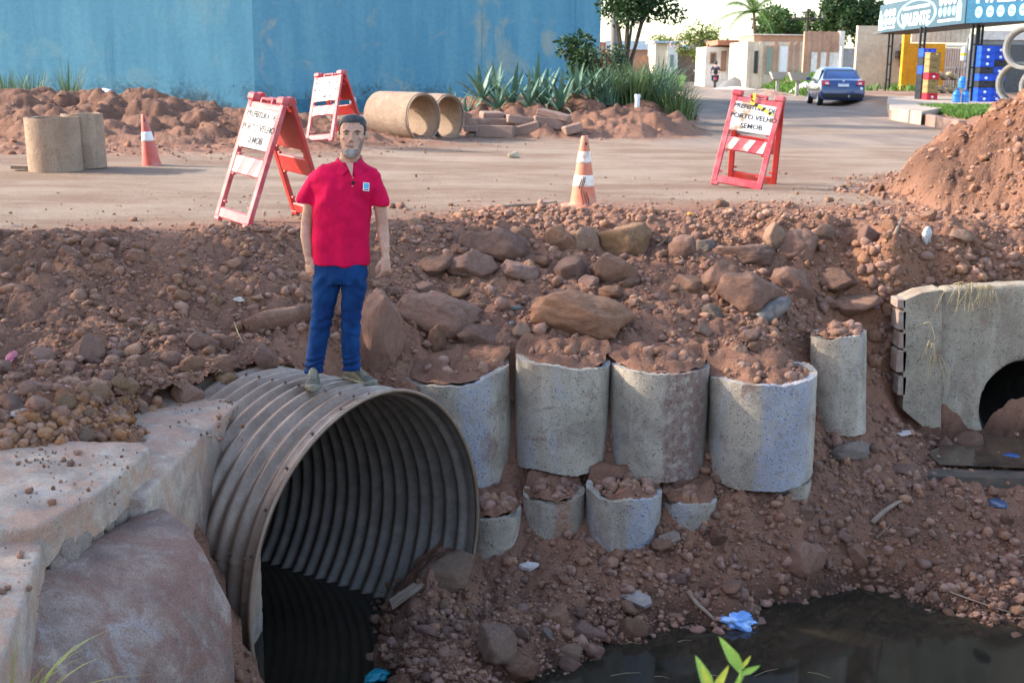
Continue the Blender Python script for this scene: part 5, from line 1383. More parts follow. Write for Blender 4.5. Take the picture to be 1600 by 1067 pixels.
wprism(bb, 'wall', M_BLUE, [(cL[0], cL[1]), (c0[0], c0[1]), (c0[0], c0[1] + .3), (cL[0], cL[1] + 9)], -.3, 6.2)
wprism(bb, 'wall', M_BLUE2, [(c0[0] + .002, c0[1] + .003), (c1[0], c1[1]), (c1[0] + .4, c1[1] + 16), (c0[0], c0[1] + 16), (c0[0] - .3, c0[1] + .5)], -.3, 6.15)
dv = (c1 - c0)[:2] / np.linalg.norm((c1 - c0)[:2]); nv = np.array([dv[1], -dv[0]])
a, c = c0[:2] + dv * .15, c0[:2] + dv * 5.2
wprism(bb, 'plinth', mat('dark_blue_paint', (.035, .13, .20), .7, (.05, .17, .24), 2, bump=.2), [tuple(a + nv * .03), tuple(c + nv * .03), tuple(c - nv * .2), tuple(a - nv * .2)], -.2, .38)
pb = at_y(553, 185, 26)
st = thing('white_stake', 'short whitish stake standing in the ground above the man\'s head', 'stake', (pb[0], pb[1], gz(pb[0], pb[1])))
b = MB(); b.box((0, 0, .22), (.13, .05, .62), rotm(0, R(-4), 0), .01); b.build('stake', mat('pale_wood', (.55, .56, .56), .8, (.4, .4, .4), 8), st)

# ---------------------------------------------------------------- concrete pipes
def lying_pipe(label, uc, vc, yy, dia, naz, L, m, wall=.07, group=None, z=None):
    p = at_y(uc, vc, yy); nrm = np.array([math.sin(naz), -math.cos(naz), 0]); hv = np.array([math.cos(naz), math.sin(naz), 0])
    t = thing('concrete_pipe', label, 'concrete pipe', p, 0, group)
    V, F = tube_shell(nrm, hv, dia / 2 - wall, dia / 2, L, 64, 12, int(uc), .006, .004)
    b = MB(); b.add(V, F); b.build('pipe_wall', m, t, auto=45)
    b = MB(); T = np.linspace(0, 2 * PI, 48, endpoint=False); q = []
    for d, rr in ((.002, dia / 2 - wall * .62), (.03, dia / 2 - wall * .62), (.03, dia / 2 - wall * .2), (.002, dia / 2 - wall * .2)): q.append(d * nrm + rr * (np.sin(T)[:, None] * hv + np.cos(T)[:, None] * np.array([0, 0, 1.])))
    b.loft(q + [q[0]], False); b.build('spigot_rim', m, t, auto=45)
    return t
G_RP = 'concrete pipes lying by the road'
lying_pipe('concrete pipe lying left of another with its mouth turned to the road', 661, 184, 23.6, .92, R(50), 1.12, M_PIPEC, .06, G_RP)
lying_pipe('second concrete pipe lying half hidden behind the first, next to the agaves', 701, 184, 24.4, .90, R(52), 1.1, M_PIPEC, .06, G_RP)
for lab, u_, v_ in (('light concrete pipe topmost of the stacked three', 1603, 75), ('light concrete pipe at the lower left of the stacked three', 1591, 131), ('light concrete pipe at the lower right of the stacked three', 1628, 136)):
    lying_pipe(lab, u_, v_, 36.0 + (.5 if v_ == 131 else 0), 1.22, R(-24), 1.6, M_PIPEL, .115, 'light pipes stacked by the shop')
def standing_pipe(label, u, vtop, y, wpx, hpx, seed):
    p = at_y(u, vtop, y); sc = ((p - EYE) @ _f) / FPX; Rr = wpx * sc / 2; Hh = hpx * sc
    t = thing('standing_pipe', label, 'concrete pipe', (p[0], p[1] + Rr, p[2] - Hh), 0, 'concrete pipes standing on end at the left')
    n = 64; T = np.linspace(0, 2 * PI, n, endpoint=False); ch = np.abs(wob(n, seed, .012)); V = []
    prof = [(Rr, q) for q in np.linspace(0, 1, 10)] + [(Rr - .055, q) for q in np.linspace(1, 0, 10)]
    for rr, q in prof: V.append(np.stack([rr * np.cos(T), rr * np.sin(T), Hh * q - ch * (q > .99)], -1))
    F = [(j * n + k, j * n + (k + 1) % n, ((j + 1) % 20) * n + (k + 1) % n, ((j + 1) % 20) * n + k) for j in range(20) for k in range(n)]
    b = MB(); b.add(np.concatenate(V), F, rotm(0, R(-1.5), 0)); b.build('pipe_wall', M_PIPEC, t, auto=45)
standing_pipe('wide concrete pipe standing on end at the far left', 67, 184, 16.4, 84, 86, 3)
standing_pipe('narrower looking concrete pipe standing behind the wide one', 119, 178, 16.95, 64, 86, 8)
M_WOOD = mat('grey_wood', (.24, .17, .125), .85, (.32, .24, .18), 8, .75, 1.15, 20, .4, 40, .01, stretch=(.4, 3, 3))
p = at_z(57, 266, .0)
b = MB(); b.box((0, 0, .035), (.62, .16, .045), rotm(0, R(2), R(12)), .006)
o = b.build('wooden_plank', M_WOOD); o.location = (p[0], p[1], gz(p[0], p[1])); tag(o, 'short wooden plank on the ground before the standing pipes', 'plank')
p = at_z(826, 328, 0)
b = MB(); b.tube([(-.30, -.07, .035), (-.1, -.01, .045), (.1, .02, .05), (.29, .08, .075)], [.014, .017, .015, .011], 7)
o = b.build('fallen_stick', M_WOOD); o.location = (p[0], p[1], gz(p[0], p[1])); tag(o, 'long thin stick lying left of the striped cone', 'stick')

# paving blocks heaped by the agaves -----------------------------------------
M_KERB = concrete_material('kerb_stone', (.30, .20, .16), (.24, .155, .125), (.36, .265, .215), None, 0, True, (.30, .16, .12), .45, .7)
kb = [(775, 206, 60, 20, 0, 'largest kerb block at the bottom front of the heap'), (776, 190, 60, 11, 0, 'long thin kerb block lying on the largest one'), (768, 180, 33, 10, 0, 'kerb block on top of the long thin one'),
      (738, 191, 20, 12, 0, 'square kerb block second layer at the left end'), (736, 201, 22, 10, 0, 'kerb block under the square one at the left end'), (738, 211, 15, 8, 0, 'small kerb block on the ground beside the lying pipes'), (730, 182, 15, 12, .3, 'tilted kerb block leaning on the second lying pipe'),
      (812, 188, 46, 13, .12, 'slanting kerb slab right of the topmost block'), (825, 203, 38, 20, -.25, 'broken kerb block leaning right in the middle of the heap'), (856, 193, 46, 18, .12, 'thick kerb slab right of the middle'), (866, 180, 50, 10, .22, 'kerb slab sloping down to the right on top'),
      (852, 210, 33, 10, .03, 'low kerb block on the ground right of the middle'), (894, 202, 28, 14, -.25, 'rightmost kerb block tipped against the heap'), (880, 191, 18, 15, .5, 'small kerb block standing askew near the right end')]
for k, (u_, v_, w_, h_, tl, lab) in enumerate(kb):
    p = at_y(u_, v_, 24.9 + .35 * (v_ < 195) + (k % 3) * .07); sc = ((p - EYE) @ _f) / FPX
    b = MB(); b.box((0, 0, 0), (w_ * sc, .32 + .05 * (k % 4), h_ * sc), None, .02)
    o = b.build('kerb_block', M_KERB); o.location = tuple(p); o.rotation_euler = (.06 * (k % 3 - 1), tl, .12 * ((k * 7) % 5 - 2)); tag(o, lab, 'kerb block', 'kerb blocks heaped by the agaves')

# ---------------------------------------------------------------- plants by the blue wall
M_AGAVE = mat('agave_leaf', (.075, .15, .10), .5, (.12, .20, .13), 5, .8, 1.2, 9, .05, 30, rnd=True)
M_AGAVED = mat('agave_leaf_dry', (.22, .20, .10), .6, (.14, .16, .09), 5, .8, 1.2, 9, .05, 30, rnd=True)
def blade_mesh(name, L, W, bend, m, n=7, fold=.25):
    V = []; F = []
    for i in range(n + 1):
        t = i / n; a = bend * t * t; x = L * (t - .25 * bend * t ** 3 * .4); z = -L * bend * .45 * t ** 2.2
        wd = W * (0.55 + .9 * t if t < .4 else (1 - t) ** .75 * 1.32) / 2 if t < 1 else .0005
        for s, dz in ((-1, fold * wd), (0, 0), (1, fold * wd)): V.append((x, s * wd, z + dz))
    for i in range(n):
        for k in (0, 1): F.append((3 * i + k, 3 * i + 3 + k, 3 * i + 4 + k, 3 * i + 1 + k))
    return fast_mesh(name, np.array(V), np.array(F), m, True, 4)
AG = [blade_mesh('leaf', 1, .115, .35, M_AGAVE), blade_mesh('leaf', 1, .10, .9, M_AGAVE), blade_mesh('leaf', 1, .12, .1, M_AGAVE)]; AGD = blade_mesh('leaf', 1, .09, 1.4, M_AGAVED)
def agave(label, u, v, y, size, seed, n=17, group='agave plants by the blue wall'):
    p = at_y(u, v, y); z = gz(p[0], p[1]); t = thing('agave_plant', label, 'plant', (p[0], p[1], z - .03), 0, group); r = np.random.default_rng(seed)
    for k in range(n):
        o = bpy.data.objects.new('leaf', AG[k % 3] if k < n - 2 else AGD); link(o, t)
        el = R(82 - 66 * (k / n) ** 1.1) + r.normal() * .08; az = k * 2.4 + r.normal() * .2
        o.rotation_euler = Euler((0, -el, az)); s = size * r.uniform(.75, 1.1); o.scale = (s, s * r.uniform(.9, 1.3), s)
    return t
ags = [(728, 195, 27.5, .72, 'leftmost agave, just above the second lying pipe'), (752, 193, 28.6, .95, 'tall agave second from the left behind the kerb blocks'), (778, 186, 27.6, .70, 'low pale agave right above the topmost kerb block'), (800, 186, 28.5, 1.0, 'broad agave in the middle of the row by the blue wall'),
       (826, 185, 27.7, .85, 'agave with drooping leaves right of the middle of the row'), (850, 182, 28.6, 1.05, 'tall upright agave near the right half of the row'), (874, 180, 27.8, 1.0, 'spiky agave above the sloping kerb slab'), (900, 181, 28.4, .95, 'agave just left of the bare red bank'), (922, 176, 28.8, .85, 'rightmost agave, on top of the red bank'),
       (775, 168, 30.5, 1.0, 'agave close to the blue wall behind the front row'), (838, 160, 30.5, 1.05, 'agave close to the blue wall below the beige stain'), (706, 160, 31, .8, 'agave showing above the second lying pipe')]
for k, (u_, v_, y_, s_, lab) in enumerate(ags): agave(lab, u_, v_, y_, s_, 40 + k)
M_GRASSD = leaf_mat('tall_grass', (.10, .15, .06), .4, .2); M_GRASSY = leaf_mat('dry_grass', (.26, .22, .09), .35, .2)
def tuft(label, u, v, y, h, n, spread, seed, m=None, w_=.012, name='grass_tuft', cat='grass tuft', group=None, world=None, lean=.55):
    p = at_y(u, v, y) if world is None else np.array(world, float); z = gz(p[0], p[1]) if world is None else p[2]
    r = np.random.default_rng(seed); V = []; F = []
    for k in range(n):
        a = r.uniform(0, 2 * PI); d = np.array([math.cos(a), math.sin(a), 0]); s = np.array([-d[1], d[0], 0]); b0 = d * spread * r.uniform(0, 1) ** .7 * .6; L = h * r.uniform(.45, 1.05); ln = lean * r.uniform(.2, 1.2); i0 = len(V)
        for j in range(6):
            t = j / 5; q = b0 + d * L * ln * t ** 1.8 + np.array([0, 0, L * (t - .28 * ln * t ** 3)]); ww = w_ * (1 - t) ** .6 * (.7 + .6 * r.random()) + .0006
            V += [q - s * ww, q + s * ww]
        for j in range(5): F.append((i0 + 2 * j, i0 + 2 * j + 1, i0 + 2 * j + 3, i0 + 2 * j + 2))
    o = link(bpy.data.objects.new(name, fast_mesh(name, np.array(V), np.array(F), m or M_GRASSD, True, 4)))
    o.location = (p[0], p[1], z); return tag(o, label, cat, group)
GW = 'grass tufts at the foot of the blue wall'
tuft('grass tuft at the left edge before the blue wall', 12, 150, 30, 1.0, 150, .9, 1, None, .012, group=GW)
tuft('medium grass tuft second from the left before the blue wall', 52, 148, 30, 1.15, 90, .6, 2, None, .011, group=GW, lean=.4)
tuft('tallest reed like grass tuft before the left blue wall', 108, 150, 30, 1.35, 80, .4, 3, None, .012, group=GW, lean=.35)
tuft('dry yellowish grass under the tallest tuft before the blue wall', 118, 152, 29.5, .65, 70, .5, 4, M_GRASSY, .010, group=GW)
GB = 'tall grass clumps on the bank beside the street'
for k, (u_, v_, y_, h_, lab) in enumerate(((945, 172, 29, 1.0, 'tall grass clump between the agaves and the small tree'), (965, 165, 29.5, 1.25, 'tall grass clump at the foot of the small bushy tree'), (990, 168, 29, 1.1, 'grass clump left of the white pipe stub'), (1015, 170, 29.3, 1.15, 'grass clump right of the white pipe stub'), (1042, 178, 29, .95, 'grass clump hanging over the bank near the street'), (1060, 184, 28.6, .85, 'rightmost grass clump beside the street edge'), (1030, 155, 32, 1.1, 'grass clump behind the others at the street bend'))):
    tuft(lab, u_, v_, y_, h_, 220, .75, 60 + k, M_GRASSD if k % 3 else M_AGAVE, .013, group=GB, lean=.8)
p = at_y(996, 158, 28); t = thing('pipe_stub', 'short white plastic pipe standing on the bank by the grass', 'pipe', (p[0], p[1], gz(p[0], p[1]) - .1))
b = MB(); b.lathe([(.0, 0), (.055, 0), (.055, .42), (.065, .42), (.065, .5), (.045, .5), (.045, .3)], 16); b.build('pipe_stub', mat('white_pvc', (.62, .66, .70), .5), t, auto=40)
# shrub and small tree at the corner of the blue building
def bush(label, u, v, y, rx, rz_, n, size, m, seed, name='shrub'):
    p = at_y(u, v, y); z = gz(p[0], p[1]); t = thing(name, label, 'shrub', (p[0], p[1], z)); r = np.random.default_rng(seed); mb = MB()
    cl = [(r.normal() * rx * .45, r.normal() * rx * .4, rz_ * r.uniform(.35, 1.0), *(rx * r.uniform(.3, .5, 3))) for _ in range(9)]
    for c in cl[:6]: mb.tube([(0, 0, -.05), (c[0] * .5, c[1] * .5, c[2] * .55), c[:3]], [.03, .02, .008], 6)
    mb.build('stem', M_BARKD, t); pr_ = []; leaf_cloud(pr_, cl, n, size, seed, shell=.3); leaf_obj('crown', pr_, m, t, (0, 0, 0)); return t
bush('dark leafy shrub at the right end of the blue building', 926, 150, 33, .75, 1.5, 2600, .13, M_LEAFD, 5)
bush('reddish green shrub between dark shrub and the small tree', 948, 150, 32, .55, 1.2, 1500, .12, M_LEAFG, 6)
p = at_y(976, 150, 33); z0 = gz(p[0], p[1])
t = thing('bushy_tree', 'small dark multi stemmed tree beside the end of the blue building', 'tree', (p[0], p[1], z0)); mb = MB(); r = np.random.default_rng(8); cl = []
for k in range(9):
    a = 2 * PI * k / 9 + r.normal() * .3; e = np.array([.62 * math.cos(a) + .18, .55 * math.sin(a), 1.75 + r.uniform(0, 1.0)])
    mb.tube([(.06 * math.cos(a), .06 * math.sin(a), -.1), (.14 * math.cos(a) + .02, .12 * math.sin(a), .75), e * np.array([.6, .6, .75]), e], [.055, .045, .03, .012], 7)
    cl.append((*e, .42, .42, .42))
for k in range(14): cl.append((r.normal() * .42 + .25, r.normal() * .4, r.uniform(1.7, 3.6), *(r.uniform(.28, .45, 3))))
mb.build('trunk', M_BARKD, t, True); pr_ = []; leaf_cloud(pr_, cl, 5200, .125, 9, shell=.35); leaf_obj('crown', pr_, M_LEAFD, t, (0, 0, 0))
p = at_y(958, 120, 36); t = thing('grey_pole', 'thin grey pole behind the small dark tree', 'pole', (p[0], p[1], 0))
b = MB(); b.lathe([(.11, -.2), (.10, 6)], 12); b.build('pole', mat('grey_concrete_pole', (.22, .21, .2), .8, (.15, .15, .15), 6), t, True)

# ---------------------------------------------------------------- street side: houses
M_TINT = {}
def plaster(name, c1, c2, **k): return mat(name, c1, .85, c2, k.pop('ms', .9), .85, 1.08, 5, .15, 12, **k)
M_PBR = plaster('pinkish_brickwork', (.42, .255, .175), (.34, .20, .14)); M_CREAM = plaster('cream_render', (.62, .52, .40), (.52, .42, .31)); M_BEIGE = plaster('beige_render', (.56, .47, .35), (.44, .37, .28), edge=(.4, .7))
M_WHW = plaster('whitewash', (.72, .70, .66), (.60, .55, .49)); M_BRN = plaster('brown_brickwork', (.30, .17, .115), (.24, .14, .10)); M_DOOR = mat('grey_green_door', (.22, .27, .22), .6); M_DOORW = mat('white_door', (.70, .72, .74), .6)
M_GLASS = mat('dark_window', (.03, .035, .04), .15, spec=.5); M_ROOFW = mat('pale_fibre_roof', (.62, .58, .53), .8, (.48, .43, .38), 3); M_ROOFB = mat('bluish_metal_roof', (.36, .46, .56), .5, (.50, .55, .58), 2); M_ROOFR = mat('red_tile_roof', (.36, .15, .09), .8, (.26, .11, .07), 3)
M_GREYC = plaster('grey_render', (.33, .33, .33), (.25, .25, .25))
def xz(u, v, y): p = at_y(u, v, y); return p[0], p[2]
def house(name, label, u0, u1, vtop, y, depth, m, cat='house', z0=-.2):
    x0, zt = xz(u0, vtop, y); x1, _ = xz(u1, vtop, y); zt = (zt + xz(u1, vtop, y)[1]) / 2
    t = thing(name, label, cat, ((x0 + x1) / 2, y, z0)); wpart(t, 'wall', m, [(x0, x1, y, y + depth, z0, zt)]); t['zt'] = zt; return t, x0, x1, zt
def opening(t, name, m, u0, v0, u1, v1, y, frame=None, dep=.05):
    x0, z1 = xz(u0, v0, y); x1, z0 = xz(u1, v1, y); f_ = wpart(t, name, m, [(x0, x1, y - dep, y + .03, z0, z1)])
    if frame is not None:
        w_ = .09; fo = wpart(t, 'frame', frame, [(x0 - w_, x0 - .002, y - .08, y + .02, z0, z1 + w_), (x1 + .002, x1 + w_, y - .08, y + .02, z0, z1 + w_), (x0 - .002, x1 + .002, y - .08, y + .02, z1 + .002, z1 + w_)]); fo.parent = f_; fo.location = (0, 0, 0)
    return f_
# tall unfinished brick wall, then the low houses
t, x0, x1, zt = house('garden_wall', 'tall bare brick wall with whitewashed lower part above the car', 1258, 1312, 50, 80, .35, M_PBR, 'wall')
xa, za = xz(1268, 82, 80); xb, zb = xz(1311, 125, 80); wpart(t, 'whitewash', M_WHW, [(xa, xb, 79.985, 80.01, zb - 1, za)])
wpart(t, 'end_pier', M_WHW, [(x1 + .01, x1 + .32, 79.9, 80.5, -.2, zt + .05)])
for q in (1266, 1282, 1296): xx, _ = xz(q, 50, 80); wpart(t, 'pillar', M_PBR, [(xx - .1, xx + .1, 79.96, 79.999, -.2, zt + .04)])
t, x0, x1, zt = house('low_house', 'low cream house with pale roof edge and white door by the street', 1168, 1257, 66, 86, 7, M_CREAM)
opening(t, 'door', M_DOORW, 1219, 72, 1229, 113, 86, M_BEIGE); opening(t, 'door', M_DOOR, 1198, 74, 1207, 117, 86, M_PBR); opening(t, 'window', M_GLASS, 1179, 80, 1183, 115, 86)
for q in (1171, 1190, 1212, 1236, 1247): xx, _ = xz(q, 66, 86); wpart(t, 'pilaster', M_PBR if q > 1200 else M_BEIGE, [(xx - .12, xx + .12, 85.9, 85.996, -.2, zt + .03)])
x0, z1 = xz(1173, 54, 88); x1, z0 = xz(1257, 60, 88)
r_ = wpart(t, 'roof', M_ROOFW, [(x0, x1, 87, 94, z0 + .15, z1)]); wpart(t, 'upper_wall', M_PBR, [(x0 + .1, x1 - .1, 87.3, 93, zt - .5, z0 + .148)])
# half built annexe with grey pillar
t, x0, x1, zt = house('annexe', 'small white walled annexe with brown roof and grey pillar left of the cream house', 1103, 1143, 74, 95, 5, M_WHW)
opening(t, 'window', M_GLASS, 1111, 84, 1117, 100, 95, M_PBR); opening(t, 'door', M_BRN, 1127, 80, 1134, 112, 95)
x0, z1 = xz(1144, 72, 94); x1, _ = xz(1161, 72, 94); wpart(t, 'pillar', M_GREYC, [(x0, x1, 93.6, 95, -.2, z1)])
x0, z0 = xz(1119, 80, 94); x1, z1 = xz(1162, 66, 94); wpart(t, 'roof', M_ROOFR, [(x0, x1, 93.4, 99, z1 - .25, z1 + .1)]); wpart(t, 'back_wall', M_BRN, [(x0, x1 + .4, 97, 99.2, -.2, z1 - .26)])
t, x0, x1, zt = house('corner_house', 'small white and yellow house at the end of the street with a door', 1043, 1060, 68, 122, 8, M_WHW)
opening(t, 'door', M_DOOR, 1047, 86, 1052, 106, 122); xa, za = xz(1025, 68, 122); wpart(t, 'side_wall', M_CREAM, [(xa, x0 - .002, 122.3, 129, -.2, za)]); wpart(t, 'roof_edge', M_ROOFB, [(xa - .2, x1 + .2, 121.7, 130, zt + .002, zt + .2)])
t, x0, x1, zt = house('brick_outbuilding', 'brown brick building with pale blue roof right of the far corner house', 1061, 1100, 79, 124, 8, M_BRN)
b_, zq = xz(1061, 70, 124); wpart(t, 'roof', M_ROOFB, [(x0 - .3, x1 + .4, 123.4, 133, zt + .002, zt + .18), (x0, x1, 128, 133, zt + .18, zq)])
t, x0, x1, zt = house('boundary_wall', 'long low brown wall across the end of the street', 976, 1024, 88, 128, .3, M_BRN, 'wall')
t, x0, x1, zt = house('long_shed', 'long shed with bluish roof behind the small dark tree', 948, 1016, 78, 136, 8, M_PBR); xa, za = xz(946, 64, 136); xb, _ = xz(1016, 64, 136); wpart(t, 'roof', M_ROOFB, [(xa, xb, 135.5, 145, zt + .002, za)])
t, x0, x1, zt = house('red_gate_wall', 'short red painted wall segment behind the small dark tree', 940, 977, 88, 100, .3, mat('red_paint', (.42, .05, .06), .7), 'wall')
xa, za = xz(936, 66, 101); xb, _ = xz(947, 66, 101)
t2 = thing('red_brick_store', 'red brick storehouse at the corner past the blue building', 'building', (xa, 102, 0)); wpart(t2, 'wall', M_ROOFR, [(xa - 2, xb, 101, 106, -.2, za)])
# beige wall, orange wall, gate
ZF = .33
t, x0, x1, zt = house('beige_wall', 'tall stained beige wall between the car and the orange wall', 1341, 1411, 41, 63, .3, M_BEIGE, 'wall')
xx, za = xz(1408, 80, 62.8); b = MB(); wpart(t, 'meter_box', M_GLASS, [(xx - .22, xx + .2, 62.6, 62.99, za - .35, za)]); wpart(t, 'meter_pipe', M_GLASS, [(xx + .02, xx + .10, 62.8, 62.985, za - .8, za + .35)])
xq, zq = xz(1318, 76, 66); xr, _ = xz(1340, 76, 66); tg = thing('side_gate', 'pale gate between the brick wall and the beige wall', 'gate', (xq, 66, 0)); wpart(tg, 'gate_leaf', M_GREYC, [(xq, xr, 66, 66.1, 0, zq)]); wpart(tg, 'frame', M_WHW, [(xq - .12, xq - .002, 65.95, 66.15, 0, zq + .1), (xr + .002, xr + .12, 65.95, 66.15, 0, zq + .1)])
M_ORANGE = mat('orange_paint', (.80, .33, .012), .6, (.72, .28, .01), 2)
x0, z1 = xz(1412, 68, 61); x1, _ = xz(1478, 68, 61); xp, zp = xz(1424, 45, 61)
t = thing('orange_wall', 'bright orange wall with taller left end under the shop sign', 'wall', (x0, 61, 0)); wpart(t, 'wall', M_ORANGE, [(xp + .002, x1, 61, 61.25, 0, z1)]); wpart(t, 'pier', M_ORANGE, [(x0, xp, 60.98, 61.27, 0, zp)])
xa, za = xz(1426, 40, 62); xb, zb = xz(1516, 66, 62)
t = thing('slat_fence', 'row of pale concrete fence slats above the orange wall', 'fence', (xa, 62, zb))
for k in range(12):
    xx = xa + (xb - xa) * (k + .5) / 12; wpart(t, 'slat', M_CREAM, [(xx - .12, xx + .10, 62, 62.06, zb - .05, za)])
wpart(t, 'rail', M_CREAM, [(xa, xb, 62.07, 62.13, zb + .02, zb + .14), (xa, xb, 62.07, 62.13, za - .3, za - .18)])
xa, za = xz(1480, 70, 61); xb, zb = xz(1512, 126, 61)
t = thing('barred_gate', 'white barred iron gate between the orange wall and the shop post', 'gate', (xa, 61, 0))
M_BARW = mat('cream_iron', (.62, .55, .47), .5)
for k in range(11): xx = xa + (xb - xa) * k / 10; wpart(t, 'bar', M_BARW, [(xx - .02, xx + .02, 61, 61.04, .3, za)])
wpart(t, 'rail', M_BARW, [(xa, xb, 60.97, 60.998, za - .12, za - .04), (xa, xb, 60.97, 60.998, 1.5, 1.58), (xa, xb, 60.97, 60.998, .5, .58)])
xq, _ = xz(1480, 60, 64.5); tw = thing('yard_wall', 'dim brownish yard wall behind the barred gate', 'wall', (xq, 65, 0)); wpart(tw, 'wall', M_PBR, [(xq - .5, xq + 3.4, 65, 65.2, 0, 2.5)])

# ---------------------------------------------------------------- shop with sign
M_NAVY = mat('navy_sign', (.028, .075, .115), .45, (.035, .09, .13), 3); M_DEEP = mat('deep_blue_sign', (.012, .085, .16), .4, (.015, .10, .19), 3)
M_WPRINT = mat('white_print', (.78, .84, .86), .5); M_CYAN = mat('cyan_print', (.28, .62, .75), .5); M_BLACKST = mat('black_steel', (.022, .025, .03), .5); M_UNDER = mat('dark_soffit_and_interior', (.10, .10, .10), .8)
Kc, Lc = at_y(1507, 37, 45.5), at_y(1373, 47, 59.0); Rc = at_y(1668, 31, 40.6); zs = Kc[2]
shop = thing('drinks_shop', 'drinks shop canopy with big blue VALENTE sign boards on black posts', 'shop', (Kc[0], Kc[1], ZF))
so = np.array(shop.location)
def board(a, c, name, m, h=1.22, th=.12):
    d = np.array([c[0] - a[0], c[1] - a[1]]); L = np.linalg.norm(d); rz = math.atan2(d[1], d[0])
    b = MB(); b.box((L / 2, th / 2, h / 2), (L, th, h)); o = b.build(name, m, shop); o.location = Vector((a[0], a[1], zs)) - Vector(so); o.rotation_euler = (0, 0, rz)
    def su(u):   # distance along the board for a picture column
        q = ray(u, 25); A = np.array([[q[0], -d[0] / L], [q[1], -d[1] / L]]); return np.linalg.solve(A, np.array([a[0], a[1]]))[1]
    return o, L, su
bl, LL, su = board(Lc, Kc, 'side_sign', M_NAVY)
br, LR, sr = board(Kc + np.array([.03, -.02, 0]), Rc, 'front_sign', M_DEEP)
def sign_text(o, tx, s0, s1, z, h, m, bold=.02):
    me = text_mesh(tx, 1.0, m, bold=bold, depth=.004); xs_ = [v.co.x for v in me.vertices]; ys_ = [v.co.y for v in me.vertices]; wx, hy = max(xs_) - min(xs_), max(ys_) - min(ys_); cx_, cy_ = (max(xs_) + min(xs_)) / 2, (max(ys_) + min(ys_)) / 2
    for v in me.vertices: v.co.x = (v.co.x - cx_) * (s1 - s0) / wx; v.co.y = (v.co.y - cy_) * h / hy
    q = link(bpy.data.objects.new('lettering', me), o); q.location = ((s0 + s1) / 2, -.006, z); q.rotation_euler = (R(90), 0, 0)
def sign_disc(o, s, z, rx, rz_, m, name='printed_disc', dep=-.004):
    b = MB(); T = np.linspace(0, 2 * PI, 22, endpoint=False); b.prism([(s + rx * math.cos(a), z + rz_ * math.sin(a)) for a in T], dep - .003, -.001, 'y'); return b.build(name, m, o)
def sign_bar(o, s0, s1, z0, z1, m, name='printed_bar'):
    b = MB(); b.prism([(s0, z0), (s1, z0), (s1, z1), (s0, z1)], -.006, -.001, 'y'); return b.build(name, m, o)
HZ = 1.22; zv = lambda v: .02 + (37 - v) / 37 * .95
sign_text(bl, 'VALENTE', su(1409), su(1453), .40, .52, M_WPRINT, .035); sign_text(bl, 'DISTRIBUIDORA E CONVENIENCIA', su(1411), su(1452), .86, .13, M_WPRINT, .012)
b = MB(); sc_, rx_ = (su(1402) + su(1463)) / 2, (su(1463) - su(1402)) / 2
T = np.linspace(0, 2 * PI, 41)
for r0, r1 in ((.90, 1.0),):
    for k in range(40):
        pr4 = [(sc_ + rx_ * rr * math.cos(a), .55 + .62 * rr * math.sin(a)) for rr, a in ((r0, T[k]), (r1, T[k]), (r1, T[k + 1]), (r0, T[k + 1]))]
        if all(.02 < q[1] < HZ - .02 for q in pr4): b.prism(pr4, -.006, -.001, 'y')
b.build('printed_ring', M_CYAN, bl)
for u_, n_ in ((1385, 2), (1391, 2), (1397, 2)):
    for k in range(n_): sign_disc(bl, su(u_), .45 + .36 * k, (su(u_ + 2.4) - su(u_ - 2.4)) / 2, .16, M_WPRINT)
for u_ in (1469, 1476, 1483, 1490):
    for k in range(2): sign_disc(bl, su(u_), .50 + .40 * k, (su(u_ + 2.7) - su(u_ - 2.7)) / 2, .17, M_WPRINT if k else M_CYAN)
sign_bar(bl, su(1382), su(1399), .14, .22, M_WPRINT); sign_bar(bl, su(1466), su(1492), .14, .22, M_WPRINT)
def bottle(o, s, wd, z0, h, m):
    b = MB(); b.prism([(s - wd, z0), (s + wd, z0), (s + wd, z0 + h * .55), (s + wd * .4, z0 + h * .72), (s + wd * .4, z0 + h), (s - wd * .4, z0 + h), (s - wd * .4, z0 + h * .72), (s - wd, z0 + h * .55)], -.006, -.001, 'y'); b.build('printed_bottle', m, o)
bottle(bl, su(1376), (su(1378) - su(1374)) / 2, .1, .85, M_WPRINT); bottle(bl, su(1379.5), (su(1381) - su(1378)) / 2, .1, .7, M_CYAN); bottle(bl, su(1498), (su(1502) - su(1494)) / 2, .12, .98, M_CYAN)
for u_ in (1529, 1546.5, 1563, 1580.5, 1598, 1615): sign_disc(br, sr(u_), .36, .19, .19, M_CYAN)
for u_ in (1529, 1546.5, 1563, 1580.5, 1598): sign_bar(br, sr(u_) - .1, sr(u_) + .1, .34, .38, M_DEEP).location = (0, -.008, 0)
sign_text(br, 'VALENTE', sr(1533), sr(1622), .84, .36, M_WPRINT, .035); bottle(br, sr(1526), .09, .66, .5, M_CYAN)
dirL = (Kc - Lc)[:2] / np.linalg.norm((Kc - Lc)[:2])
wprism(shop, 'canopy_roof', M_UNDER, [(Lc[0] + .15, Lc[1] - .1), (Kc[0] + .15, Kc[1] + .15), (Rc[0], Rc[1] + .2), (Rc[0] + 1, 60.6), (Lc[0] + .2, 60.6)], zs - .02, zs + .10)
def post(u, v, y, zb=ZF, gap=.16):
    p = at_y(u, v, y); t_ = MB()
    for s in (-gap / 2, gap / 2): t_.box((p[0] + s - so[0], p[1] - so[1], (zs - .02 + zb) / 2 - so[2]), (.075, .075, zs - zb - .04))
    o = t_.build('post', M_BLACKST, shop); b = MB()
    for z in (.5, 1.2, 2.0): b.box((p[0] - so[0], p[1] - so[1], zb + z - so[2]), (gap, .05, .05))
    b.build('strut', M_BLACKST, o); return p
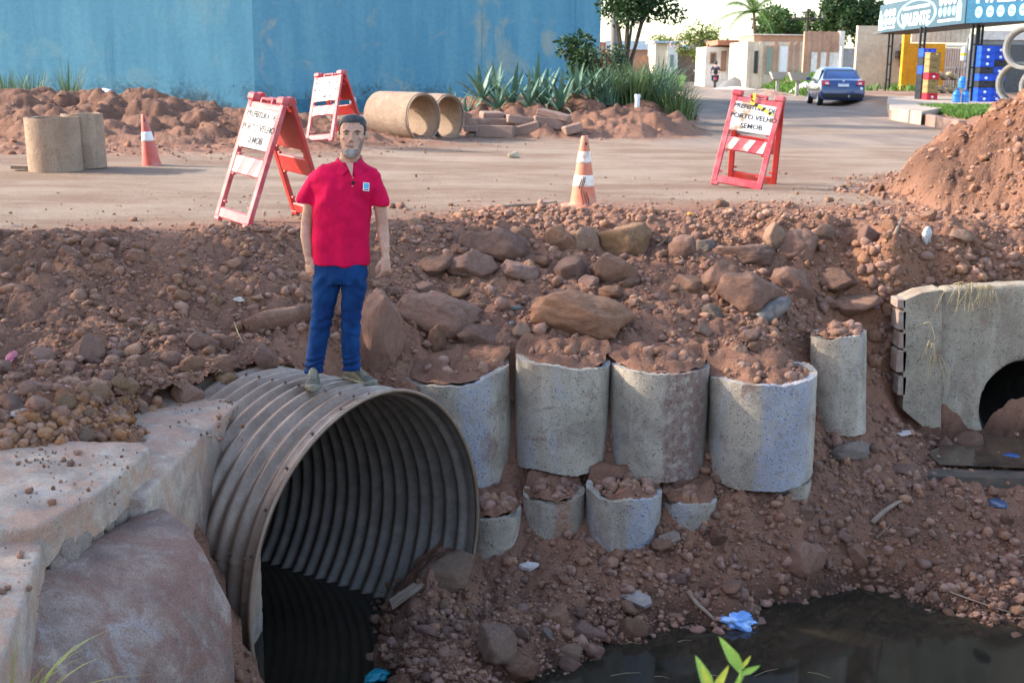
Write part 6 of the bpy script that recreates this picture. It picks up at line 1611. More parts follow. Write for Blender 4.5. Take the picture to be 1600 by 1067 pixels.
post(1386, 140, 58.5, .45); post(1434, 154, 48.5); post(1514, 157, 45.6); post(1523, 157, 46.2, ZF, .12)
fl = [at_z(1386, 160, ZF), at_z(1394, 170, ZF), at_z(1440, 176, ZF), at_z(1492, 166, ZF), (22, 42.5, 0), (24, 62, 0), (18.2, 62, 0)]
pv = MB(); pv.prism([(float(q[0]), float(q[1])) for q in fl], .0, ZF + .02); tag(pv.build('shop_pavement', mat('pavement_concrete', (.40, .32, .26), .85, (.36, .28, .22), 1.2, .85, 1.1, 6)), kind='structure')
xa, za = xz(1519, 44, 58); xb, _ = xz(1680, 44, 58)
t = thing('shop_building', 'pale shop front wall with opening painted dark for its shade behind the blue crates', 'building', (xa, 58, ZF)); wpart(t, 'wall', M_GREYC, [(xa, xb, 58, 58.3, .3, zs - .03)]); xc, zc = xz(1527, 66, 57.9); wpart(t, 'dark_opening', M_UNDER, [(xa + .5, xb, 57.9, 57.99, .36, zc - .1)]); wpart(t, 'sign_strip', M_WHW, [(xa + .2, xb - .2, 57.86, 57.985, zc + .1, zc + .5)])  # dark panel stands for the shaded shop interior
# kerb stones in front of the shop
for k, (u0, u1, v0, lab) in enumerate(((1395, 1438, 172, 'long kerb stone at the front of the shop pavement'), (1441, 1468, 177, 'grey kerb stone in front of the shop, left of another'), (1470, 1504, 183, 'kerb stone beside the green verge'))):
    a, c = at_z(u0, v0, .28), at_z(u1, v0 + 5, .28); L = np.linalg.norm((c - a)[:2])
    b = MB(); b.box((0, 0, -.17), (L, .2, .34), None, .02); o = b.build('kerb_stone', M_KERB); o.location = tuple((a + c) / 2); o.rotation_euler = (0, 0, math.atan2(c[1] - a[1], c[0] - a[0])); tag(o, lab, 'kerb stone', 'kerb stones at the shop')
# crates
M_CRB = mat('blue_crate', (.012, .085, .62), .5); M_CRK = mat('black_crate', (.03, .03, .035), .55); M_CRT = mat('tan_box', (.36, .25, .10), .75, (.30, .21, .09), 5); M_CRR = mat('red_crate', (.62, .03, .05), .5)
CM = {'b': ('blue', M_CRB), 'k': ('black', M_CRK), 't': ('tan', M_CRT), 'r': ('red', M_CRR)}
ORDN = ('topmost', 'second from top', 'third from top', 'fourth from top', 'fifth from top', 'sixth from top', 'seventh from top', 'lowest')
def crate_mesh(w_, d_, h_, m):
    b = MB(); th = .022
    b.box((0, 0, .012), (w_, d_, .024))
    for s in (-1, 1):
        b.box((s * (w_ / 2 - th / 2), 0, h_ / 2 + .013), (th, d_ - .002, h_ - .03)); b.box((0, s * (d_ / 2 - th / 2), h_ * .38), (w_ - 2 * th, th, h_ * .66)); b.box((0, s * (d_ / 2 - th / 2), h_ - .025), (w_ - 2 * th, th, .05))
        for q in (-1, 1): b.box((q * w_ * .36, s * (d_ / 2 - th / 2), h_ * .78), (w_ * .2, th - .001, h_ * .22))
    for s in (-1, 1): b.box((0, s * (d_ / 2 + .004), .03), (w_, .012, .02)); b.box((s * (w_ / 2 + .004), 0, .03), (.012, d_, .02)); b.box((0, s * (d_ / 2 + .004), h_ - .02), (w_, .012, .02)); b.box((s * (w_ / 2 + .004), 0, h_ - .02), (.012, d_, .02))
    return b
_crm = {}
def stack(u, y, zb, cols, h_, w_, d_, where, rz):
    p = at_y(u, 120, y); n = len(cols)
    for k, ch in enumerate(cols):
        nm, m = CM[ch]; key = (ch, h_, w_)
        if key not in _crm: _crm[key] = crate_mesh(w_, d_, h_ - .004, m).mesh('crate'); _crm[key].materials.append(m)
        tt = thing('crate', '%s %s, %s in the %s' % (nm, 'carton' if ch == 't' else 'crate', ORDN[k] if k < n - 1 else 'lowest', where), 'crate', (p[0], p[1], zb + h_ * (n - 1 - k)), rz, 'crates stacked at the shop')
        link(bpy.data.objects.new('crate_body', _crm[key]), tt)
        if ch in 'br':
            q = MB(); q.prism([(.055 * math.cos(a), h_ * .42 + .05 * math.sin(a)) for a in np.linspace(0, 2 * PI, 9)[:-1]], -d_ / 2 - .012, -d_ / 2 - .004, 'y'); q.build('emblem', M_WPRINT, tt)
stack(1446, 47.9, ZF + .02, 'bkbkkk', .31, .50, .36, 'back column by the middle post', R(12)); stack(1455, 47.2, ZF + .02, 'tttrttr', .245, .44, .34, 'front column by the middle post', R(14))
stack(1537, 45.3, ZF + .02, 'bbbkbkbb', .242, .50, .36, 'left column of the tall blue stack', R(6)); stack(1557, 45.6, ZF + .02, 'bbkbbkbb', .242, .46, .36, 'right column of the tall blue stack', R(3))
# water jugs
M_JUG = mat('blue_jug', (.03, .25, .75), .15, (.05, .32, .8), 6, spec=.6, trans=.35)
jm = None
for lab, u_, v_, dz in (('blue water jug on the pavement, left of the bottom pair', 1492, 160, 0), ('blue water jug on the pavement, right of the bottom pair', 1504, 160, 0), ('blue water jug balanced on top of the other two', 1498, 160, .47)):
    p = at_z(u_, v_, ZF + .02); t = thing('water_jug', lab, 'water jug', (p[0], 44.0, ZF + .022 + dz), 0, 'blue water jugs at the shop')
    b = MB(); b.lathe([(0, 0), (.125, 0), (.135, .02), (.135, .08), (.128, .09), (.135, .10), (.135, .17), (.128, .18), (.135, .19), (.135, .27), (.12, .33), (.06, .39), (.035, .41), (.035, .445), (0, .445)], 20); b.build('jug_body', M_JUG, t, auto=50); b = MB(); b.lathe([(.037, .425), (.037, .46), (0, .46)], 14); b.build('cap', M_CRR if dz else M_CRB, t)
# rack with bags
p = at_y(1474, 130, 48.6); t = thing('bag_rack', 'thin black two shelf rack holding sacks of charcoal', 'rack', (p[0], p[1], ZF + .02))
b = MB()
for sx in (-.52, .52):
    for sy in (-.2, .2): b.box((sx, sy, .6), (.025, .025, 1.2))
b.build('frame', M_BLACKST, t)
for z in (.22, .72): q = MB(); q.box((0, 0, z), (1.0, .44, .02)); q.build('shelf', M_BLACKST, t)
M_BAG = mat('paper_sack', (.50, .38, .24), .85, (.40, .28, .17), 8); V0, F0 = ICO[2]
for k in range(10):
    lv, i_ = divmod(k, 5); o = link(bpy.data.objects.new('sack', fast_mesh('sack', V0 * (1 + .18 * n3(V0, 2, k))[:, None] * np.array([.15, .17, .12]), F0, M_BAG, True))); o.location = (p[0] - .36 + .18 * i_, p[1] - .03, ZF + .02 + (.33 if lv == 0 else .84) + .07 * (i_ % 2)); tag(o, '%s sack from the left on the %s shelf of the rack' % (('first', 'second', 'third', 'fourth', 'fifth')[i_], ('lower', 'upper')[lv]), 'sack', 'sacks on the rack')
p = at_y(1506, 84, 47); t = thing('white_canister', 'white canister with yellow band hanging near the shop post', 'canister', (p[0], p[1], p[2] - .25)); b = MB(); b.lathe([(0, 0), (.09, .0), (.10, .05), (.10, .42), (.06, .48), (0, .5)], 16); b.build('canister_body', M_DOORW, t, auto=50); b = MB(); b.lathe([(.102, .16), (.102, .27)], 16); b.build('label_band', M_TAPE_Y, t); b = MB(); b.box((.13, .05, .3), (.05, .05, 1.0)); b.box((.13, .05, -.8), (.06, .06, 1.6)); b.build('bracket', M_GREYC, t)

# ---------------------------------------------------------------- street furniture, heaps, trees
M_BIN = mat('grey_concrete_bin', (.36, .34, .32), .85, (.28, .26, .24), 6)
for lab, u_, vb, wv, y_ in (('concrete trash holder on a post, nearest the car', 1246, 133, 1.0, 66), ('concrete trash holder on a post before the cream house', 1215, 128, .95, 74), ('double trash holder beside the rider', 1096, 119, 1.3, 104), ('small trash holder at the far end of the street', 1054, 115, .8, 116)):
    p = at_y(u_, vb, y_); z = gz(p[0], p[1]); t = thing('trash_holder', lab, 'trash holder', (p[0], p[1], z), 0, 'concrete trash holders along the street')
    b = MB(); b.box((0, 0, .4), (.16, .14, 1.0)); b.build('post', M_BIN, t); b = MB(); w_ = wv / 2
    b.loft([[(-w_ * .62, -.2, .78), (w_ * .62, -.2, .78), (w_ * .62, .2, .78), (-w_ * .62, .2, .78)], [(-w_, -.3, 1.2), (w_, -.3, 1.2), (w_, .3, 1.2), (-w_, .3, 1.2)], [(-w_ + .06, -.25, 1.2), (w_ - .06, -.25, 1.2), (w_ - .06, .25, 1.2), (-w_ + .06, .25, 1.2)], [(-w_ * .55, -.15, .85), (w_ * .55, -.15, .85), (w_ * .55, .15, .85), (-w_ * .55, .15, .85)]]); b.build('basket', M_BIN, t)
def heap(name, label, u, v, y, rx, h, m, seed):
    p = at_y(u, v, y); z = gz(p[0], p[1]) - .08; rr = np.linspace(0, 1, 12); T = np.linspace(0, 2 * PI, 36, endpoint=False); A_, B_ = np.meshgrid(rr, T, indexing='ij')
    X_, Y_ = rx * A_ * np.cos(B_), rx * .7 * A_ * np.sin(B_); Z_ = h * (1 - A_) ** .85 * (1 + .25 * (fbm(X_ * 2, Y_ * 2, seed) - .5)) + .06 * (fbm(X_ * 7, Y_ * 7, seed + 1) - .5)
    i_ = np.arange(12 * 36).reshape(12, 36); F = np.array([(i_[a, k], i_[a, (k + 1) % 36], i_[a + 1, (k + 1) % 36], i_[a + 1, k]) for a in range(11) for k in range(36)])
    o = link(bpy.data.objects.new(name, fast_mesh(name, np.stack([X_, Y_, Z_], -1).reshape(-1, 3), F, m, True, 4))); o.location = (p[0], p[1], z); tag(o, label, 'heap')
heap('gravel_heap', 'dark grey gravel heap right of the rider', 1147, 124, 88, 1.35, .95, mat('grey_gravel', (.15, .15, .16), .9, (.22, .22, .23), 30, .6, 1.3, 60, .8, 40), 1)
heap('sand_skirt', 'pale sand spread round the foot of the gravel heap', 1150, 128, 85.5, 1.9, .28, mat('pale_sand', (.62, .56, .48), .9, (.5, .44, .36), 8), 2)
heap('sand_heap', 'white sand heap left of the blue car', 1258, 130, 70, .85, .62, mat('white_sand', (.66, .60, .52), .9, (.52, .45, .38), 8), 3)
heap('rubble_heap', 'low brown rubble heap under the trash holders', 1210, 133, 68, 1.2, .35, M_SOILFILL, 4)
# verge grass: one mass
M_VERGE = leaf_mat('verge_grass', (.10, .19, .035), .4, .25)
def grass_mass(name, n, fn, h, w_, seed, m, label):
    r = np.random.default_rng(seed); x, y = fn(r, n); z = ground_z(x, y); a = r.uniform(0, 2 * PI, len(x)); d = np.stack([np.cos(a), np.sin(a), 0 * a], 1); hh = h * r.uniform(.4, 1.2, len(x))[:, None]
    P0 = np.stack([x, y, z - .02], 1); s = np.stack([-d[:, 1], d[:, 0], d[:, 2]], 1) * w_; up_ = np.array([0, 0, 1.])
    V = np.stack([P0 - s, P0 + s, P0 + d * hh * .25 + up_ * hh * .65 + s * .6, P0 + d * hh * .65 + up_ * hh], 1).reshape(-1, 3); i = np.arange(len(x)) * 4
    F = np.concatenate([np.stack([i, i + 1, i + 2], 1), np.stack([i, i + 2, i + 3], 1)])
    o = link(bpy.data.objects.new(name, fast_mesh(name, V, F, m, True))); tag(o, label, 'grass', kind='stuff')
def strip(r, n):
    y = r.uniform(58, 125, n); x = 8.3 + .094 * y + np.abs(r.normal(0, 2.4, n)) + .3; k = fbm(x * .35, y * .2, 3) > .40; return x[k], y[k]
grass_mass('verge_grass', 15000, strip, .32, .035, 1, M_VERGE, 'patchy green grass on the verge before the houses')
def strip2(r, n): y = r.uniform(33.5, 40.5, n); x = 11.9 + (y - 33) * .10 + r.uniform(0, 1, n) ** 1.3 * 4.2; k = fbm(x * .8, y * .8, 4) > .3; return x[k], y[k]
grass_mass('shop_grass', 9000, strip2, .16, .018, 2, M_VERGE, 'short green grass on the verge beneath the stacked pipes')
def strip3(r, n): y = r.uniform(75, 130, n); x = .25 + .13 * y - np.abs(r.normal(0, 3.2, n)) - .3; return x, y
grass_mass('roadside_grass', 9000, strip3, .7, .05, 3, M_VERGE, 'long green grass on the left side of the far street')
# trees
def crown_at(u, v, y): p = at_y(u, v, y); return p[0], p[2]
def far_tree(label, ub, ut, vt, y, crown, seed, m, n=2600, size=.3, name='leafy_tree', group='trees behind the houses', r0=.14):
    x, zt = crown_at(ut, vt, y); return tree(label, x, y, gz(x, y), zt - .3, crown, r0, n, size, m, seed, name, None, None, group, 8, .4)
far_tree('broad dark green tree rising behind the brick wall and beige wall', 1330, 1322, -2, 92, 2.5, 1, M_LEAFD, 5200, .32)
far_tree('smaller green tree left of the broad dark tree, near the utility pole', 1290, 1288, 34, 96, 1.6, 2, M_LEAF, 2400, .30)
far_tree('green tree just right of the broad dark tree above the beige wall', 1362, 1364, 26, 90, 1.7, 3, M_LEAFD, 2600, .3)
far_tree('bushy green tree right of the palm behind the cream house', 1215, 1222, 38, 108, 2.6, 4, M_LEAF, 3600, .34)
far_tree('pale green tree close to the palm, further left than the bushy one', 1196, 1200, 44, 112, 1.9, 5, M_LEAF, 2200, .34)
far_tree('green tree low over the pale roof near the utility pole', 1250, 1246, 48, 112, 1.6, 6, M_LEAFD, 1800, .32)
far_tree('light green tree far behind the corner house', 1035, 1030, 60, 150, 2.6, 7, M_LEAFY, 2200, .42)
x, zt = crown_at(1104, 34, 104); t = tree('tree with sparse crown and pinkish blossoms left of the palm', x, 104, gz(x, 104), zt - .6, 2.3, .09, 1900, .30, M_LEAFY, 11, 'flowering_tree', None, None, None, 10, .3)
pr_ = []; r = np.random.default_rng(3); leaf_cloud(pr_, [(r.normal() * 1.2, r.normal() * 1.2, (zt - 1) * r.uniform(.62, .9), .6, .6, .4) for _ in range(6)], 200, .24, 3); leaf_obj('blossom', pr_, mat('pink_blossom', (.62, .36, .40), .7), t, (0, 0, 0))
x, zt = crown_at(1123, 52, 98); tree('slim young yellowish tree standing before the annexe', x, 98, gz(x, 98), zt - .3, 1.1, .06, 700, .30, M_LEAFY, 12, 'young_tree', None, None, None, 6, .3)
# palm
x, zt = crown_at(1178, 20, 100); z0 = gz(x, 100); t = thing('palm_tree', 'tall coconut palm with feathery fronds above the annexe roofs', 'tree', (x, 100, z0)); H_ = zt - z0
b = MB(); b.tube([(0, 0, -.2), (.1, 0, H_ * .35), (.15, 0, H_ * .7), (.0, 0, H_)], [.2, .15, .13, .12], 10); b.build('trunk', M_BARK, t, True)
r = np.random.default_rng(4); M_PALM = leaf_mat('palm_leaf', (.08, .15, .03), .3, .3)
for k in range(17):
    az = 2 * PI * k / 17 * 3.0 + r.normal() * .15; el = R(78 - 80 * (k / 17)); L = r.uniform(3.3, 4.3); V = []; F = []
    d = np.array([math.cos(az), math.sin(az), 0]); s = np.array([-d[1], d[0], 0]); pts = [np.array([0, 0, H_]) + d * L * math.cos(el) * q + np.array([0, 0, L * (math.sin(el) * q - .55 * q ** 2.2)]) for q in np.linspace(0, 1, 16)]
    mb = MB(); mb.tube(pts, np.linspace(.035, .008, 16), 4)
    for j in range(1, 16):
        for sg in (-1, 1):
            for hh in (0, .5):
                p0 = pts[j] * (1 - hh) + pts[max(j - 1, 0)] * hh; ll = .62 * math.sin(PI * min(1, (j - hh) / 16 + .12)) + .12; dr = (pts[j] - pts[j - 1]); dr /= np.linalg.norm(dr); e = p0 + sg * s * ll * .8 + dr * ll * .5 + np.array([0, 0, -ll * .45]); wd = dr * .035
                mb.add([p0 - wd, p0 + wd, e], [(0, 1, 2)])
    mb.build('frond', M_PALM, t, fixn=False)
x, zt = crown_at(1263, 14, 90); t = thing('utility_pole', 'wooden utility pole with crossarms behind the bare brick wall', 'utility pole', (x, 90, gz(x, 90))); h_ = zt - gz(x, 90)
b = MB(); b.lathe([(.14, 0), (.10, h_)], 10); b.build('pole', M_BARKD, t, True); b = MB(); b.box((0, -.1, h_ - .7), (2.2, .1, .12)); b.build('crossarm', M_BARKD, t); b = MB(); b.box((0, -.1, h_ - .25), (.9, .09, .1)); b.build('crossarm', M_BARKD, t)
for sx in (-1, -.5, .5, 1): b = MB(); b.lathe([(.05, h_ - .64), (.06, h_ - .52), (.03, h_ - .46)], 8, None, (sx, -.1, 0)); b.build('insulator', M_GREYC, t)

# ---------------------------------------------------------------- blue sedan
M_PAINT = mat('blue_car_paint', (.004, .034, .16), .22, None, 3, 1, 1, 5, 0, spec=.6); M_PAINT.node_tree.nodes['Principled BSDF'].inputs['Coat Weight'].default_value = .8
M_TYRE = mat('tyre_rubber', (.02, .02, .02), .85); M_RIM = mat('silver_rim', (.5, .5, .52), .3, metallic=.8); M_LAMPR = mat('red_lamp', (.50, .015, .03), .2, spec=.6); M_LAMPW = mat('clear_lamp', (.6, .6, .62), .15, spec=.6); M_BUMP = mat('black_trim', (.02, .02, .022), .5); M_CGL = mat('car_glass', (.03, .045, .055), .05, spec=.6)
pc = at_z(1311, 166, 0); car = thing('parked_car', 'dark blue sedan parked at the right kerb, seen from behind', 'car', (pc[0], 49.6, 0), R(-5))
# x across, y forward from the rear bumper, z up
prof = [(-.02, .34, .60, .72), (.02, .28, .78, .84), (.10, .24, .98, .86), (.30, .22, 1.04, .865), (.62, .22, 1.05, .87), (1.1, .2, .98, .87), (2.1, .2, .95, .87), (3.2, .2, .94, .87), (3.7, .2, .90, .86), (4.15, .24, .80, .80), (4.36, .32, .66, .66)]
def csec(y, z0, z1, w_, tum=.06):
    h_ = z1 - z0; return [(-w_ * .86, y, z0), (w_ * .86, y, z0), (w_ * .97, y, z0 + h_ * .18), (w_, y, z0 + h_ * .5), (w_ * .965, y, z0 + h_ * .86), (w_ * .86, y, z1), (w_ * .4, y, z1 + .012), (-w_ * .4, y, z1 + .012), (-w_ * .86, y, z1), (-w_ * .965, y, z0 + h_ * .86), (-w_, y, z0 + h_ * .5), (-w_ * .97, y, z0 + h_ * .18)]
b = MB(); b.loft([csec(y, z0, z1, w_) for y, z0, z1, w_ in prof]); b.build('body', M_PAINT, car, auto=35)
def rsec(y, zb, zt, wb, wt): return [(-wb, y, zb), (wb, y, zb), (wt, y, zt - .04), (wt * .8, y, zt), (-wt * .8, y, zt), (-wt, y, zt - .04)]
b = MB(); b.loft([rsec(.52, 1.0, 1.06, .76, .74), rsec(1.02, .98, 1.40, .79, .62), rsec(1.5, .95, 1.49, .80, .61), rsec(2.1, .95, 1.50, .80, .61), rsec(2.5, .95, 1.44, .79, .60), rsec(3.2, .93, 1.0, .77, .70)]); b.build('cabin', M_PAINT, car, auto=40)
def quad(name, m, P_, th=.006, n=None):
    P_ = np.array(P_, float); nn = np.cross(P_[1] - P_[0], P_[2] - P_[0]); nn /= np.linalg.norm(nn); b = MB(); k = len(P_)
    b.add(np.concatenate([P_ + nn * th, P_ - nn * .02]), [tuple(range(k)), tuple(range(2 * k - 1, k - 1, -1))] + [(i, (i + 1) % k, k + (i + 1) % k, k + i) for i in range(k)]); return b.build(name, m, car)
quad('rear_window', M_CGL, [(-.66, .60, 1.085), (.66, .60, 1.085), (.54, 1.00, 1.375), (-.54, 1.00, 1.375)], .012)
for s in (-1, 1):
    P1 = [(s * .785, 1.02, 1.0), (s * .805, 1.95, .985), (s * .655, 1.9, 1.42), (s * .655, 1.22, 1.40)]; P2 = [(s * .805, 2.0, .985), (s * .79, 2.95, .985), (s * .66, 2.5, 1.38), (s * .655, 1.95, 1.42)]
    for P_ in (P1, P2): quad('side_window', M_CGL, P_ if s > 0 else P_[::-1], .016)
    lamp = [(s * .50, -.028, .80), (s * .80, .03, .80), (s * .84, .12, .97), (s * .55, .04, .98)]; L_ = quad('tail_lamp', M_LAMPR, lamp if s > 0 else lamp[::-1], .03)
    lw = [(s * .56, -.03, .82), (s * .68, -.012, .82), (s * .70, .03, .90), (s * .58, .01, .90)]; q = quad('lamp_lens', M_LAMPW, lw if s > 0 else lw[::-1], .04); q.parent = L_
    b = MB(); b.box((s * .93, 3.0, 1.02), (.2, .12, .14), None, .03); b.build('mirror', M_PAINT, car)
    for yy in (.72, 3.42):
        b = MB(); b.lathe([(.19, -.09), (.29, -.1), (.31, -.07), (.31, .07), (.29, .1), (.19, .09)], 28, rotm(0, R(90), 0), (s * .76, yy, .31)); wh = b.build('wheel', M_TYRE, car, auto=40)
        b = MB(); b.lathe([(.0, .06), (.06, .09), (.19, .085), (.20, .10), (.20, -.08)], 20, rotm(0, s * R(90), 0), (s * .77, yy, .31)); b.build('rim', M_RIM, wh, auto=40)
    b = MB(); b.tube([(s * .44, -.04, .34), (s * .44, .05, .34)], .03, 10)
b = MB(); b.box((0, -.03, .40), (1.5, .08, .16), None, .02); b.build('lower_bumper', M_BUMP, car)
b = MB(); b.box((0, -.052, .82), (.42, .02, .14), None, .004); pl = b.build('number_plate', mat('plate_white', (.7, .74, .8), .4), car); b = MB(); b.box((0, -.064, .872), (.40, .006, .026)); b.build('plate_band', M_CRB, pl)
b = MB(); V0, F0 = ICO[2]; b.add(V0 * np.array([.05, .012, .045]), F0, None, (0, .0, .96)); b.build('rear_emblem', M_RIM, car)
b = MB(); b.tube([(.22, -.12, .36), (.22, .1, .36)], .022, 8); b.box((.22, -.10, .40), (.07, .06, .06), None, .01); b.build('tow_hitch', M_RIM, car)
for px_, pz_ in ((.63, 1.02), (.70, .72)): b = MB(); b.box((px_, -.015 if pz_ < .9 else .06, pz_ - .03), (.1, .012, .09)); b.build('sticker', M_WPRINT, car)

# ---------------------------------------------------------------- rider on a small red motorcycle
pr0 = at_z(1112, 137, .0); rid = thing('motorcycle', 'small red motorcycle ridden away down the street', 'motorcycle', (pr0[0], 90, gz(pr0[0], 90)), R(-6))
for yy in (0, 1.2):
    b = MB(); T = np.linspace(0, 2 * PI, 25)[:-1]; b.tube([(0, yy + .26 * math.cos(a), .29 + .26 * math.sin(a)) for a in T], .045, 8, closed=True); wh = b.build('wheel', M_TYRE, rid, True); b = MB(); b.lathe([(.0, .03), (.08, .03), (.08, -.03), (0, -.03)], 12, rotm(0, R(90), 0), (0, yy, .29)); b.build('hub', M_RIM, wh)
b = MB(); b.tube([(0, 0, .45), (0, .3, .62), (0, .9, .62), (0, 1.1, .95)], .05, 8); b.box((0, .55, .45), (.22, .4, .26), None, .05); b.tube([(0, 1.2, .29), (0, 1.02, 1.0)], .03, 8); b.build('frame', M_BUMP, rid)
b = MB(); b.box((0, .75, .74), (.24, .4, .18), None, .06); b.box((0, -.1, .66), (.18, .36, .1), None, .03); b.build('bodywork', M_CRR, rid); b = MB(); b.box((0, .22, .78), (.24, .6, .08), None, .03); b.build('seat', M_BUMP, rid); b = MB(); b.tube([(-.34, .9, 1.02), (0, 1.02, 1.02), (.34, .9, 1.02)], .015, 6); b.build('handlebar', M_BUMP, rid); b = MB(); b.box((0, -.28, .66), (.1, .04, .07)); b.build('tail_lamp', M_LAMPR, rid)
rd = thing('person', 'motorcycle rider in dark blue shirt seen from behind down the street', 'person', (pr0[0], 90, gz(pr0[0], 90)), R(-6))
def grow(edges, name, m, parent, sub=2):
    P_, Rr, E = edges; me = bpy.data.meshes.new(name); me.from_pydata(P_, E, []); o = link(bpy.data.objects.new(name, me), parent); md = o.modifiers.new('s', 'SKIN'); lay = me.skin_vertices[0].data
    for i, r_ in enumerate(Rr): lay[i].radius = r_ if isinstance(r_, tuple) else (r_, r_)
    lay[0].use_root = True; o.modifiers.new('d', 'SUBSURF').levels = sub; evaluated(o); o.data.materials.clear(); o.data.materials.append(m); o.data.polygons.foreach_set('use_smooth', [True] * len(o.data.polygons)); return o
grow(([(0, .28, .86), (0, .32, 1.12), (0, .36, 1.38), (0, .37, 1.5), (0, .39, 1.58), (0, .40, 1.70), (-.2, .37, 1.40), (-.32, .52, 1.16), (-.31, .86, 1.06), (.2, .37, 1.40), (.32, .52, 1.16), (.31, .86, 1.06), (-.12, .34, .84), (-.2, .72, .80), (-.17, .62, .36), (.12, .34, .84), (.2, .72, .80), (.17, .62, .36)],
      [(.15, .11), (.15, .11), (.17, .11), .06, .06, .10, .07, .05, .035, .07, .05, .035, .1, .08, .05, .1, .08, .05], [(0, 1), (1, 2), (2, 3), (3, 4), (4, 5), (2, 6), (6, 7), (7, 8), (2, 9), (9, 10), (10, 11), (0, 12), (12, 13), (13, 14), (0, 15), (15, 16), (16, 17)]), 'body', M_SKIN, rd)
M_NVSH = cloth_mat('navy_shirt', (.03, .04, .12), 400)
grow(([(0, .28, .86), (0, .32, 1.12), (0, .36, 1.40), (-.2, .37, 1.41), (-.30, .49, 1.2), (.2, .37, 1.41), (.30, .49, 1.2)], [(.18, .135), (.175, .135), (.19, .13), .088, .07, .088, .07], [(0, 1), (1, 2), (2, 3), (3, 4), (2, 5), (5, 6)]), 'shirt', M_NVSH, rd)
grow(([(0, .30, .84), (-.12, .36, .84), (-.2, .72, .80), (-.17, .63, .45), (.12, .36, .84), (.2, .72, .80), (.17, .63, .45)], [.13, .12, .095, .07, .12, .095, .07], [(0, 1), (1, 2), (2, 3), (0, 4), (4, 5), (5, 6)]), 'trousers', M_DENIM, rd)
b = MB(); b.add(ICO[3][0] * np.array([.125, .14, .135]), ICO[3][1], None, (0, .39, 1.72)); b.build('helmet', M_BUMP, rd, True); b = MB(); b.box((0, .215, 1.2), (.28, .14, .36), None, .05); b.build('backpack', M_BUMP, rd)
# ---------------------------------------------------------------- small things on the banks and in the water
def crumple(name, label, cat, p, size, m, seed, flat=.45, sub=3):
    V, F = ICO[sub]; d = 1 + .75 * n3(V, 2.2, seed) + .45 * n3(V, 5.5, seed + 1); V = V * d[:, None] * np.array([1, 1, flat]) * np.asarray(size)
    o = link(bpy.data.objects.new(name, fast_mesh(name, V, F, m, False))); o.location = tuple(p); o.rotation_euler = (0, 0, seed * .7); return tag(o, label, cat)
def plastic(name, c, c2=None): return mat(name, c, .35, c2, 9, .85, 1.1, 12, .2, 40, .01, spec=.5)
p = at_z(1148, 968, WATER_Z + .03); crumple('plastic_bag', 'crumpled light blue plastic bag floating at the pool edge', 'plastic bag', p, (.145, .10, .11), plastic('blue_film', (.16, .34, .72), (.36, .52, .78)), 4, .5, 4)
p = at_z(588, 1056, WATER_Z + .02); crumple('teal_plastic', 'teal plastic rubbish in the dark water at the culvert mouth', 'rubbish', p, (.09, .06, .08), plastic('teal_film', (.01, .22, .30), (.02, .35, .42)), 6, .4)
p = at_z(1558, 786, -1.80); crumple('dark_blue_plastic', 'dark blue plastic scrap caught on the stream edge', 'rubbish', p, (.10, .06, .06), plastic('navy_film', (.02, .04, .10), (.08, .11, .18)), 7, .4)
p = at_z(1580, 712, -1.74); crumple('blue_rubbish', 'small blue rubbish in the stream below the headwall', 'rubbish', p, (.06, .05, .05), plastic('blue_scrap', (.03, .08, .25)), 8, .4)
def on_ground(u, v, up_=0.0): p = hit(u, v); return p + np.array([0, 0, up_])
M_PAPER = mat('dirty_paper', (.55, .47, .45), .8, (.40, .32, .29), 9); M_CLEAR = plastic('grey_film', (.45, .44, .45), (.30, .27, .27))
crumple('paper_scrap', 'crumpled whitish wrapper with blue edge on the mound below the low ring', 'rubbish', on_ground(826, 888, .02), (.07, .045, .05), M_PAPER, 9, .6)
crumple('paper_scrap', 'torn white paper on the bank right of the leaning ring', 'rubbish', on_ground(1412, 678, .01), (.09, .05, .03), M_PAPER, 10, .4)
crumple('plastic_scrap', 'pale plastic scrap hanging near the crest above the headwall', 'rubbish', on_ground(1447, 374, .03), (.06, .04, .08), M_CLEAR, 11, 1.0)
crumple('plastic_scrap', 'small violet blue plastic piece left of the headwall top', 'rubbish', on_ground(1368, 480, .02), (.045, .03, .04), plastic('violet_film', (.22, .22, .50), (.4, .4, .6)), 12, .7)
crumple('stone_chip', 'white chip lying left of the man on the left slope', 'stone', on_ground(372, 471, .015), (.055, .03, .025), mat('white_chip', (.52, .46, .40), .8), 13, .7)
crumple('plastic_scrap', 'dark grey plastic scrap in the middle of the slope', 'rubbish', on_ground(806, 484, .015), (.05, .02, .03), mat('grey_scrap', (.14, .15, .15), .5), 14, .5)
crumple('plastic_scrap', 'greyish scrap below another dark one in the middle of the slope', 'rubbish', on_ground(799, 508, .012), (.035, .02, .03), mat('grey_scrap2', (.20, .21, .20), .5), 15, .6)
crumple('cloth_scrap', 'pink strip of cloth at the left edge on the slope', 'rubbish', on_ground(18, 562, .02), (.14, .03, .04), mat('pink_cloth', (.42, .11, .16), .8), 16, .4)
crumple('dried_mortar', 'pale grey splash of dried mortar on the left slope', 'mortar', on_ground(42, 640, -.01), (.20, .12, .05), mat('dried_mortar', (.34, .30, .27), .9, (.28, .23, .20), 14, bump=.6), 17, .35)
crumple('flower', 'small orange flower on the crest right of the striped cone', 'flower', on_ground(1078, 337, .015), (.03, .025, .02), mat('orange_petal', (.75, .28, .02), .6), 18, .7, 2)
crumple('road_stone', 'small pale stone alone on the sandy road', 'stone', on_ground(803, 247, .03), (.10, .06, .07), mat('pale_stone', (.40, .34, .24), .85), 19, .8)
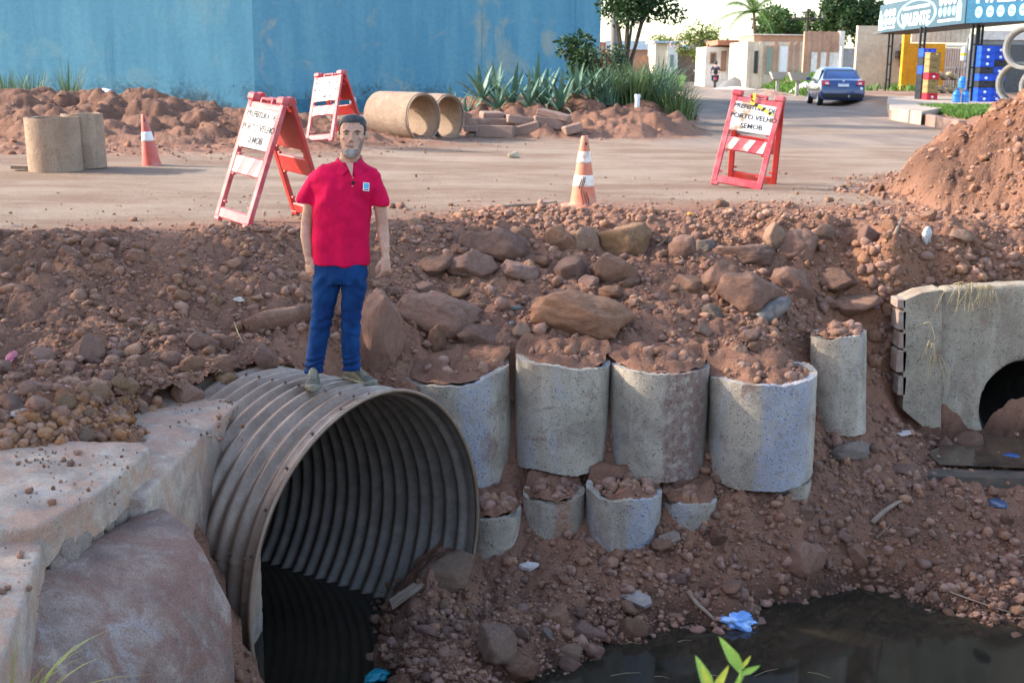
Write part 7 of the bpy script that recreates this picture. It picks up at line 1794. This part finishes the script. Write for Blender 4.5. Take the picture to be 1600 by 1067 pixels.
crumple('litter', 'bluish litter by the street edge beneath the overhanging grass', 'rubbish', on_ground(1088, 182, .04), (.12, .07, .06), M_CLEAR, 20, .6)
crumple('white_scrap', 'white triangular scrap on top of the left earth mound', 'rubbish', at_y(165, 146, 24.0), (.34, .1, .16), mat('white_sheet', (.6, .66, .7), .6), 21, .6)
# grey pipe offcut half buried in the rubble
M_PVC = mat('dark_grey_plastic', (.085, .085, .088), .45, (.17, .13, .115), 6, .8, 1.15, 15, .1, 40)
p = on_ground(1210, 494, .05); t = thing('pipe_offcut', 'dark grey curved piece of pipe sticking out above the wide blue stained ring', 'pipe', p)
b = MB(); T = np.linspace(R(-20), R(200), 18); secs = []
for s, rr in ((-.17, .085), (-.12, .085), (0, .08), (.10, .065), (.15, .035)):
    secs.append((s, rr))
V = []; F = []
for s, rr in secs:
    for a in T: V.append((s, rr * math.cos(a), rr * math.sin(a)))
for s, rr in secs:
    for a in T: V.append((s, (rr - .012) * math.cos(a), (rr - .012) * math.sin(a)))
n_ = len(T); m_ = len(secs)
for o_ in (0, m_ * n_):
    for i in range(m_ - 1):
        for k in range(n_ - 1): F.append((o_ + i * n_ + k, o_ + i * n_ + k + 1, o_ + (i + 1) * n_ + k + 1, o_ + (i + 1) * n_ + k))
for k in range(n_ - 1): F.append((k, k + 1, m_ * n_ + k + 1, m_ * n_ + k))
b.add(V, F, rotm(R(15), R(-32), R(18))); b.build('pipe_shell', M_PVC, t, True)
# long buried log, flat boards, sticks
M_LOG = rock_material('muddy_log', (.17, .088, .068), (.21, .115, .085), (.28, .17, .13))
p0, p1 = on_ground(384, 520, .03), on_ground(482, 498, .05)
b = MB(); b.tube([p0 - p0, (p1 - p0) * .35 + (0, .0, .015), (p1 - p0) * .7, (p1 - p0)], [.07, .085, .08, .075], 12); o = b.build('muddy_log', M_LOG, None, True); o.location = tuple(p0); tag(o, 'long muddy log half buried in slope left of the man\'s knees', 'log')
M_BOARD = mat('grey_board', (.30, .255, .235), .85, (.22, .18, .16), 9, .8, 1.12, 20, .3, 60)
def flat(name, label, cat, u, v, lx, ly, th, rz, rx, ry, m):
    p = on_ground(u, v, .03); b = MB(); pts = [(-lx, -ly), (lx * .8, -ly * .9), (lx, ly * .2), (lx * .7, ly), (-lx * .85, ly * .9)]; b.prism(pts, -th / 2, th / 2); o = b.build(name, m); o.location = tuple(p); o.rotation_euler = (rx, ry, rz); return tag(o, label, cat)
flat('flat_stone', 'long pale flat stone lying at the edge of the pool', 'stone', 990, 938, .15, .055, .025, R(-38), R(25), R(8), M_BOARD)
flat('flat_stone', 'flat grey stone chip right of the blue marked low ring', 'stone', 1046, 847, .085, .05, .03, R(15), R(30), R(-15), M_GREYST)
flat('wooden_board', 'flat board leaning on the mound against the culvert lip', 'board', 640, 930, .17, .045, .014, R(30), R(14), R(-24), M_WOOD)
q = on_ground(706, 890, .0); rock_obj('clay_slab', 4, M_ROCKW, q, (.19, .14, .085), (R(25), R(-10), .3), 'smooth reddish clay slab on top of the mound by the culvert rim', 'slab')
flat('brick_piece', 'broken grey brick lying on top of the blue marked low ring', 'brick', 940, 752, .075, .045, .06, R(-15), R(10), R(10), M_GREYST)
def stick(name, label, cat, pix, rad, m, lift=.03, gp=True, z=None):
    P_ = [(on_ground(a, c, lift) if z is None else at_z(a, c, z)) for a, c in pix]; o_ = P_[0].copy(); b = MB(); n = len(P_); b.tube([q - o_ for q in P_], [rad * (1 - .55 * i / (n - 1)) for i in range(n)], 7); o = b.build(name, m, None, True); o.location = tuple(o_); return tag(o, label, cat)
M_TWIG = mat('pale_twig', (.30, .22, .16), .85, (.22, .15, .11), 12); M_ROOT = mat('brown_root', (.17, .105, .075), .9, (.22, .15, .11), 12); M_STRAW = mat('dry_straw', (.42, .32, .17), .8, (.34, .26, .15), 9)
stick('branch', 'pale branch leading from the bank into the pool by the blue bag', 'branch', [(1076, 928), (1090, 948), (1104, 960), (1118, 974)], .022, M_TWIG, .02)
stick('stick', 'short thick stick standing in the crest right of the rubble', 'stick', [(1398, 372), (1404, 358), (1410, 346)], .018, M_TWIG, .04)
stick('twig', 'thin twig lying on the soil of the middle ring', 'twig', [(1010, 546), (1040, 542), (1078, 540)], .009, M_ROOT, .03)
stick('root', 'thick bent root sticking out of the bank above the pool', 'root', [(1362, 826), (1380, 808), (1402, 794), (1422, 788)], .024, M_TWIG, .05)
stick('root', 'short root below the thick bent root on the bank', 'root', [(1368, 848), (1380, 838), (1390, 828)], .016, M_ROOT, .04)
stick('twig', 'long pale twig running along the bank at the far right of the pool', 'twig', [(1470, 925), (1510, 940), (1560, 957), (1600, 968)], .008, M_TWIG, .03)
stick('twig', 'thin forked twig at the right edge of the bank', 'twig', [(1560, 876), (1580, 877), (1602, 872)], .010, M_TWIG, .03)
stick('twig', 'pale twig leaning on the slope under the purple tinted rock', 'twig', [(1060, 402), (1068, 412), (1070, 424)], .006, M_TWIG, .03)
stick('twig', 'thin pale twig right of the sunlit boulder', 'twig', [(1028, 392), (1038, 384), (1046, 372)], .006, M_TWIG, .05)
stick('straw', 'yellow straw lying on the left slope above the buried log', 'straw', [(366, 508), (372, 524), (380, 540)], .005, M_STRAW, .02)
# masses of fine dead roots and straw on the lower bank and floating bits
def strands(name, label, regions, n, L, rad, m, seed, up_=.5):
    r = np.random.default_rng(seed); V = []; F = []
    for k in range(n):
        u0, u1, v0, v1 = regions[r.integers(len(regions))]; p = hit(r.uniform(u0, u1), r.uniform(v0, v1), 6, 14, 160) + np.array([0, 0, .01]); d = r.normal(size=3); d[2] = abs(d[2]) * up_; d /= np.linalg.norm(d); l = L * r.uniform(.4, 1.2); sd = np.cross(d, r.normal(size=3)); sd /= np.linalg.norm(sd); i0 = len(V)
        for j in range(5):
            t = j / 4; q = p + d * l * t + sd * l * .3 * t * t + np.array([0, 0, -.25 * l * t * t]); w_ = rad * (1 - .6 * t)
            for a in range(3): V.append(q + w_ * (np.array([math.cos(a * 2.1), 0, math.sin(a * 2.1)])))
        for j in range(4):
            for a in range(3): F.append((i0 + 3 * j + a, i0 + 3 * j + (a + 1) % 3, i0 + 3 * j + 3 + (a + 1) % 3, i0 + 3 * j + 3 + a))
    o = link(bpy.data.objects.new(name, fast_mesh(name, np.array(V), np.array(F), m, False, 4))); tag(o, label, 'roots', kind='stuff')
strands('dead_roots', 'fine dead roots and dry stalks over the lower bank', [(1380, 1500, 775, 850), (1260, 1600, 830, 950), (1150, 1400, 760, 900), (1420, 1600, 900, 970)], 330, .15, .0028, M_ROOT, 3)
strands('dry_stalks', 'thin dry stalks scattered through the rubble slope', [(620, 1340, 350, 560), (40, 460, 400, 600), (600, 1000, 880, 1040)], 210, .11, .0022, M_STRAW, 4)
# dry grass on the headwall
def straws(name, label, root_px, n, L, seed, yy, down=True):
    r = np.random.default_rng(seed); b = MB(); o_ = at_y(*root_px[0], yy)
    for k in range(n):
        a = root_px[r.integers(len(root_px))]; p = at_y(a[0] + r.normal() * 4, a[1] + r.normal() * 2, yy) - o_; l = L * r.uniform(.4, 1.1); dx = r.normal() * .45
        pts = [p, p + np.array([dx * l * .4, -.06, .03]), p + np.array([dx * l * .8, -.09, -.35 * l]), p + np.array([dx * l, -.08, -.85 * l])]; b.tube(pts, [.004, .0035, .003, .0015], 4)
    o = b.build(name, M_STRAW, None); o.location = tuple(o_); return tag(o, label, 'dry grass')
straws('dry_grass', 'dry yellow grass hanging over the top of the headwall', [(1488, 446), (1500, 446), (1515, 448), (1530, 450), (1545, 452)], 26, .30, 5, 10.76)
straws('dry_grass', 'dry straw hanging down the dark joint of the headwall', [(1446, 505), (1450, 540), (1455, 560)], 12, .34, 6, 10.68)
# floating stalks
b = MB(); r = np.random.default_rng(12); o_ = at_z(1000, 1030, WATER_Z)
for k in range(7):
    p = at_z(r.uniform(930, 1300), r.uniform(985, 1060), WATER_Z + .004) - o_; a = r.uniform(-.6, .6); l = r.uniform(.08, .22); e = p + np.array([math.cos(a), math.sin(a), .03]) * l; b.tube([p, (p + e) / 2 + (0, .01, .004), e], [.0014, .0014, .0008], 4)
o = b.build('floating_stalks', M_STRAW); o.location = tuple(o_); tag(o, 'thin dry stalks floating on the dark pool', 'stalks', kind='stuff')
# plants close to the camera
M_GY = leaf_mat('yellow_green_blade', (.42, .38, .10), .3, .3)
pz = at_y(30, 1120, 3.9); tuft('yellowish grass tuft in the lower left corner beside the old pipe', 0, 0, 0, .19, 46, .34, 91, M_GY, .0042, world=(pz[0] - .06, pz[1], pz[2] - .02), lean=2.2)
M_SPR = mat('sprout_leaf', (.22, .38, .055), .5, (.32, .42, .07), 20, .85, 1.1, 40, .1, 60); M_SPRY = mat('sprout_leaf_yellow', (.50, .48, .05), .5, (.40, .45, .06), 20)
SPL = blade_mesh('leaf', 1, .34, .5, M_SPR, 8, .3); SPY = blade_mesh('leaf', 1, .30, .35, M_SPRY, 8, .3)
def sprout(label, base, tip, yy, leaves):
    pb_, pt_ = at_y(*base, yy), at_y(*tip, yy); t = thing('seedling', label, 'plant', pb_); b = MB(); b.tube([np.zeros(3), (pt_ - pb_) * .5 + (.004, 0, 0), pt_ - pb_], [.0045, .004, .0025], 7); b.build('stem', M_SPR, t, True)
    for (u0, v0), (u1, v1), my in leaves:
        a, c = at_y(u0, v0, yy), at_y(u1, v1, yy); d = c - a; L = np.linalg.norm(d); o = bpy.data.objects.new('leaf', SPY if my else SPL); link(o, t); o.location = tuple(a - pb_); d = d / L
        yax = np.cross(np.array([0, -1., .35]), d); yax /= np.linalg.norm(yax); zax = np.cross(d, yax); M4 = Matrix(((d[0], yax[0], zax[0], a[0] - pb_[0]), (d[1], yax[1], zax[1], a[1] - pb_[1]), (d[2], yax[2], zax[2], a[2] - pb_[2]), (0, 0, 0, 1))) @ Matrix.Diagonal((L, L, L, 1)); o.matrix_local = M4
sprout('green seedling with tall pointed leaf at the bottom edge, right of another', (1146, 1110), (1158, 1040), 2.7, [((1158, 1046), (1126, 996), 0), ((1159, 1042), (1174, 1024), 1), ((1158, 1052), (1190, 1040), 0), ((1150, 1068), (1166, 1046), 0)])
sprout('smaller yellowish green seedling at the bottom edge, left of another', (1112, 1120), (1112, 1076), 2.65, [((1112, 1080), (1089, 1026), 0), ((1110, 1078), (1096, 1040), 1), ((1114, 1080), (1140, 1040), 1)])

# orange gravel spilled over the slab edge, crumbs on the steep bank and on the ring fillings
def px_mass(name, label, regions, n, lo, hi, sub, m, seed, sinkf=.3):
    r = np.random.default_rng(seed); shapes = [stone_shape(900 + seed + k, sub, 9, .92, .22)[0] for k in range(8)]; F0 = ICO[sub][1]; Vs = []; Fs = []; c_ = 0
    for k in range(n):
        u0, u1, v0, v1 = regions[r.integers(len(regions))]; p = hit(r.uniform(u0, u1), r.uniform(v0, v1), 5, 16, 170); s = lo * (hi / lo) ** (r.random() ** 2.2)
        if blocked(p[0], p[1], p[2], s) and v0 < 600: continue
        S = shapes[k % 8] * s * r.uniform(.7, 1.1, 3); a = r.uniform(0, 6.28); ca, sa = math.cos(a), math.sin(a)
        V = np.stack([S[:, 0] * ca - S[:, 1] * sa, S[:, 0] * sa + S[:, 1] * ca, S[:, 2]], 1) + p + np.array([0, 0, s * sinkf]); Vs.append(V); Fs.append(F0 + c_); c_ += len(V)
    o = link(bpy.data.objects.new(name, fast_mesh(name, np.concatenate(Vs), np.concatenate(Fs), m, False))); return tag(o, label, 'gravel', kind='stuff')
M_OCLOD = rock_material('orange_clod', (.34, .155, .082), (.38, .185, .105), (.42, .24, .155), True)
px_mass('orange_gravel', 'orange gravel heaped along the back edge of the slab', [(90, 260, 612, 690), (120, 250, 625, 680), (0, 110, 650, 700)], 360, .012, .046, 2, M_OCLOD, 3)
px_mass('bank_crumbs', 'red clods on the steep bank left of the headwall', [(1340, 1480, 375, 460), (1360, 1410, 440, 600), (1480, 1600, 385, 445)], 420, .014, .07, 2, M_CLOD, 5)
px_mass('slope_crumbs', 'clods along the crest and top of the rubble', [(640, 1400, 335, 420), (640, 1340, 420, 540)], 500, .016, .06, 2, M_CLOD, 7)
px_mass('mound_crumbs', 'pinkish clods and crumbs covering the mound in front of the culvert', [(600, 760, 905, 1060), (640, 1000, 900, 1000), (620, 800, 960, 1060)], 700, .008, .036, 1, M_CLOD, 9)
px_mass('bank_rubble', 'clods covering the bank between the rings and the pool', [(1060, 1420, 780, 930), (1290, 1500, 690, 780), (1300, 1600, 820, 950)], 700, .009, .05, 2, M_CLOD, 11)
px_mass('road_pebbles', 'small pebbles and crumbs strewn on the dirt road edge', [(0, 1500, 300, 372), (500, 1450, 270, 345)], 700, .006, .022, 1, M_CLOD, 13)

r = np.random.default_rng(41); Vs = []; Fs = []; c_ = 0
for u0, u1, v0, v1, z, n in ((10, 215, 700, 790, -.535, 50), (20, 120, 700, 730, -.535, 45), (260, 380, 625, 690, -.685, 45), (0, 60, 850, 960, -.595, 10)):
    for k in range(n):
        p = at_z(r.uniform(u0, u1), r.uniform(v0, v1), z); s = .0045 * (5.0 ** (r.random() ** 3.5)); S = stone_shape(1200 + k % 9, 1, 9, .9, .2)[0] * s; Vs.append(S + p + np.array([0, 0, s * .3])); Fs.append(ICO[1][1] + c_); c_ += len(S)
tag(link(bpy.data.objects.new('slab_grit', fast_mesh('slab_grit', np.concatenate(Vs), np.concatenate(Fs), M_CLOD, False))), 'reddish grit lying on top of the concrete slabs', 'grit', kind='stuff')
